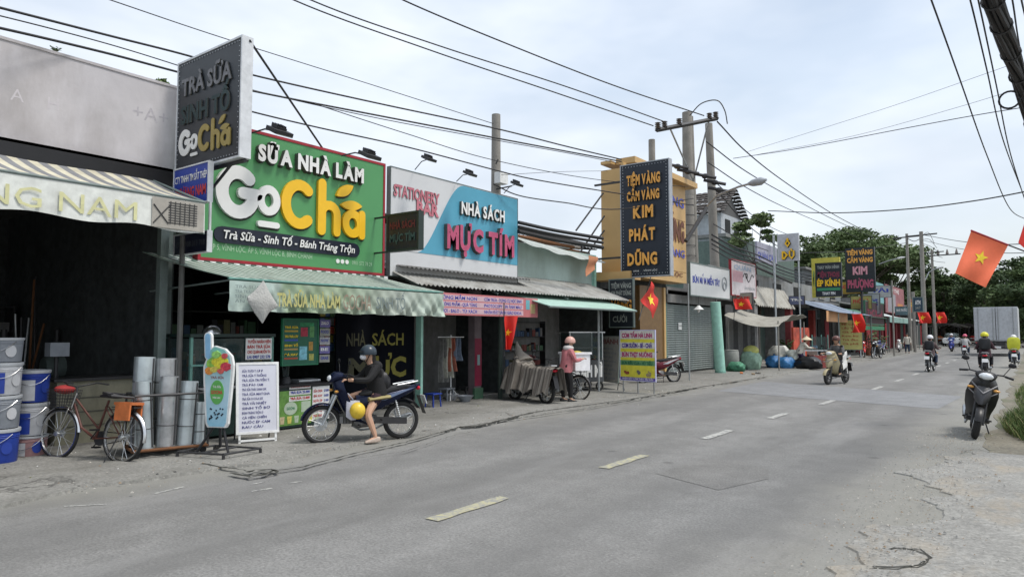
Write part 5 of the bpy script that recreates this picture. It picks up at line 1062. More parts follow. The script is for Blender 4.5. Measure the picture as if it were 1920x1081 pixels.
# cup shaped sign
cx, cy, _ = G(404, 857); rzc = R(26)
o = lthing('cup_sign', 'tall milk tea cup shaped cut-out sign with straw on a black stand', 'sign', (cx, cy, .035), rzc)
def cupshape(s, off=0): return [(-.17*s-off, 1.16), (-.165*s-off, .98), (-.125*s-off, .42-off), (-.1*s-off, .37-off), (.1*s+off, .37-off), (.125*s+off, .42-off), (.165*s+off, .98), (.175*s+off, 1.18), (.15*s+off, 1.3), (.08*s, 1.38+off), (-.05, 1.42+off), (-.1, 1.38+off)]
mb = MB(); mb.prism([(x*1.18, z) for x, z in cupshape(1, .015)], .005, .05); obj('backing', mb, white, o, smooth=False)
mb = MB(); stroke(mb, [(-.15, 1.3), (-.165, 1.56)], .11, .006, .05); obj('straw_backing', mb, white, o, smooth=False); mb = MB(); stroke(mb, [(-.15, 1.3), (-.165, 1.56)], .075, -.002, .004); obj('straw', mb, M('straw_blue', (.25, .48, .7), .5), o, smooth=False)
mc_, n_, l_, b_ = nodemat('cup_print'); cN = n_.new('ShaderNodeTexCoord').outputs['Object']; sx = n_.new('ShaderNodeSeparateXYZ'); l_.new(cN, sx.inputs[0]); r_ = n_.new('ShaderNodeMapRange'); r_.inputs[1].default_value = 0; r_.inputs[2].default_value = 1.0; l_.new(sx.outputs[2], r_.inputs[0]); q = n_.new('ShaderNodeValToRGB'); l_.new(r_.outputs[0], q.inputs[0]); e = q.color_ramp.elements; e[0].color = (.2, .55, .75, 1); e[1].color = (.1, .5, .45, 1); k = e.new(.5); k.color = (.45, .68, .8, 1); l_.new(mixc(n_, l_, .25, q.outputs[0], noise(n_, l_, cN, 9, 5)), b_.inputs['Base Color'])
mb = MB(); mb.prism([(x*1.12, z) for x, z in cupshape(.98)], -.002, .004); obj('cup_print', mb, mc_, o, smooth=False)
for k, (x, z, rx, c) in enumerate(((0, 1.2, .16, (.25, .5, .08)), (.03, 1.22, .12, (.7, .62, .05)), (.12, 1.16, .08, (.55, .05, .08)), (-.12, 1.1, .07, (.65, .25, .05)), (-.05, 1.12, .06, (.6, .5, .1)), (.05, 1.1, .05, (.6, .12, .1)), (.1, 1.3, .05, (.6, .1, .1)), (-.02, 1.32, .07, (.3, .6, .15)))):
    mb = MB(); mb.prism([(x+rx*random.uniform(.8, 1.1)*math.cos(a), z+rx*.75*random.uniform(.8, 1.1)*math.sin(a)) for a in np.linspace(0, 2*pi, 14)[:-1]], -.004-.002*k, -.001); obj('fruit_print', mb, M('fruit%d' % k, c, .5, var=.5, scale=25), o, smooth=False)
mb = MB(); mb.prism([(.1*math.cos(a), .82+.16*math.sin(a)) for a in np.linspace(0, 2*pi, 24)[:-1]], -.008, -.001); obj('round_badge', mb, M('badge_green', (.12, .42, .1), .5), o, smooth=False)
text('GOCHA', -.085, .8, .045, M('letter_red', (1, 1, 1)), o, w_=.17, y=-.012, bold=.04); text('Trà Sữa', -.06, .88, .03, sg_white, o, w_=.12, y=-.012); text('Nhà Làm', -.055, .74, .025, sg_white, o, w_=.11, y=-.012); text('TRÀ SỮA', -.1, 1.0, .03, M('dull_red_letter', (1, 1, 1)), o, w_=.2, y=-.008)
mb = MB()
for k in range(20): x, z = random.uniform(-.1, .1), random.uniform(.46, .63); mb.prism([(x+.012*math.cos(a), z+.012*math.sin(a)) for a in np.linspace(0, 2*pi, 8)[:-1]], -.007, -.001)
obj('pearl_dots', mb, M('bar_navy', (1, 1, 1)), o, smooth=False, kind='stuff')
sb = MB().bar((0, .06, .9), (0, .1, .1), .02).bar((0, .1, .1), (-.2, .3, .02), .02).bar((0, .1, .5), (.22, -.05, .03), .018).bar((0, .1, .5), (-.25, -.05, .03), .018); obj('stand', sb, black, o)
fr_ = MB(); w2 = .36
for a, b in (((-.42, -.2), (.3, -.28)), ((.3, -.28), (.5, .25)), ((.5, .25), (-.25, .35)), ((-.25, .35), (-.42, -.2)), ((-.05, -.24), (.12, .3))): fr_.bar((a[0], a[1], .06), (b[0], b[1], .06), .014)
for a in ((-.42, -.2), (.3, -.28), (.5, .25), (-.25, .35)): fr_.bar((a[0], a[1], 0), (a[0], a[1], .06), .02)
obj('base_frame', fr_, dsteel, o)
# ================================================================ flags
flag_red = M('flag_red', (.62, .03, .02), .7, var=.06); star_y = M('flag_star', (.85, .62, .03), .6)
def star(parent, cx, cz, r, y, fn, two=True):
    pts = []
    for k in range(10): a = pi/2+k*pi/5; rr = r if k % 2 == 0 else r*.42; pts.append((cx+rr*math.cos(a), cz+rr*math.sin(a)))
    for sgn in (-1, 1):
        mb = MB(); c = Vector(fn(cx, cz)); mb.v = [tuple(c+Vector((0, sgn*.014, 0)))]+[tuple(Vector(fn(x, z))+Vector((0, sgn*.014, 0))) for x, z in pts]; mb.f = [[0, k+1, (k+1) % 10+1] for k in range(10)]; mb.m = [0]*10; obj('star', mb, star_y, parent, smooth=False)
def flag(label, top, rz, w_, h_, wave, pole=None, droop=0, fold=1.0, tilt=0, mat=None, group='red flags with a yellow star hung out along the street'):
    o = lthing('flag', label, 'flag', top, rz, group, (0, tilt))
    def fn(x, z): return (x*(1-.0)+droop*(-z)*(x/w_) , wave*math.sin(x*9/w_*.7+z*3)*.5*(.3+abs(z)), z*fold)
    obj('cloth', MB().sheet(lambda u, v: fn(w_*u, -h_*v), 22, 16, .004), mat or flag_red, o); star(o, w_/2, -h_/2, min(w_, h_)*.26, 0, fn)
    if pole: obj('pole', MB().bar(pole[0], pole[1], .014), dsteel, o)
    return o
# the large flag close to the camera hangs from a slanted pole: corners measured at one depth
c0, c1, c2, c3 = Vector(P(1821, 432, 12)), Vector(P(1890, 459, 12.2)), Vector(P(1848, 539, 12.1)), Vector(P(1791, 512, 11.9))
fo = thing('flag', 'large backlit orange red flag with yellow star hanging over the road at the right', 'flag', tuple(c0))
def bigf(u, v):
    q = c0.lerp(c1, u).lerp(c3.lerp(c2, u), v); return q+Vector((0, 1, 0))*(.05*math.sin(u*8+v*3)*v+.03*math.sin(v*6))
mb = MB(); mb.sheet(bigf, 20, 20, .004); obj('cloth', mb, M('flag_backlit', (.9, .19, .09), .7, var=.1, scale=3), fo, world=True)  # light shining through the cloth is put into its lighter orange colour
for sg_ in (-1, 1):
    pts = []
    for k in range(10): a = pi/2+.1+k*pi/5; rr = .17 if k % 2 == 0 else .072; pts.append((.49+rr*math.cos(a)*1.15, .47-rr*math.sin(a)*.92))
    nn = (c1-c0).cross(c3-c0).normalized()*.012*sg_; mb = MB(); mb.v = [tuple(bigf(.49, .47)+nn)]+[tuple(bigf(u, v)+nn) for u, v in pts]; mb.f = [[0, k+1, (k+1) % 10+1] for k in range(10)]; mb.m = [0]*10; obj('star', mb, star_y, fo, world=True, smooth=False)
obj('sleeve', MB().bar(c0, c1, .016), M('sleeve_red', (.35, .03, .05), .7), fo, world=True); e_ = Vector(P(1990, 497, 12.6)); obj('pole', MB().bar(tuple(c1), tuple(e_), .013), dsteel, fo, world=True)
c0 = Vector(P(1925, 405, 14)); f2 = thing('flag', 'corner of a second red flag cut off by the right frame edge', 'flag', tuple(c0)); c1, c2, c3 = Vector(P(1990, 430, 14.2)), Vector(P(1960, 500, 14.1)), Vector(P(1909, 455, 13.9))
def bigf(u, v): return c0.lerp(c1, u).lerp(c3.lerp(c2, u), v)
obj('cloth', MB().sheet(bigf, 10, 10, .004), flag_red, f2, world=True); obj('pole', MB().bar(tuple(c0), (1.6, 15, 4.5), .013), dsteel, f2, world=True)
p_ = FX(945, 592, -9.5); flag('red flag hanging limp at the end of the pink red banner', (p_[0], p_[1], p_[2]), R(60), .34, .75, .25, ((0, 0, -.9), (0, 0, .3)), droop=-.3)
p_ = Vector(FX(1221, 527, -9.4)); fl = thing('flag', 'bright red flag with yellow star in front of the gold shop pilaster', 'flag', tuple(p_))
A_, B_, C_ = p_, Vector(FX(1203, 563, -9.2)), Vector(FX(1227, 597, -9.4)); D_ = Vector(FX(1232, 560, -9.5))
def tf(u, v): return A_.lerp(D_, u).lerp(B_.lerp(C_, u), v)+Vector((.05*math.sin(u*7+v*4), 0, 0))
obj('cloth', MB().sheet(tf, 16, 16, .004), flag_red, fl, world=True)
mb = MB(); pts = [(.5+(.26 if k % 2 == 0 else .11)*math.cos(pi/2+k*pi/5), .5+(.26 if k % 2 == 0 else .11)*math.sin(pi/2+k*pi/5)) for k in range(10)]; mb.v = [tuple(tf(.5, .5)+Vector((.02, -.01, 0)))]+[tuple(tf(u, v)+Vector((.02, -.01, 0))) for u, v in pts]; mb.f = [[0, k+1, (k+1) % 10+1] for k in range(10)]; mb.m = [0]*10; obj('star', mb, star_y, fl, world=True, smooth=False)
obj('pole', MB().bar(tuple(p_+Vector((0, .05, .25))), tuple(Vector(FX(1198, 600, -9.3))), .014), dsteel, fl, world=True)
for (u, v, x, lab, w_, h_) in ((1375, 560, -10.3, 'bunched red flag under the pale pink and white sign', .75, .45), (1597, 588, -8.6, 'red flag hanging above the far yellow menu board', .7, 1.1), (1720, 585, -7.6, 'small red flag below the far dark blue lightbox', 1.1, .9), (1754, 585, -7.2, 'small red flag right of the far dark blue lightbox', 1.0, 1.0)):
    p_ = FX(u, v, x); flag(lab, p_, R(50), w_, h_, .4, ((0, 0, -1.0), (.1, 0, .2)), droop=.15)
cols = [M('goods%d' % k, c, .6) for k, c in enumerate(((.2, .05, .04), (.05, .1, .2), (.22, .2, .1), (.07, .14, .08), (.2, .2, .2), (.03, .03, .04)))]
cols_early = [M('packet%d' % k, c, .4) for k, c in enumerate(((.35, .06, .04), (.3, .25, .05), (.06, .12, .25), (.1, .2, .08), (.3, .3, .3)))]
def shelf2(label, x, y0, y1, h, n):
    o = thing('shelf', label, 'shelf', (x, (y0+y1)/2, .06))
    for s in (y0, y1-.03): add(o, 'upright', (x-.35, x, s, s+.03, .06, h), dsteel)
    for k in range(n):
        z = .15+(h-.2)*k/max(1, n-1); add(o, 'board', (x-.35, x, y0+.03, y1-.03, z, z+.02), dsteel)
    mb = MB()
    for k in range(n-1):
        z = .15+(h-.2)*k/max(1, n-1); y = y0+.06
        while y < y1-.2:
            w2 = random.uniform(.06, .2); mb.mi = random.randrange(6); mb.bb(x-.3, x-.06, y, y+w2-.01, z+.021, z+.02+random.uniform(.12, (h-.2)/n*.85)); y += w2+.01
    g_ = obj('packed_goods', mb, cols, world=True, smooth=False); tag(g_, 'rows of boxes and books packed on the '+label, 'goods', kind='stuff')
# ================================================================ goods in front of the steel shop
bw = M('bin_white', (.5, .51, .53), .5, stain=.15); bb2 = M('bin_blue', (.02, .05, .3), .4); bg2 = M('bin_grey', (.24, .26, .29), .5); lidm = M('bin_lid', (.42, .44, .46), .5); pinkb = M('bin_pink', (.35, .2, .2), .6)
def bucket(label, x, y, z, col, band, h=.38, r=.16, ang=0, cat='paint bucket'):
    o = lthing('paint_bucket', label, cat, (x, y, z), ang, 'paint buckets stacked at the left of the steel shop')
    obj('shell', MB().lathe([(r*.9, 0), (r*.93, .01), (r, h*.93)], (0, 0, 0), 24), col, o); obj('lid', MB().lathe([(r*1.04, h*.9), (r*1.06, h*.93), (r*1.05, h), (r*.9, h), (r*.9, h*.985)], (0, 0, 0), 24), lidm, o)
    for k in range(2): obj('rib', MB().torus((0, 0, h*(.8-.05*k)), r*.99, .006, 'z', 24, 4), col, o)
    mb = MB()
    for i in range(9):
        for z_ in (h*.06, h*.7): a = -1.75+i*.18; mb.v.append((r*.985*math.cos(a)*1.012, r*.985*math.sin(a)*1.012, z_))
    for i in range(8): mb.f.append([i*2, i*2+2, i*2+3, i*2+1]); mb.m.append(0)
    obj('label_print', mb, band, o)
    mb = MB()
    for i in range(13): a = 2*pi*i/12; b = .35+.3*math.cos(a); mb.v.append((r*1.0*math.cos(b), r*1.0*math.sin(b), h*.45+.075*math.sin(a)))
    mb.f = [list(range(12))]; mb.m = [0]; obj('round_print', mb, bw if band is bb2 else bb2, o)
    obj('handle', MB().tube([(r*1.05*math.cos(t), r*1.05*math.sin(t), h*.85-.13*math.sin((t+1.8)/2.4*pi)) for t in np.linspace(-1.8, .6, 9)], .004, 5), chrome, o)
    return o
bx, by = -9.75, 3.15
dirx, diry = .78, .62
def bpos(k, row=0): return (bx+dirx*.0*k-.36*row*.8, by+.0+k*.35)
for n_i, (k, row, z, h, c, b_, lab) in enumerate(((0, 0, .03, .26, pinkb, bw, 'dusty pink and grey bucket at the foot of the front stack'), (0, 0, .3, .42, bw, bb2, 'white bucket with a blue band in the middle of the front stack'), (0, 0, .73, .42, bb2, bw, 'blue bucket with a white band on top of the front stack'),
    (-1, 0, .03, .42, bb2, bw, 'dark blue bucket at the foot of the left stack'), (-1, 0, .46, .4, bg2, bb2, 'grey bucket second in the left stack'), (-1, 0, .87, .4, bw, bb2, 'white bucket third in the left stack with a round blue mark'), (-1, 0, 1.28, .3, bg2, bb2, 'pale grey bucket topmost of the left stack'),
    (-1, 1, .03, .42, bb2, bw, 'blue bucket on the floor behind the left stack'), (0, 1, .03, .42, bw, bb2, 'white bucket on the floor behind the front stack'), (0, 1, .46, .42, bb2, bw, 'blue bucket standing on the white one behind the front stack'))):
    x, y = G(60, 858)[:2] if k == 0 else G(2, 872)[:2]
    bucket(lab, x-.42*row-.1, y+.1*row, z, c, b_, h, .2 if k == 0 else .21, ang=-.25+.2*(n_i % 3))
ct = thing('counter', 'beige sheet metal counter of the steel shop behind the bicycle', 'counter', (-11.5, 5, .06))
a, b = FX(106, 760, -11.0), FX(246, 760, -11.0)
bm = M('beige_sheet', (.27, .26, .19), .6, .1, var=.12, stain=.5)
add(ct, 'body', (-11.7, -11.02, a[1], b[1]+.6, .06, .95), bm); add(ct, 'top', (-11.75, -10.97, a[1]-.05, b[1]+.65, .95, .99), dsteel)
for k in range(3): add(ct, 'seam', (-11.018, -11.008, a[1]+.1, b[1]+.5, .3+.2*k, .315+.2*k), M('seam_dark', (.1, .1, .08), .7))
sc_ = thing('weighing_scale', 'small pale scale standing on the counter', 'scale', (-11.4, a[1]+.3, .99)); obj('pan', MB().bb(-11.5, -11.3, a[1]+.0, a[1]+.25, 1.3, 1.5), bg2, sc_, world=True); obj('foot', MB().bar((-11.4, a[1]+.12, .99), (-11.4, a[1]+.12, 1.3), .03), dsteel, sc_, world=True)
for k in range(6):
    y = 2.2+k*.55; sf = thing('steel_rack' if k % 2 else 'machine', ['dark grinding machine deep in the steel shop', 'upright rack of steel bars deep in the steel shop', 'dark press deep in the steel shop left of the door', 'tall rack of pipes leaning at the back of the steel shop', 'low dark machine at the back of the steel shop', 'rack of angle bars beside the steel shop post'][k], 'rack' if k % 2 else 'machine', (-13.2-.4*k, y+1.0, .06))
    x0 = -13.2-.4*k; y = y+1.0
    if k % 2:
        for j in range(6): obj('bar', MB().bar((x0+random.uniform(-.2, .2), y+random.uniform(-.2, .2), .06), (x0+random.uniform(-.4, .1), y+random.uniform(-.3, .3), random.uniform(1.8, 2.8)), .02), [steel, dsteel, M('rust', (1, 1, 1))][j % 3], sf, world=True)
    else:
        add(sf, 'base', (x0-.3, x0+.3, y-.3, y+.3, .06, .8), dsteel); obj('motor', MB().lathe([(.18, -.25), (.2, -.2), (.2, .2), (.1, .28)], (x0, y, 1.0), 16, 'y'), gpost, sf, world=True); obj('column', MB().bar((x0-.1, y, .8), (x0-.1, y, 1.7), .05), dsteel, sf, world=True)
# rolled sheet on a trolley
c_ = G(285, 868); ang = math.atan2(G(355, 850)[1]-G(272, 870)[1], G(355, 850)[0]-G(272, 870)[0])
tx, ty = (G(272, 870)[0]+G(355, 850)[0])/2-.25, (G(272, 870)[1]+G(355, 850)[1])/2+.1
tl = lthing('trolley', 'rusty low steel trolley holding rolled sheet metal', 'trolley', (tx, ty, .035), R(75))
mb = MB()
for y in (-.28, .28): mb.bar((-.45, y, .1), (.45, y, .1), .02)
for x in (-.45, 0, .45): mb.bar((x, -.28, .1), (x, .28, .1), .02)
obj('bed', mb, M('rust', (1, 1, 1)), tl)
for x in (-.4, .4):
    for y in (-.25, .25): obj('castor', MB().lathe([(.04, -.015), (.045, 0), (.04, .015)], (x, y, .045), 12, 'y').bb(x-.02, x+.02, y-.02, y+.02, .05, .1), rubber, tl)
mb = MB(); 
for z in (.8,): mb.tube([(-.45, -.28, z), (.45, -.28, z), (.45, .28, z), (-.45, .28, z), (-.45, -.28, z)], .016, 6)
for x, y in ((-.45, -.28), (-.45, .28), (.45, .28), (.45, -.28)): mb.bar((x, y, .1), (x, y, .8), .014)
mb.tube([(-.45, -.28, .78), (-.7, -.28, .82), (-.72, .28, .82), (-.45, .28, .78)], .018, 6); obj('cage', mb, dsteel, tl)
zinc = M('zinc_sheet', (.46, .47, .48), .3, .8, var=.3, scale=4); zblue = M('zinc_pale', (.5, .56, .58), .3, .6, var=.2, scale=3)
for k, (x, y, r, h, lab, tl_) in enumerate(((-.3, .14, .13, 1.3, 'tallest pale roll of sheet metal at the back left of the trolley', .03), (0, .16, .14, 1.28, 'wide pale roll of sheet metal at the back of the trolley', .0), (-.28, -.12, .1, .98, 'narrow shiny roll of sheet metal at the front left of the trolley', -.05), (-.04, -.12, .12, 1.02, 'striped shiny roll of sheet metal in the middle of the trolley', .03), (.2, -.1, .11, .95, 'leaning pale roll of sheet metal right of the middle', .06), (.3, .14, .1, .9, 'darker roll of sheet metal at the back right', .02), (.38, -.1, .085, .62, 'short bright roll of sheet metal at the right end of the trolley', .02))):
    q = lthing('sheet_roll', lab, 'metal roll', (tx, ty, .145), R(75), 'rolls of sheet metal standing on the trolley', (-.02, tl_))
    h *= .9; mb = MB(); mb.lathe([(r, 0), (r, h), (r*.92, h), (r*.9, h*.97), (r*.86, h*.97), (r*.84, h), (r*.75, h), (r*.75, h*.5)], (x, y, 0), 22, cap=False)
    obj('roll', mb, zinc if k % 2 else zblue, q)
    for z in (h*.3, h*.72): obj('strap', MB().torus((x, y, z), r+.002, .006, 'z', 22, 4), dsteel, q)
    obj('seam', MB().bb(x+r*.7-.01, x+r*.7+.01, y-r*.75-.006, y-r*.75+.002, .02, h-.02), dsteel, q)
# shelves and hanging stock dimly seen inside the steel and tea shops
shelf2('low shelf of tins along the back wall of the steel shop', -16.8, 3.4, 5.3, 2.2, 5)
for k in range(8):
    y = FX(622+k*9, 600, -10.9)[1]; o = thing('snack_strip', 'hanging strip of snack packets inside the tea shop, '+['first', 'second', 'third', 'fourth', 'fifth', 'sixth', 'seventh', 'last'][k]+' from the picture menu', 'snacks', (-11.2, y, 1.5), 0, 'snack strips hanging in the tea shop')
    for j in range(6): obj('packet', MB().box(-11.2+.02*(j % 2), y, 2.2-.17*j, .03, .1, .14, 0, .1*(j % 3-1), .2*(k % 3-1)), cols_early[(k+j) % 5], o, world=True)
# ================================================================ the drinks kiosk
dgr = M('kiosk_green', (.012, .03, .026), .4); gl_ = glass('kiosk_glass', (.05, .08, .08), .05, .45)
KX = -10.0; ky0, ky1 = FX(356, 700, KX)[1], FX(512, 700, KX)[1]
kk = thing('glass_kiosk', 'dark green glass fronted drinks kiosk behind the cup shaped sign', 'kiosk', (KX-.4, (ky0+ky1)/2, .035))
add(kk, 'base_cabinet', (KX-.8, KX, ky0, ky1, .08, .78), dgr); add(kk, 'worktop', (KX-.82, KX+.03, ky0-.02, ky1+.02, .78, .82), alu)
zk = FX(356, 632, KX)[2]
for x in (KX-.78, KX-.02):
    for y in (ky0+.02, ky1-.02): add(kk, 'corner_post', (x-.02, x+.02, y-.02, y+.02, .82, zk), teal_frame)
add(kk, 'top_panel', (KX-.82, KX+.02, ky0-.02, ky1+.02, zk, zk+.05), dgr); add(kk, 'glass_front', (KX-.008, KX, ky0+.04, ky1-.04, .84, zk-.02), gl_); add(kk, 'glass_side', (KX-.76, KX-.04, ky0-.004, ky0+.004, .84, zk-.02), gl_); add(kk, 'shelf', (KX-.75, KX-.05, ky0+.04, ky1-.04, 1.12, 1.13), gl_)
add(kk, 'frame_rail', (KX-.0, KX+.015, ky0, ky1, 1.14, 1.17), teal_frame)
for k in range(7): 
    y = ky0+.2+k*.23; jr = thing('syrup_jar', ['jar of orange syrup', 'jar of brown pearls', 'jar of red jelly', 'jar of green jelly', 'jar of milk powder', 'jar of yellow pudding', 'jar of dark tea'][k]+' on the shelf of the glass kiosk', 'jar', (KX-.35, y, 1.13)); obj('glass_jar', MB().lathe([(.06, 1.131), (.065, 1.15), (.065, 1.27), (.05, 1.29)], (KX-.35, y, 0), 14), M('jar%d' % k, [(.45, .18, .02), (.07, .03, .02), (.4, .03, .03), (.08, .25, .06), (.5, .48, .42), (.5, .4, .06), (.05, .02, .01)][k], .3), jr, world=True); obj('lid', MB().lathe([(.055, 1.29), (.055, 1.32)], (KX-.35, y, 0), 14), red if k % 2 else white, jr, world=True)
nt_ = lthing('notice', 'white notice with red printed lines on the corner of the glass kiosk', 'notice', (KX+.02, FX(459, 650, KX)[1], FX(459, 674, KX)[2]), pi/2); wv_ = FX(508, 650, KX)[1]-FX(459, 650, KX)[1]; hv = FX(459, 634, KX)[2]-FX(459, 674, KX)[2]
rect(0, wv_, 0, hv, sg_white, nt_, y=-.004)
for k, t in enumerate(('TUYỂN NHÂN VIÊN', 'BÁN TRÀ SỮA', 'CHO QUÁN MUỐN TH', 'LH: 0907 232 578')): text(t, .03, hv*(.77-.24*k), hv*.14, [sg_red, sg_red, sg_red, sg_blue][k], nt_, w_=wv_-.06, y=-.009, bold=.03)
hm = thing('steel_bowl', 'upturned shiny steel bowl on top of the glass kiosk', 'bowl', FX(397, 628, KX-.3)); hq = FX(397, 628, KX-.3); obj('bowl', MB().ell((hq[0], hq[1], zk+.05), .15, .15, .14, 18, 6, 0, pi/2), chrome, hm, world=True)
# counter with menu prints
my0, my1 = FX(521, 760, KX)[1], FX(616, 760, KX)[1]; mz = FX(520, 727, KX)[2]
mk_ = thing('drinks_counter', 'drinks counter covered with green and red printed price sheets', 'counter', (KX-.3, (my0+my1)/2, .035))
add(mk_, 'cabinet', (KX-.6, KX, my0, my1, .06, mz), dgr); add(mk_, 'counter_top', (KX-.64, KX+.04, my0-.03, my1+.03, mz, mz+.04), black)
mp_ = lthing('price_sheet', 'green and white drinks price sheet on the left half of the counter front', 'poster', (KX+.004, my0+.02, .1), pi/2); ml = (my1-my0)
rect(0, ml*.62, 0, mz-.16, M('print_leafgreen', (.13, .28, .06), .5, var=.45, scale=7), mp_, y=-.004)
for k in range(3): rect(ml*.18, ml*.6, .42+.1*k-.025, .42+.1*k+.05, sg_white, mp_, y=-.007); text('TRÀ SỮA %d5.000' % (k+1), ml*.2, .42+.1*k, .04, [sg_red, sg_blue, sg_red][k], mp_, w_=ml*.38, y=-.012, bold=.04)
mb = MB(); mb.prism([(.13*math.cos(a)+.22, .11*math.sin(a)+.28) for a in np.linspace(0, 2*pi, 20)[:-1]], -.009, -.004); obj('round_print', mb, M('print_whitegreen', (.45, .55, .42), .5), mp_, smooth=False); text('GOCHA', .14, .26, .045, M('print_green', (1, 1, 1)), mp_, w_=.16, y=-.014)
for k in range(6): mb = MB(); mb.prism([(.06+k*.14-.035, .03), (.06+k*.14+.035, .03), (.06+k*.14+.045, .15), (.06+k*.14-.045, .15)], -.008, -.004); obj('cup_picture', mb, M('cuppic%d' % (k % 3), [(.5, .42, .25), (.55, .5, .12), (.4, .48, .35)][k % 3], .5, var=.4, scale=20), mp_, smooth=False)
rect(ml*.42, ml*.6, .2, .38, M('print_whitegreen', (1, 1, 1)), mp_, y=-.006)
mp2 = lthing('price_sheet', 'white price sheet with red and blue rows on the right half of the counter front', 'poster', (KX+.004, my0+.02+ml*.64, .14), pi/2); rect(0, ml*.35, 0, mz-.16, sg_white, mp2, y=-.004)
for k in range(6): text(['TRÀ ĐÀO', 'CÀ PHÊ', 'SINH TỐ', 'NƯỚC ÉP', 'ĐÁ XAY', 'SỮA CHUA'][k], .02, .05+.085*k, .04, sg_red, mp2, w_=ml*.18, y=-.009, bold=.03); text('%d.000' % (12+k*3), ml*.23, .05+.085*k, .04, sg_blue, mp2, w_=ml*.1, y=-.009, bold=.03)
# blender and cups on the counter
bl2 = thing('blender', 'dark blender standing on the drinks counter', 'blender', (KX-.3, my0+.35, mz+.04)); obj('jug', MB().lathe([(.05, mz+.16), (.075, mz+.36), (.06, mz+.38)], (KX-.3, my0+.35, 0), 14), gl_, bl2, world=True); obj('motor_base', MB().lathe([(.1, mz+.04), (.09, mz+.1), (.06, mz+.16)], (KX-.3, my0+.35, 0), 14), dsteel, bl2, world=True)
tray = thing('steel_tray', 'shallow steel tray on the drinks counter', 'tray', (KX-.28, my1-.3, mz+.04)); obj('tray', MB().loft([(KX-.28, my1-.55, mz+.07, .18, .03), (KX-.28, my1-.1, mz+.07, .18, .03)], 10, 5), steel, tray, world=True)
# green picture menu and strip of stickers hanging above
q0, q1 = FX(529, 640, KX), FX(594, 640, KX); zt_, zb_ = FX(529, 598, KX)[2], FX(529, 684, KX)[2]
pm_ = sign('picture_menu', 'green hanging picture menu above the drinks counter', 'sign', (KX+.02, q0[1], zb_), pi/2, q1[1]-q0[1], zt_-zb_, .03, M('menu_green', (.02, .12, .07), .5), M('frame_green2', (.03, .2, .1), .5), .015); W = q1[1]-q0[1]; H = zt_-zb_
for k in range(4): text(['TRÀ SỮA', 'TRÀ TRÁI CÂY', 'SINH TỐ', 'ĐÁ XAY'][k], .03, H*(.8-.2*k), .035, star_y, pm_, w_=W*.38, bold=.04); rect(.03, W*.42, H*(.72-.2*k), H*(.76-.2*k), M('rowprint%d' % k, [(.5, .35, .05), (.05, .1, .4), (.45, .3, .1), (.4, .08, .04)][k], .6), pm_)
for x, z, w2, h2, c in ((.5, .62, .2, .2, (.4, .03, .06)), (.47, .1, .22, .3, (.2, .5, .6)), (.74, .3, .12, .2, (.45, .25, .05)), (.76, .6, .13, .25, (.1, .3, .1)), (.75, .08, .14, .15, (.4, .4, .1)), (.48, .85, .4, .08, (.03, .25, .1))): rect(W*x, W*(x+w2), H*z, H*(z+h2), M('picture_%d' % int(x*100+z*1000), c, .5, var=.5, scale=14), pm_)
s0 = FX(598, 640, KX)[1]; s1 = FX(617, 640, KX)[1]
stp = lthing('sticker_strip', 'strip of white and violet stickers beside the picture menu', 'poster', (KX+.02, s0, FX(598, 680, KX)[2]), pi/2); sh_ = FX(598, 598, KX)[2]-FX(598, 680, KX)[2]
for k in range(5): rect(0, s1-s0, sh_*k/5+.01, sh_*(k+1)/5-.01, M('sticker%d' % (k % 3), [(.3, .3, .27), (.16, .14, .35), (.4, .4, .42)][k % 3], .6, var=.3, scale=20), stp); text(['GRAB', 'BE', 'NOW', 'FOOD', 'ZALO'][k], .02, sh_*k/5+.06, .05, [sg_blue, sg_white, sg_blue][k % 3], stp, w_=(s1-s0)*.75, bold=.03)
# shelves full of goods deep inside shops
shelf2('tall shelf at the back of the book shop', -13.6, 10.0, 14.3, 2.4, 6); shelf2('shelf inside the shop under the teal wall', -12.6, 15.0, 18.6, 2.0, 5); shelf2('shelf deep in the tea shop', -13.2, 6.1, 8.6, 2.1, 5)
# book shop front things
cl = thing('painted_column', 'grey and crimson column with a painted advert under the pink banner', 'column', (-10.9, 0, .035)); cy_ = FX(896, 700, -10.9)[1]; cl.location.y = cy_; _org[cl.name] = Vector(cl.location)
add(cl, 'shaft', (-11.1, -10.9, cy_-.13, cy_+.13, .035, 2.9), M('column_grey', (.16, .13, .14), .7, stain=.3)); add(cl, 'red_panel', (-10.898, -10.885, cy_-.125, cy_+.125, .35, 1.5), M('crimson_panel', (.22, .02, .05), .5)); add(cl, 'green_foot', (-10.93, -10.86, cy_-.16, cy_+.16, .035, .3), M('foot_green', (.06, .13, .08), .7)); add(cl, 'print_mark', (-10.884, -10.878, cy_-.04, cy_+.05, .85, 1.1), M('print_aqua', (.25, .4, .4), .6))
pp_ = thing('dark_post', 'dark green post of the pole passing in front of the book shop', 'post', (-10.5, 0, .035)); py_ = FX(938, 700, -10.5)[1]
pp_.location.y = py_; _org[pp_.name] = Vector(pp_.location); obj('shaft', MB().bar((-10.5, py_, .035), (-10.5, py_, 2.6), .06), M('post_darkgreen', (.04, .06, .05), .6), pp_, world=True)
rk = lthing('clothes_rack', 'white clothes rack with a tripod foot in front of the book shop', 'rack', (G(845, 752)[0], G(845, 752)[1], .035), 1.2)
obj('pole', MB().bar((0, 0, .1), (0, 0, 1.55), .016).bar((-.35, 0, 1.5), (.35, 0, 1.5), .012), white, rk); 
for a in (0, 2.1, 4.2): obj('foot', MB().bar((0, 0, .3), (.28*math.cos(a), .28*math.sin(a), .0), .013), white, rk)
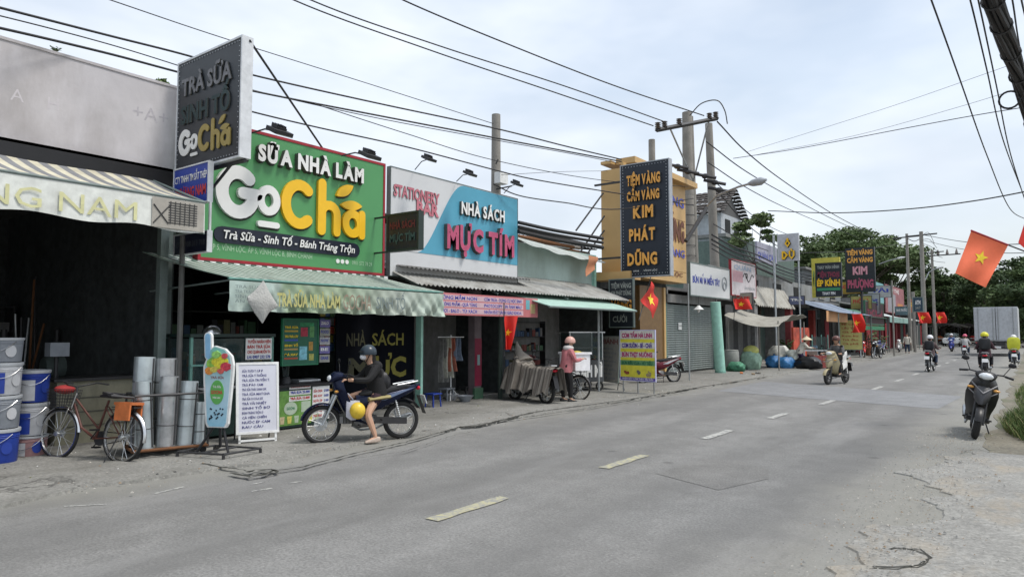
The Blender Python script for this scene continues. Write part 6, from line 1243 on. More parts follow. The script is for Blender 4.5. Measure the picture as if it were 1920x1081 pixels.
for k, (x, c, h_, lab) in enumerate(((-.22, (.22, .22, .21), 1.05, 'grey raincoat hanging at the left of the clothes rack'), (-.08, (.4, .4, .34), .95, 'cream raincoat hanging second on the clothes rack'), (.03, (.35, .12, .08), .8, 'red and white patterned garment hanging in the middle of the clothes rack'), (.2, (.17, .21, .28), .55, 'short blue grey garment at the right of the clothes rack'))):
    q = lthing('raincoat', lab, 'raincoat', rk.location, 1.2, 'clothes hanging on the white rack'); obj('cloth', MB().sheet(lambda u, v: (x+(-.1+.2*u)*(.6+.8*v)+.02*math.sin(v*7), .05*math.sin(u*11+k)+.03*math.sin(v*6), 1.48-h_*v), 14, 10, .006), M('garment%d' % k, c, .85, var=.35, scale=12), q); obj('hanger', MB().tube([(x-.08, 0, 1.46), (x, 0, 1.52), (x+.08, 0, 1.46)], .005, 4), chrome, q)
for k in range(5):
    u, v = ((812, 765), (825, 752), (862, 748), (872, 755), (720, 742))[k]; x, y, _ = G(u, v); q = lthing('stool' if k < 3 else 'basin', ['low blue plastic stool left of the clothes rack', 'grey plastic stool behind the clothes rack', 'dark plastic stool right of the clothes rack', 'pale enamel basin on the floor by the crimson column', 'grey basin on the floor under the yellow lettered glass'][k], 'stool' if k < 3 else 'basin', (max(x, -11.2), y, .035))
    if k < 3:
        obj('seat', MB().loft([(0, -.14, .28, .14, .015), (0, .14, .28, .14, .015)], 12, 6), [bb2, bg2, dsteel][k], q)
        for sx2 in (-.1, .1):
            for sy2 in (-.1, .1): obj('leg', MB().bar((sx2*1.2, sy2*1.2, 0), (sx2, sy2, .27), .016), [bb2, bg2, dsteel][k], q)
    else: obj('bowl', MB().lathe([(.1, 0), (.2, .14), (.19, .14), (.09, .02)], (0, 0, 0), 18), [bw, bg2][k % 2], q)
# folding glass food cart, right of the foam box
cxg, cyg, _ = G(1105, 738)
gc = lthing('food_cart', 'glass food cart with white letters on its dark base beside the foam box', 'food cart', (cxg-.55, cyg+.5, .035), R(62))
obj('base', MB().bb(-.55, .55, -.3, .3, .25, .85), M('cart_dark', (.07, .075, .08), .45), gc)
for x in (-.52, .52):
    for y in (-.28, .28): obj('corner_post', MB().bb(x-.012, x+.012, y-.012, y+.012, .85, 1.6), alu, gc)
obj('roof_panel', MB().bb(-.58, .58, -.33, .33, 1.6, 1.63), alu, gc); obj('glass_pane', MB().bb(-.5, .5, -.302, -.298, .88, 1.58), gl_, gc); obj('glass_pane', MB().bb(-.556, -.552, -.27, .27, .88, 1.58), gl_, gc); obj('shelf', MB().bb(-.5, .5, -.26, .26, 1.18, 1.2), alu, gc)
text('BÁNH MÌ', -.5, .4, .3, sg_white, gc, w_=1.0, y=-.31, bold=.05)
for x in (-.4, .4):
    for y in (-.31, .31): obj('wheel', MB().torus((x, y, .13), .1, .03, 'y', 18, 6), rubber, gc)
for k in range(5): 
    q = lthing('bread_basket', ['steel pan of meat', 'heap of bread rolls', 'tub of herbs', 'steel pan of eggs', 'tub of pate'][k]+' inside the glass food cart', 'food', gc.location, R(62)); obj('tub', MB().lathe([(.06, .85), (.08, .93), (.05, .97)], (-.4+k*.2, 0, 0), 12), [steel, M('bread', (.4, .22, .08), .8), M('herb', (.06, .2, .04), .8), steel, M('pate', (.25, .1, .06), .8)][k], q)
# ================================================================ further along the pavement
for k, (u, v, lab) in enumerate(((1310, 580, 'white shaded lamp hanging in front of the roller shutter'), (1343, 582, 'white shaded lamp hanging above the mint column'))):
    x, y, z = FX(u, v, -10.3); o = thing('hanging_lamp', lab, 'lamp', (x, y, z)); obj('shade', MB().lathe([(.04, z+.16), (.07, z+.12), (.2, z), (.19, z-.005)], (x, y, 0), 16), white, o, world=True); obj('bulb', MB().ell((x, y, z-.04), .055, .055, .08, 10, 6), sg_white, o, world=True); obj('cord', MB().bar((x, y, z+.16), (x, y, z+.5), .008), black, o, world=True)
o = thing('thin_post', 'thin steel post standing in front of the roller shutter', 'post', G(1293, 715)); a = G(1293, 715); obj('shaft', MB().bar(a, (a[0], a[1], 3.3), .025), M('pale_post', (1, 1, 1)), o, world=True); obj('foot', MB().box(a[0], a[1], a[2]+.01, .16, .16, .02), dsteel, o, world=True)
a = Vector(G(1351, 700)); b = Vector(P(1341, 566, (a-Vector((0, 0, 1.65))).dot(Vector(_F)))); o = thing('mint_pipe', 'thick mint green pipe leaning beside the roller shutter', 'pipe', tuple(a)); obj('pipe', MB().tube([a, b], .2, 16), mint, o, world=True); obj('collar', MB().tube([a, a.lerp(b, .04)], .215, 16), M('mint_dark', (.2, .38, .32), .5), o, world=True)
for k in range(5):
    y = FX(1366+k*9, 600, -11.1)[1]; o = thing('door_panel', ['dented grey door panel left of the scrap shop bay', 'scratched grey door panel second beside the mint pipe', 'dark grey folded door panel third beside the mint pipe', 'rusty edged door panel fourth beside the mint pipe', 'narrow grey door panel at the edge of the dark bay'][k], 'door', (-11.1, y, .05)); mb = MB()
    for j in range(4): mb.tube([(-11.1+.02*(j % 2), y-.28+j*.18, .06), (-11.1+.02*(j % 2), y-.28+j*.18, 2.9)], .1, 4)
    obj('panel', mb, [greyw, M('door_dark', (.09, .09, .09), .7, stain=.4)][k % 2], o, world=True)
o = thing('corrugated_front', 'dirty cream corrugated roof edge right of the pale pink and white sign', 'roof', (-11, 38, 3)); ya, yb = FX(1417, 560, -10.8)[1], FX(1487, 560, -10.8)[1]; mb = MB(); corr(mb, -11.3, 4.0, -10.7, 2.95, ya, yb, .3, .05); obj('corrugated_sheet', mb, M('cream_corrugated', (.38, .37, .33), .8, stain=.6), o, world=True)
# small canopy over the vendor, posts and goods
cc_ = lthing('tarp_canopy', 'sagging grey tarpaulin canopy on thin posts over the scrap sacks', 'canopy', (-9.6, 32.5, .035), 0)
obj('tarpaulin', MB().sheet(lambda u, v: (-1.2+2.3*v, -2.6+4.6*u, 2.35-.5*v*(1-u)+.25*math.sin(pi*u)-.2*math.sin(pi*v)+.04*math.sin(u*17)), 20, 10, .01), M('tarp_grey', (.33, .32, .28), .85, stain=.5), cc_)
for p in ((-1.1, -2.4), (-1.1, 1.9), (1.0, -2.3), (1.0, 1.8)): obj('post', MB().bar((p[0], p[1], 0), (p[0], p[1], 2.1), .03), polecon, cc_)
def sack(name, label, cat, x, y, r, h, mats, knots=1, seed=0, z=.035):
    random.seed(seed+50); o = lthing(name, label, cat, (x, y, z)); s = seed
    mb = MB(); n1_, n2_ = 20, 12
    def f(u, v):
        a = 2*pi*u; t = v; rr = r*(math.sin(pi*(.2+.72*t))**.55)*(1+.13*math.sin(a*2+s+t*2)+.1*math.sin(a*5+t*6+s)+.05*math.sin(a*11+t*17)); return (rr*math.cos(a), rr*math.sin(a)*.9, h*t)
    mb.sheet(f, n1_, n2_); obj('sack', mb, mats[0], o)
    if len(mats) > 1: obj('bulge', MB().ell((r*.05, 0, h*.95), r*.7, r*.65, h*.28, 12, 7), mats[1], o)
    if knots: obj('knot', MB().lathe([(.02, h*.98), (.05, h*1.03), (.02, h*1.06), (.08, h*1.14)], (0, 0, 0), 8), mats[0], o)
    random.seed(seed+99)
a = G(1408, 693); sack('sack', 'big pale green sack bulging with yellow bags by the dark bay', 'sack', a[0], a[1], .5, .85, [M('sack_green', (.28, .42, .32), .6, bump=.5, var=.3), M('sack_yellow', (.5, .5, .15), .5, bump=.5)], 0, 3)
bmat = M('bag_blue', (.05, .2, .45), .4, bump=.6, var=.4)
for k, (u, v, r, h, m_, lab) in enumerate(((1452, 690, .42, .55, bmat, 'blue plastic rubbish bag leftmost under the tarpaulin canopy'), (1475, 691, .4, .5, bmat, 'blue plastic rubbish bag in the middle under the tarpaulin canopy'), (1462, 684, .5, .95, M('bag_pale', (.5, .5, .45), .5, bump=.6, var=.35), 'heap of pale bags piled behind the blue rubbish bags'), (1490, 685, .5, .75, M('bag_mixed', (.35, .38, .35), .5, bump=.6, var=.6, scale=3), 'mixed coloured bag right of the blue rubbish bags'), (1516, 692, .55, .55, M('bag_black', (.02, .02, .022), .35, bump=.6), 'black rubbish bag in front of the conical hat vendor'), (1380, 697, .4, .4, M('net_green', (.06, .2, .12), .7, bump=.6, var=.6), 'green net bundle at the foot of the mint pipe'), (1368, 690, .22, .6, M('box_yellowish', (.5, .38, .05), .6, bump=.4), 'yellow sack propped against the mint pipe'))):
    a = G(u, v); sack('rubbish_bag', lab, 'bag', a[0], a[1], r, h, [m_], k in (0, 1, 4), 10+k)
a = G(1385, 702)
for k in range(4): q = lthing('scrap_piece', ['brown', 'pale grey', 'orange', 'white'][k % 4]+' broken scrap of wood or plastic lying by the mint pipe', 'scrap', (a[0]+random.uniform(-.6, .8), a[1]+random.uniform(-.5, .6), .04), random.random()*3, 'scraps of wood and plastic by the mint pipe'); obj('scrap', MB().box(0, 0, .03, random.uniform(.1, .35), random.uniform(.05, .15), .04, .2, .15, 0), [gm[3], gm[1], orange, M('litter_white', (1, 1, 1))][k % 4], q)
# vendor's cart with jars and red panel
a = G(1540, 692); vc = lthing('vendor_cart', 'small vendor cart with glass case and red crates beside the conical hat vendor', 'vendor cart', (a[0]-.6, a[1]+1.2, .035), R(40))
obj('table', MB().bb(-.6, .6, -.35, .35, .75, .8), alu, vc); obj('glass_case', MB().bb(-.2, .55, -.3, .3, .81, 1.4), gl_, vc)
for x in (-.58, .58):
    for y in (-.32, .32): obj('leg', MB().bb(x-.02, x+.02, y-.02, y+.02, 0, .75), alu, vc)
for x, y in ((-.2, -.3), (.55, -.3), (.55, .3), (-.2, .3)): obj('case_post', MB().bb(x-.02, x+.02, y-.02, y+.02, .81, 1.5), teal_frame, vc)
for k in range(6): q = lthing('crate', 'red slatted drinks crate under the vendor cart, '+['left lower', 'middle lower', 'right lower', 'left upper', 'middle upper', 'right upper'][k]+' of its pile', 'crate', (a[0]-.3+.35*(k % 3)*.8, a[1]+.4+.35*(k % 3), .04+.3*(k//3)), R(40), 'red crates beside the vendor'); obj('crate_body', openbox(MB(), .38, .32, .26), M('crate_red', (.3, .07, .06), .6), q); obj('bottles', MB().lathe([(.04, .02), (.04, .2), (.015, .3)], (-.08, 0, 0), 8).lathe([(.04, .02), (.04, .2), (.015, .3)], (.08, 0, 0), 8), M('bottle_mix', (.4, .35, .3), .3), q)
# ---- the far row: simple separate buildings with fronts, awnings and signs
far = [(42.05, 48, 3.4, (.1, .13, .17), 'low shop with a blue sheet awning beyond the scrap shop'), (48.05, 55, 3.6, (.16, .15, .14), 'grey shop front behind the pale yellow menu board'), (55.05, 63, 3.8, (.13, .14, .13), 'dark shop behind the tall far gold shop sign'), (63.05, 72, 4.4, (.25, .25, .25), 'pale shop with a white awning far down the row'), (72.05, 84, 4.6, (.3, .06, .07), 'red walled shop far down the row'), (84.05, 100, 4.5, (.14, .15, .15), 'dim shop block at the far end of the row'), (100.1, 125, 5, (.2, .2, .19), 'last pale building before the trees')]
for k, (y0, y1, h, c, lab) in enumerate(far):
    o = shell('shop_house', lab, y0, y1, h, M('farwall%d' % k, c, .85, stain=.4), xf=-11.3, depth=7); yy = y0+.5
    while yy < y1-1.3: add(o, 'door', (-11.36, -11.3, yy, yy+1.0, .06, 2.5), [dark, greyw, M('farred', (.28, .03, .04), .6), dark, M('fargreen', (.08, .13, .11), .6)][(k*2+int(yy*1.3)) % 5 if k != 4 else 2]); add(o, 'window', (-11.34, -11.29, yy+.15, yy+.85, 2.62, 3.1), gl_); yy += 2.1
def awning(label, y0, y1, x0, z0, x1, z1, mat, mat2=None, cat='awning', valm=None):
    o = thing('awning', label, cat, ((x0+x1)/2, (y0+y1)/2, z1)); mb = MB(); mb.sheet(lambda u, v: (x0+(x1-x0)*v, y0+(y1-y0)*u, z0+(z1-z0)*v-.08*math.sin(pi*v)), 24, 4, .01, mats=(lambda i, j: i % 2) if mat2 else None); obj('sheet', mb, [mat, mat2] if mat2 else mat, o, world=True)
    if valm: obj('valance', MB().bb(x1-.01, x1+.01, y0, y1, z1-.45, z1-.01), valm, o, world=True)
    for y in (y0+.1, y1-.1): obj('post', MB().bar((x1-.1, y, .03), (x1-.1, y, z1), .03), gpost, o, world=True)
awning('blue grey sheet awning sloping over the low shop beyond the scrap shop', FX(1490, 555, -11)[1], 52, -11.2, 3.6, -8.6, 2.75, M('awning_bluegrey', (.22, .27, .36), .6, stain=.3)); 
o = thing('banner', 'small orange and violet banner hanging from the blue grey awning', 'banner', (-9.2, 45, 2.2)); ya = FX(1549, 580, -9.2)[1]; yb = FX(1588, 580, -9.2)[1]; add(o, 'sheet', (-9.2, -9.18, ya, yb, 2.25, 2.85), M('banner_orange', (.6, .33, .16), .6, var=.3, scale=.6))
awning('white sheet awning far down the row', 63, 74, -11.2, 3.4, -9.2, 2.9, M('awning_farwhite', (.5, .55, .55), .6), valm=M('awning_fargreen', (.25, .4, .36), .6)); awning('pale awning at the far end of the row', 76, 92, -11.2, 3.2, -8.6, 2.7, M('awning_farwhite2', (.55, .55, .52), .6))
awning('dark green sheet awning under the maroon far sign', 54, 61, -11.2, 3.4, -9.0, 2.7, M('awning_darkgreen', (.05, .16, .1), .6))
o = thing('red_kiosk', 'red painted kiosk front at the kerb far down the row', 'kiosk', (-10.5, 62, .04)); add(o, 'front_panel', (-10.6, -10.5, 60.5, 66, .04, 2.6), M('farred2', (.3, .02, .03), .5)); add(o, 'roof_panel', (-11.3, -10.3, 60.3, 66.2, 2.6, 2.7), greyw); add(o, 'side_panel', (-11.3, -10.62, 60.5, 60.6, .04, 2.6), M('farred2', (1, 1, 1)))
# row of red painted posts and vertical shop banners
for k, (u, c) in enumerate(((1525, (.35, .05, .04)), (1415, (.2, .2, .2)), (1482, (.25, .05, .05)))):
    y = FX(u, 640, -10.9)[1]; o = thing('shop_pillar', ['red tiled shop pillar beyond the blue awning edge', 'grey pillar of the scrap shop bay', 'dull red pillar right of the rubbish bags'][k], 'pillar', (-10.9, y, .04)); add(o, 'shaft', (-11.1, -10.8, y-.25, y+.25, .04, 3.0), M('pillar%d' % k, c, .7, var=.4, scale=4)); add(o, 'cap', (-11.14, -10.76, y-.3, y+.3, 3.0, 3.08), concrete)
o = thing('red_stand', 'red and orange printed stand behind the conical hat vendor', 'stand', (-10, 36, .04)); ya = FX(1488, 640, -9.9)[1]; add(o, 'front_panel', (-10.0, -9.9, ya, ya+3.2, .1, 1.9), M('stand_red', (.4, .06, .03), .6, var=.6, scale=1.6)); add(o, 'shelf', (-10.6, -10.0, ya, ya+3.2, .9, .95), dsteel)
# second storey pieces behind the row: house with a tiled roof
hs = thing('tiled_house', 'house with a dark tiled gable roof and white wall behind the double pole', 'house', (-17, 40, 0))
hx0, hx1, hy0, hy1, hz = -19, -14.9, 41, 44.6, 8.9
wlm = M('house_white', (.42, .45, .48), .8, stain=.25); gw_ = M('green_sheet', (.12, .17, .15), .7, .2, stain=.4)
add(hs, 'upper_wall', (hx0, hx1, hy0, hy1, 7.0, hz), wlm); add(hs, 'lower_wall', (hx0, hx1+2.2, hy0-2.5, hy1+4, 0, 6.9), gw_); add(hs, 'ledge', (hx0, hx1+.35, hy0-.2, hy1+.3, 7.4, 7.6), greyw)
for y in (41.7, 43.3): wn = add(hs, 'window', (hx1, hx1+.05, y, y+.8, 7.8, 8.6), dark)
tile = M('roof_tile', (.07, .062, .058), .8, var=.3, scale=5, stain=.3)
for sd2, (xa, xb) in enumerate(((hy0-.5, (hy0+hy1)/2), (hy1+.5, (hy0+hy1)/2))):
    rows = 9
    for r_ in range(rows):
        t0, t1 = r_/rows, (r_+1)/rows; x0_, x1_ = xa+(xb-xa)*t0, xa+(xb-xa)*t1; z0_, z1_ = 8.85+1.7*t0, 8.85+1.7*t1
        mb = MB(); mb.sheet(lambda u, v: (hx0-.4+(hx1-hx0+.8)*u, x0_+(x1_-x0_)*v, z0_+(z1_-z0_)*v+.06*(1-v)+.035*abs(math.sin(u*26*pi/2))), 78, 1, .03); obj('tile_course', mb, tile, hs, world=True)
for gx in (hx0, hx1-.15): obj('gable', MB().prismx([(hy0, hz), (hy1, hz), ((hy0+hy1)/2, hz+1.25)], gx, gx+.15), M('gable_dark', (.1, .1, .1), .8), hs, world=True, smooth=False)
bk_ = thing('back_building', 'grey green sheet metal building behind the lilac and umbrella signs', 'building', (-15, 46, 0)); add(bk_, 'wall', (-19, -12.6, 50.2, 62, 0, 6.0), M('sheet_grey', (.2, .22, .23), .75, stain=.4)); add(bk_, 'roof', (-19.3, -12.3, 50, 62.2, 6.0, 6.15), greyw)
for k in range(3): wn = add(bk_, 'window', (-12.6, -12.55, 51+k*3.6, 52.6+k*3.6, 4.2, 5.2), dark); add(bk_, 'window_sill', (-12.6, -12.5, 50.9+k*3.6, 52.7+k*3.6, 4.1, 4.2), concrete)
up = thing('upper_storey', 'worn grey upper wall with a slanted dark pipe above the scrap shop', 'wall', (-11.6, 37, 3.2)); add(up, 'wall', (-11.9, -11.6, 30.2, 49, 3.22, 4.7), M('upper_grey', (.27, .28, .28), .85, stain=.7, scale=1.5)); obj('pipe', MB().bar(FX(1418, 500, -11.3), FX(1484, 530, -11.3), .07), dsteel, up, world=True)
for k in range(4): add(up, 'window', (-11.6, -11.56, 31.5+k*4.2, 33+k*4.2, 3.6, 4.4), dark)
# market stalls at the far end of the road
for k in range(6):
    x, y = -9.5+k*.9+random.uniform(-.2, .2), 108+k*4.5; o = lthing('market_stall', ['grey canopied market stall leftmost at the end of the road', 'white canopied market stall second from the left', 'dark market stall in the middle of the far junction', 'pale pink canopied market stall', 'wide grey market stall below the far trees', 'market stall nearest the truck'][k], 'market stall', (x, y, .02), .1*k)
    obj('canopy', MB().sheet(lambda u, v: (-1.8+3.6*u, -1.5+3*v, 2.9-.5*abs(u*2-1)-.2*v), 6, 4, .03), M('stallc%d' % k, [(.3, .3, .3), (.5, .5, .48), (.12, .12, .12), (.45, .33, .3), (.28, .27, .25), (.35, .3, .28)][k], .8), o)
    for px3 in (-1.6, 1.6):
        for py3 in (-1.3, 1.3): obj('post', MB().bar((px3, py3, 0), (px3, py3, 2.5), .05), dsteel, o)
    obj('table', MB().bb(-1.4, 1.4, -1.0, .2, .75, .85), white, o); obj('produce', MB().ell((-.6, -.4, .85), .5, .4, .3, 10, 5).ell((.6, -.4, .85), .5, .4, .3, 10, 5), [orange, lm, red][k % 3], o)
ac = thing('closing_building', 'low dark shed closing the street under the far trees', 'building', (-2, 150, 0)); add(ac, 'wall', (-16, 14, 149, 150, 0, 4.0), M('shed_dark', (.06, .07, .07), .9)); add(ac, 'roof', (-17, 15, 147.5, 151, 4.0, 4.3), greyw)
# ================================================================ box truck
tk = lthing('box_truck', 'white box truck seen from behind in the right lane far up the road', 'truck', (-2.05, 58.6, 0), 0)
obj('cargo_box', MB().bb(-1.25, 1.25, 0, 5.8, 1.05, 3.4), M('truck_white', (.52, .54, .56), .5, stain=.2), tk)
for s in (-1, 1): 
    d_ = obj('rear_door', MB().bb(min(s*.02, s*1.2), max(s*.02, s*1.2), -.04, -.005, 1.12, 3.34), M('truck_door', (.47, .49, .52), .5, stain=.3), tk); 
    for x in (.15, 1.0): obj('lock_bar', MB().bar((s*x, -.06, 1.1), (s*x, -.06, 3.35), .025), steel, d_)
    obj('tail_light', MB().bb(s*1.1-.12, s*1.1+.12, -.03, .0, .82, .95), M('red_lens', (1, 1, 1)), tk); obj('mud_flap', MB().bb(s*.95-.25, s*.95+.25, .85, .88, .2, .8), black, tk)
    for y in (1.4, 5.9): obj('wheel', MB().torus((s*.95, y, .42), .3, .13, 'x', 22, 8), rubber, tk); obj('wheel_rim', MB().lathe([(.22, -.1), (.24, .1)], (s*.95, y, .42), 14, 'x'), steel, tk)
obj('door_seam', MB().bb(-.018, .018, -.03, -.006, 1.12, 3.34), black, tk); obj('rear_sill', MB().bb(-1.25, 1.25, -.05, 0, .98, 1.04), dsteel, tk); obj('chassis', MB().bb(-.5, .5, 0, 7.2, .75, 1.0).bb(-1.2, 1.2, .0, .15, .5, .68), dsteel, tk); obj('cab', MB().loft([(0, 5.95, 1.6, 1.05, .95), (0, 7.2, 1.6, 1.05, .95), (0, 7.7, 1.3, 1.0, .65)], 16, 6), M('cab_white', (.5, .5, .5), .4), tk); obj('number_plate', MB().bb(-.25, .25, -.02, .0, .55, .68), M('plate_white', (1, 1, 1)), tk)
cr_ = lthing('parked_car', 'white car half hidden in front of the far market stalls', 'car', (-7.6, 96, 0), .0); obj('body', MB().loft([(0, -2, .6, .8, .25), (0, -1.9, .7, .85, .35), (0, 0, .7, .87, .38), (0, 2, .62, .85, .3), (0, 2.2, .55, .7, .2)], 14, 4), white, cr_); obj('cabin', MB().loft([(0, -1.4, 1.1, .6, .1), (0, -.9, 1.25, .7, .3), (0, .4, 1.25, .7, .3), (0, 1.2, 1.05, .6, .08)], 14, 4), gl_, cr_)
for s in (-.8, .8):
    for y in (-1.3, 1.35): obj('wheel', MB().torus((s, y, .32), .24, .08, 'x', 18, 6), rubber, cr_)
# ================================================================ poles
def pole(label, x, y, h, r0, r1, z0=.03, sq=False, lean=(0, 0)):
    o = thing('utility_pole', label, 'utility pole', (x, y, z0)); obj('shaft', MB().tube([(x, y, z0), (x+lean[0], y+lean[1], h)], [r0, r1], 4 if sq else 12), polecon, o, world=True, smooth=not sq); return o
yq = FX(930, 300, -11.6)[1]; po = pole('single concrete pole with a meter box rising behind the blue board', -11.6, yq, FX(930, 215, -11.6)[2], .17, .12)
mq = FX(930, 334, -11.4); obj('meter_box', MB().box(mq[0]+.1, mq[1]+.1, mq[2], .2, .34, .3), white, po, world=True); obj('bracket', MB().bar((mq[0], mq[1], mq[2]+.4), (mq[0]+.3, mq[1]-.3, mq[2]+.4), .02).bar((mq[0], mq[1], mq[2]-.3), (mq[0]+.3, mq[1]+.3, mq[2]-.2), .02), dsteel, po, world=True)
XH = -12.0
yA = FX(1291, 400, XH)[1]; yB = FX(1318, 400, XH)[1]; zA = FX(1291, 213, XH)[2]; pA = pole('thick double concrete pole carrying the crossarm behind the gold shop', XH, yA, zA, .3, .21); obj('shaft', MB().tube([(XH+.1, yA+.55, .03), (XH, yA+.35, zA-.1)], [.2, .14], 12), polecon, pA, world=True)
pB = pole('thinner concrete pole beside the double pole holding the street lamp', XH+.3, yB+.9, FX(1313, 228, XH)[2], .25, .17, lean=(-.1, -.5))
a1, a2 = Vector(FX(1228, 245, -11.3)), Vector(FX(1345, 222, -12.6)); ca = thing('crossarm', 'dark steel crossarm with insulators on top of the double pole', 'crossarm', (XH, yA, zA-.3))
c_ = Vector((XH+.28, yA, FX(1291, 236, XH)[2])); dd = Vector((.95, -.75, 0)).normalized(); 
e1 = Vector(P(1231, 244, 24)); e2 = Vector(P(1345, 222, 26.5)); obj('beam', MB().bar(e1, e2, .08, n=4), dsteel, ca, world=True); cm_ = e1.lerp(e2, .5)
obj('strut', MB().bar(e1.lerp(e2, .2), Vector((XH+.25, yA, cm_.z-.9)), .035).bar(e1.lerp(e2, .85), Vector((XH+.25, yA, cm_.z-.9)), .035), steel, ca, world=True)
insm = M('insulator', (.2, .17, .15), .35)
for t, s in ((.02, 0), (.12, .1), (.35, 0), (.86, 0), (.97, .35)):
    q = e1.lerp(e2, t); mb = MB()
    for k in range(4): mb.lathe([(.05, .04+k*.06), (.11, .06+k*.06), (.05, .085+k*.06)], tuple(q), 10)
    obj('insulator', mb, insm, ca, world=True)
q = e2; obj('jumper_loop', MB().tube(spline([q+Vector((-.9, -.5, .15)), q+Vector((-.5, -.3, .6)), q+Vector((0, 0, .7)), q+Vector((.25, .1, .3)), q+Vector((.35, .1, -.25))], 6), .022, 6), dsteel, ca, world=True)
# hardware on the poles lower down
hw_ = thing('pole_hardware', 'dark cable brackets and slack bundles on the double pole', 'brackets', (XH, yA, 7))
for (u, v) in ((1270, 312), (1290, 322), (1322, 330), (1340, 342), (1348, 356)): p_ = Vector(P(u, v, 26)); obj('clamp', MB().bar(p_+Vector((-.35, -.2, .1)), p_+Vector((.35, .2, -.08)), .06).ell(tuple(p_), .14, .14, .1, 8, 5), dsteel, hw_, world=True)
obj('dark_stay', MB().bar(P(1325, 390, 25), P(1286, 452, 24), .07), dsteel, hw_, world=True)
for k in range(9): u = 1262+k*4; obj('band', MB().torus((XH, yA, 5.0+k*.45), .3-.012*k, .012, 'z', 16, 4), dsteel, hw_, world=True)
# street lamp arm
sl = thing('street_lamp', 'curved steel street lamp reaching out from the thinner pole', 'street lamp', (XH, yB, 8)); s0_, s1_, s2_, s3_ = [Vector(P(*q)) for q in ((1322, 392, 26), (1345, 366, 25.5), (1385, 350, 24.5), (1403, 345, 24))]
obj('arm', MB().tube([s0_, s1_, s2_, s3_], .04, 8), steel, sl, world=True); h0, h1 = s3_, Vector(P(1437, 337, 23.3)); obj('lamp_head', MB().tube([h0, h0.lerp(h1, .25), h0.lerp(h1, .7), h1], [.05, .12, .14, .04], 10), M('lamp_grey', (.35, .37, .39), .4), sl, world=True)
for k, (u, d, vt, r, lab) in enumerate(((1222, 28, 262, .13, 'short concrete pole stub rising behind the black gold shop sign'), (1700, 62, 438, .11, 'far concrete pole left of the pair beyond the row'), (1727, 60, 434, .15, 'tallest far concrete pole with many cables'), (1747, 80, 468, .13, 'far pole carrying a transformer crossarm'))):
    p_ = P(u, vt, d); o = pole(lab, p_[0], p_[1], p_[2], r*1.35, r)
    if k: obj('crossarm', MB().bar(Vector(p_)+Vector((-1.2, .3, -.3)), Vector(p_)+Vector((1.2, -.3, -.3)), .06), dsteel, o, world=True)
    if k == 3:
        obj('crossarm', MB().bar(Vector(p_)+Vector((-.5, 0, -.7)), Vector(p_)+Vector((2.8, -.4, -.7)), .07), dsteel, o, world=True)
        for j in range(3): obj('insulator', MB().lathe([(.1, 0), (.16, .1), (.05, .6)], (p_[0]+.6+j*.9, p_[1], p_[2]-.65), 8), insm, o, world=True)
sl2 = thing('street_lamp', 'far curved street lamp arm on the tall distant pole', 'street lamp', P(1727, 500, 60)); obj('arm', MB().tube([P(1732, 530, 60), P(1742, 510, 60), P(1755, 503, 59)], .05, 6), steel, sl2, world=True); obj('lamp_head', MB().tube([P(1755, 503, 59), P(1763, 501, 59), P(1768, 500, 59)], [.06, .12, .05], 8), steel, sl2, world=True)
sl3 = thing('street_lamp', 'small street lamp arm above the far grey building', 'street lamp', P(1655, 500, 70)); obj('arm', MB().tube([P(1648, 495, 75), P(1668, 488, 73), P(1684, 484, 72)], .05, 6), steel, sl3, world=True); obj('lamp_head', MB().tube([P(1682, 484, 72), P(1690, 483, 72), P(1697, 482, 72)], [.06, .13, .05], 8), steel, sl3, world=True)
o = pole('thin pole at the kerb carrying the maroon sign far away', G(1677, 668)[0], G(1677, 668)[1], 5.2, .06, .05)
vp = thing('signal_post', 'pale vertical post beside the tall far pole', 'post', G(1716, 660)); a = G(1716, 660); obj('shaft', MB().bar(a, (a[0], a[1], 5.0), .12), polecon, vp, world=True)
# ================================================================ clutter of the far row
for k, (x, y, z, w2, h2, c, lab) in enumerate(((-10.95, 31.5, 2.9, .9, .5, (.35, .33, .28), 'faded cream board on the grey bay beside the red bunched flag'), (-10.9, 40.5, 3.2, .8, .45, (.12, .14, .24), 'small dull blue board above the left end of the blue grey awning'), (-10.3, 54, 3.3, 1.3, .9, (.4, .36, .12), 'square mustard board beyond the yellow menu board'), (-10.2, 57.5, 3.0, 1.2, 1.5, (.35, .36, .38), 'upright grey board beyond the maroon sign'), (-10.6, 76, 3.3, 1.1, .8, (.12, .2, .22), 'petrol blue board over the white far awning'), (-9.8, 78, 3.6, 1.6, 1.3, (.4, .12, .05), 'rusty orange board over the far pale awning'), (-10.4, 50.5, 4.2, 1.5, .8, (.45, .3, .05), 'amber board between the two black far signs'), (-10.4, 61.2, 4.4, 1.6, .9, (.42, .42, .42), 'pale board behind the tall black far sign'))):
    o = sign('shop_sign', lab, 'sign', (x, y, z), .12*(k % 3-1), w2, h2, .12, M('clutterboard%d' % k, c, .6, var=.3, scale=2, stain=.4), dsteel, .03); text(['CAFE', 'TRÀ', 'PHỞ BÒ', 'SỬA XE', 'NHÀ THUỐC', 'GÀ RÁN', 'KEM', 'VẢI'][k], w2*.1, h2*.45, h2*.28, [sg_red, sg_white, sg_red, sg_blue, sg_white, sg_yel, sg_red, sg_blue][k], o, w_=w2*.8, bold=.04, res=1)
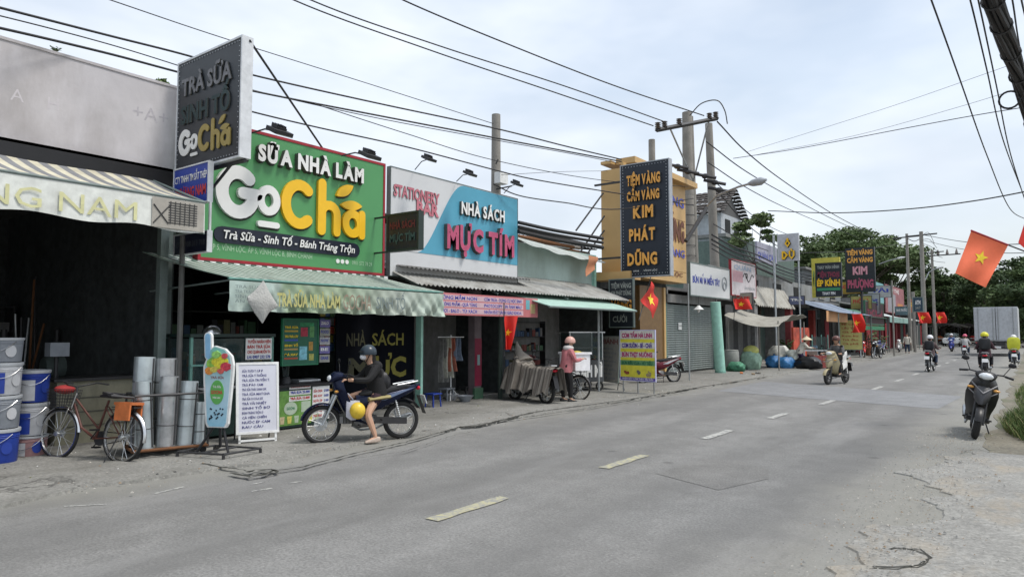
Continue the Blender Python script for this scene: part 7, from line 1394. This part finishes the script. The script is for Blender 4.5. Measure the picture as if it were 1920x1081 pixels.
def pot(label, x, y, s):
    o = lthing('potted_plant', label, 'plant', (x, y, .035)); obj('pot', MB().lathe([(.14*s, 0), (.2*s, .32*s), (.22*s, .32*s), (.22*s, .36*s), (.17*s, .34*s)], (0, 0, 0), 14), M('terracotta', (.28, .12, .07), .8), o); mb = MB()
    for k in range(110):
        a = random.random()*6.28; r = random.random()*.35*s; h = random.uniform(.4, 1.1)*s; l = .11*s; mb.add([(r*math.cos(a), r*math.sin(a), h), (r*math.cos(a)+l*math.cos(a+.5), r*math.sin(a)+l*math.sin(a+.5), h+l*.4), (r*math.cos(a)+l*1.6*math.cos(a), r*math.sin(a)+l*1.6*math.sin(a), h+.02), (r*math.cos(a)+l*math.cos(a-.5), r*math.sin(a)+l*math.sin(a-.5), h-.2*l)], [(0, 1, 2, 3)])
    obj('leaves', mb, lm, o, kind='stuff', smooth=False); obj('stem', MB().bar((0, 0, .3*s), (0, 0, .9*s), .02*s), M('stem_green', (1, 1, 1)), o)
pot('potted plant standing between the rubbish bags and the red stand', -10.3, 37.4, 1.1); pot('large potted plant beyond the blue awning on the pavement', -9.2, 53.8, 1.5); pot('small potted plant beside the far red kiosk', -9.3, 59, 1.2)
motorbike('blue motorbike parked beyond the yellow menu board next to the potted plant', 'motorbike', (-8.9, 56.5, 0), R(170), M('blue_paint', (1, 1, 1))); motorbike('white motorbike parked outside the far red kiosk', 'motorbike', (-8.8, 64.5, 0), R(185), white)
for k, (x, y, c, lab) in enumerate(((-10.0, 41.5, (.1, .2, .35), 'blue plastic drum outside the blue awning shop'), (-9.7, 40.2, (.25, .23, .2), 'brown carton stack beside the blue drum'), (-10.2, 29.0, (.25, .26, .24), 'grey plastic barrel beside the mint pipe'), (-9.4, 44.9, (.3, .27, .1), 'ochre crate under the orange banner'))):
    o = lthing('drum' if k in (0, 2) else 'carton', lab, 'drum' if k in (0, 2) else 'box', (x, y, .035)); m_ = M('drumc%d' % k, c, .6, stain=.3)
    if k in (0, 2): obj('barrel', MB().lathe([(.26, 0), (.3, .1), (.31, .45), (.3, .8), (.25, .88)], (0, 0, 0), 18), m_, o); obj('rim', MB().torus((0, 0, .86), .27, .02, 'z', 18, 5), m_, o)
    else: obj('lower_box', MB().bb(-.3, .3, -.25, .25, 0, .4), m_, o); obj('upper_box', MB().box(.03, .02, .58, .52, .44, .35, 0, 0, .2), m_, o); obj('tape', MB().bb(-.302, .302, -.03, .03, .3, .402), M('litter_white', (1, 1, 1)), o)
# ================================================================ overhead wires
wm_ = M('wire_black', (.015, .015, .017), .6)
def wire(label, pts, r=.018, group=None, mode='X', name='overhead_wire'):
    q = [FX(*p) if mode == 'X' else P(*p) for p in pts]; s = spline(q); o = obj(name, MB().tube(s, r, 5), wm_); return tag(o, label, 'wire', group)
GW = 'overhead wires running along the shop row'
L1 = [('upper thick wire from the top left corner past the tall tea sign', [(-300, -60, 7), (0, 15, 9), (200, 66, 10.5), (350, 104, 12), (470, 140, 13.2), (700, 192, 15.2), (925, 240, 17), (1060, 274, 18.5), (1165, 299, 20)], .019),
      ('thin wire just under the upper thick one at the left', [(-300, -38, 7), (0, 30, 9), (200, 82, 10.5), (340, 125, 12), (470, 168, 13.2), (700, 220, 15.2), (925, 262, 17), (1080, 290, 18.5), (1160, 306, 20)], .01),
      ('lower thick wire from the left frame edge to the book shop pole', [(-300, -10, 7), (0, 53, 9), (200, 100, 10.5), (340, 137, 12), (470, 170, 13.2), (700, 215, 15.2), (925, 258, 17), (1165, 303, 20)], .02),
      ('long sagging wire passing behind the billboard tops', [(330, 170, 12), (470, 209, 13.2), (600, 240, 14.4), (760, 275, 15.8), (925, 318, 17), (1000, 336, 17.9), (1130, 358, 19.6), (1300, 385, 26)], .017),
      ('thin steep wire above the green billboard', [(200, -2, 10), (420, 72, 12.5), (700, 160, 15.2), (925, 232, 17)], .009),
      ('thick sagging wire right of the book shop pole', [(925, 345, 17), (975, 367, 17.6), (1060, 380, 18.8), (1160, 392, 20), (1300, 372, 26)], .016),
      ('thin wire crossing below the upper bundle near the gold shop', [(590, 195, 14), (760, 250, 15.8), (925, 300, 17), (1130, 338, 19.8), (1290, 350, 26)], .01)]
for lab, pts, r in L1: wire(lab, pts, r, GW, 'P')
for lab, pts, r in (('high voltage wire leaving the crossarm towards the top left, leftmost', [(300, -130, 16), (550, 0, 18), (800, 92, 20), (1030, 170, 22), (1225, 236, 24)], .02), ('high voltage wire leaving the crossarm towards the top left, middle', [(300, -140, 16), (582, 0, 18), (820, 85, 20), (1060, 162, 22.5), (1245, 228, 24.5)], .02), ('high voltage wire leaving the crossarm end towards the top middle', [(600, -80, 17), (755, 0, 18.5), (950, 82, 21), (1150, 160, 24), (1320, 217, 26.5)], .022),
    ('high voltage wire falling away to the right from the crossarm end', [(1345, 228, 26.5), (1400, 285, 32), (1470, 340, 42), (1560, 400, 58), (1620, 432, 75)], .03), ('wire falling away to the right from the double pole, upper', [(1325, 266, 26), (1400, 322, 33), (1480, 368, 45), (1560, 410, 60), (1640, 446, 80)], .025), ('wire falling away to the right from the double pole, middle', [(1328, 305, 26), (1400, 352, 33), (1470, 388, 44), (1540, 418, 60), (1610, 446, 80)], .022), ('wire falling away to the right from the double pole, lower', [(1345, 345, 26), (1400, 395, 33), (1450, 428, 42), (1500, 448, 55)], .018),
    ('slack wire from the street lamp towards the umbrella sign', [(1340, 352, 26), (1400, 420, 30), (1460, 462, 36), (1500, 474, 44)], .02), ('slack wire running down past the tiled house', [(1338, 420, 26), (1400, 455, 30), (1440, 470, 36)], .02)): wire(lab, pts, r, 'wires on the double pole', 'P')
for k, (dv, r) in enumerate(((0, .035), (9, .04), (17, .03), (26, .025))): wire('dark cable of the bundle sagging along the roofs of the row, '+['topmost', 'second', 'third', 'lowest'][k]+' of four', [(1335, 440+dv, 26), (1375, 462+dv, 29), (1420, 478+dv*.9, 33), (1480, 505+dv*.7, 42), (1560, 528+dv*.6, 60)], r, 'cable bundle along the roofs', 'P')
for k, (dv, r) in enumerate(((0, .05), (8, .045), (17, .06))): wire('dark cable drooping between the blue board and the gold cladding, '+['upper', 'middle', 'lower'][k], [(972, 417+dv, 17.5), (1040, 432+dv, 18.4), (1130, 447+dv, 19.6)], r, 'cables behind the teal wall', 'P')
for lab, pts, r in (('thin wire crossing the sky from the pole to the upper right corner', [(1375, 297, 26), (1500, 278, 24), (1700, 240, 21), (1830, 216, 19), (1960, 195, 17)], .012), ('fainter thin wire crossing the sky above it', [(1400, 285, 26), (1560, 235, 24), (1700, 190, 22), (1900, 120, 19)], .006), ('long sagging wire crossing low over the road to the right edge', [(1440, 395, 32), (1560, 399, 27), (1700, 392, 23), (1830, 376, 20), (1960, 352, 18)], .019), ('second faint wire crossing the sky', [(1420, 290, 26), (1600, 255, 24), (1800, 200, 21), (1960, 150, 19)], .006), ('thin horizontal wire from the blue board to the gold sign', [(940, 328, 17), (1050, 322, 20), (1165, 320, 24)], .006),
    ('single wire falling steeply from the top edge to the right flag', [(1700, -120, 6), (1746, 0, 7.5), (1800, 150, 9.5), (1850, 290, 12.5), (1893, 390, 16), (1925, 412, 20)], .01), ('left wire of the steep pair at the top right', [(1790, -100, 6), (1819, 0, 7), (1850, 130, 8.5), (1880, 260, 11), (1920, 368, 15)], .009), ('right wire of the steep pair at the top right', [(1810, -100, 6), (1834, 0, 7), (1868, 160, 9), (1895, 290, 11.5), (1930, 400, 15)], .009), ('thin wire right of the thick cable bundle', [(1880, -80, 5), (1898, 0, 6), (1912, 90, 7.5), (1935, 200, 9)], .008), ('outermost thin wire in the top right corner', [(1905, -80, 5), (1915, 0, 6), (1940, 100, 8)], .008)): wire(lab, pts, r, None, 'P')
wire('far wire running from the tall far pole to the right edge, upper', [(1730, 440, 60), (1800, 452, 48), (1880, 458, 36), (1980, 452, 28)], 0.022, 'far wires near the tall distant poles', 'P')
wire('far wire running from the tall far pole to the right edge, lower', [(1730, 450, 60), (1800, 466, 48), (1880, 474, 36), (1980, 470, 28)], 0.018, 'far wires near the tall distant poles', 'P')
wire('wire linking the two far poles', [(1700, 446, 62), (1714, 452, 61), (1728, 446, 60)], 0.03, 'far wires near the tall distant poles', 'P')
wire('wires from the umbrella sign sagging to the far poles', [(1500, 474, 44), (1600, 470, 52), (1700, 455, 62)], 0.022, 'far wires near the tall distant poles', 'P')
wire('slack curled wire on the tallest far pole, topmost', [(1728, 442, 60), (1741, 436, 63), (1752, 456, 68)], .02, 'slack wires on the far poles', 'P')
wire('slack curled wire on the tallest far pole, second', [(1728, 449, 60), (1743, 449, 63), (1757, 465, 68)], .02, 'slack wires on the far poles', 'P')
wire('slack curled wire on the tallest far pole, third', [(1728, 456, 60), (1745, 462, 63), (1762, 474, 68)], .02, 'slack wires on the far poles', 'P')
wire('slack curled wire on the tallest far pole, fourth', [(1728, 463, 60), (1747, 475, 63), (1767, 483, 68)], .02, 'slack wires on the far poles', 'P')
wire('slack curled wire on the tallest far pole, lowest', [(1728, 470, 60), (1749, 488, 63), (1772, 492, 68)], .02, 'slack wires on the far poles', 'P')
cbd = thing('cable_bundle', 'thick black bundle of tangled cables in the top right corner', 'cable bundle', P(1880, 100, 7)); base = [P(1832, -120, 5.2), P(1862, 0, 6), P(1892, 90, 7), P(1918, 170, 8), P(1965, 330, 10)]
for k in range(16):
    a = 2*pi*k/8+random.random(); rr = .062*(1 if k > 7 else .5); pts = [Vector(p)+Vector((math.cos(a+i*1.1)*rr, 0, math.sin(a+i*1.1)*rr)) for i, p in enumerate(base)]; obj('cable', MB().tube(spline(pts, 8), random.uniform(.014, .026), 6), wm_, cbd, world=True)
for k in range(5): i = [.25, .4, .55, .7, .85][k]; s = spline(base, 8); q = s[int(i*(len(s)-1))]; obj('tie', MB().torus(tuple(q), .085, .01, 'y', 14, 4), dsteel, cbd, world=True)
obj('coil', MB().torus(tuple(Vector(P(1912, 168, 8))+Vector((-.1, 0, -.1))), .1, .012, 'y', 18, 5), wm_, cbd, world=True)
# the pole out of frame that carries them
rp = pole('roadside pole just outside the right frame edge', 1.65, 12.6, 8.5, .18, .13)
# ================================================================ trees
leafA = M('foliage_dark', (.048, .08, .03), .75, var=.35, scale=.6); leafB = M('foliage_mid', (.085, .13, .045), .75, var=.35, scale=.6); leafC = M('foliage_light', (.14, .19, .08), .75, var=.3, scale=.6); bark = M('bark', (.09, .075, .06), .9, bump=.4)
def tree(name, label, base, h, spread, nclus, nleaf, lsize, flat=.4, low=.45, seed=1, mats=None, trunk_r=None, clr=None):
    rng = np.random.default_rng(seed); x, y, z0 = base; o = thing(name, label, 'tree', base); tr_r = trunk_r or h*.028
    mb = MB(); fork = Vector((x, y, z0+h*low*.75)); mb.tube([(x, y, z0), (x+.2, y, z0+h*low*.4), fork], [tr_r*1.4, tr_r, tr_r*.85], 9); cl = []
    for k in range(nclus):
        a = rng.random()*2*pi; q = math.sqrt(rng.random()); top = h*(1-.32*q*q); zz = z0+h*low+(top-h*low)*(rng.random()**.6)
        c = Vector((x+spread*q*math.cos(a), y+spread*q*math.sin(a), zz)); cl.append(c)
        if k % 2 == 0: m_ = fork.lerp(c, .5)+Vector((0, 0, -h*.04)); mb.tube([fork, m_, c], [tr_r*.4, tr_r*.22, tr_r*.06], 5)
    obj('trunk', mb, bark, o, world=True)
    n = nclus*nleaf; cs = np.array([tuple(c) for c in cl]); ci = rng.integers(0, nclus, n); cr2 = (clr or spread*.3)*(.6+.7*rng.random(nclus))
    d = rng.normal(size=(n, 3)); d /= np.linalg.norm(d, axis=1)[:, None]; rad = cr2[ci]*(rng.random(n)**.45); p = cs[ci]+d*rad[:, None]*np.array([1, 1, flat])
    u = rng.normal(size=(n, 3)); u[:, 2] *= .5; u /= np.linalg.norm(u, axis=1)[:, None]; t = rng.normal(size=(n, 3)); v_ = np.cross(u, t); v_ /= np.linalg.norm(v_, axis=1)[:, None]; s = lsize*(.6+.8*rng.random(n))[:, None]
    V = np.empty((n, 4, 3)); V[:, 0] = p-u*s*.5; V[:, 1] = p+v_*s*.3; V[:, 2] = p+u*s*.5; V[:, 3] = p-v_*s*.3
    me = bpy.data.meshes.new('crown'); me.vertices.add(n*4); me.vertices.foreach_set('co', V.ravel()); me.loops.add(n*4); me.loops.foreach_set('vertex_index', np.arange(n*4)); me.polygons.add(n); me.polygons.foreach_set('loop_start', np.arange(n)*4)
    for m_ in (mats or [leafA, leafB, leafC]): me.materials.append(m_)
    shade = rng.random(nclus); mi = np.where(rng.random(n) < .25, rng.integers(0, 3, n), (shade[ci]*3).astype(int)); me.polygons.foreach_set('material_index', mi.astype(np.int32)); me.update(); me.validate()
    cr_o = bpy.data.objects.new('crown', me); C.objects.link(cr_o); cr_o.parent = o; cr_o.location = -Vector(base); return o
def tpos(u, d): p_ = P(u, 622, d); return (p_[0], p_[1], 0)
tree('rain_tree', 'wide umbrella shaped rain tree behind the far gold shop sign', tpos(1585, 92), (1.65+(622-422)/1300*92), 9.0, 62, 330, .42, .28, .55, 1, [leafB, leafC, leafB])
tree('rain_tree', 'rain tree crown rising behind the tall far poles', tpos(1658, 100), (1.65+(622-434)/1300*100), 6.2, 44, 330, .42, .28, .5, 2, [leafB, leafC, leafA])
tree('rain_tree', 'low spreading tree right of the umbrella sign', tpos(1520, 80), 12, 5, 40, 300, .4, .45, .4, 3)
tree('roadside_tree', 'dark bushy tree filling the end of the street', tpos(1745, 120), 11.2, 6.5, 70, 330, .5, .5, .15, 4, [leafA, leafA, leafB])
tree('roadside_tree', 'green tree between the tall far poles and the orange flag', tpos(1768, 95), 10.6, 4.5, 40, 330, .42, .35, .25, 21, [leafB, leafA, leafB])
tree('roadside_tree', 'dark tree mass behind the large orange flag', tpos(1812, 105), 9.8, 8, 80, 330, .45, .5, .1, 5, [leafA, leafA, leafB])
tree('roadside_tree', 'tall dark layered tree at the right edge behind the truck', tpos(1890, 88), 11.5, 6.5, 44, 330, .4, .28, .2, 6, [leafA, leafA, leafB])
tree('roadside_tree', 'dark tree just beyond the right frame edge', tpos(1995, 75), 10, 6, 70, 300, .4, .4, .1, 7, [leafA, leafA, leafB])
tree('roadside_tree', 'dark low tree hiding the horizon left of the truck', tpos(1785, 140), 10, 10, 70, 300, .5, .5, .05, 8, [leafA, leafA, leafB])
tree('roadside_tree', 'far tree behind the teal and pink boards', tpos(1640, 125), 12, 7, 50, 300, .5, .5, .1, 9)
tree('small_tree', 'small light green tree beside the tiled house', tpos(1418, 38), 8.6, 1.15, 16, 150, .24, .3, .84, 10, [leafC, leafC, leafB], .09, .5)
a = P(285, 152, 17); tree('small_tree', 'tuft of light green leaves showing over the lilac parapet', (a[0], a[1], 0), a[2]+.25, .7, 9, 170, .15, .5, .92, 11, [leafC, leafC, leafB], .06, .28)
weed('parapet_weed', 'tiny weed growing on the top of the lilac parapet', -11.1, 3.85, 5.66, 8, .07, .2, .035, M('leaf_light', (.12, .19, .05), .7))
# hedge-like far line closing the view on the right
tree('roadside_tree', 'bushes along the right roadside beyond the truck', tpos(1950, 110), 8, 12, 60, 260, .5, .6, .05, 12, [leafA, leafA, leafB])
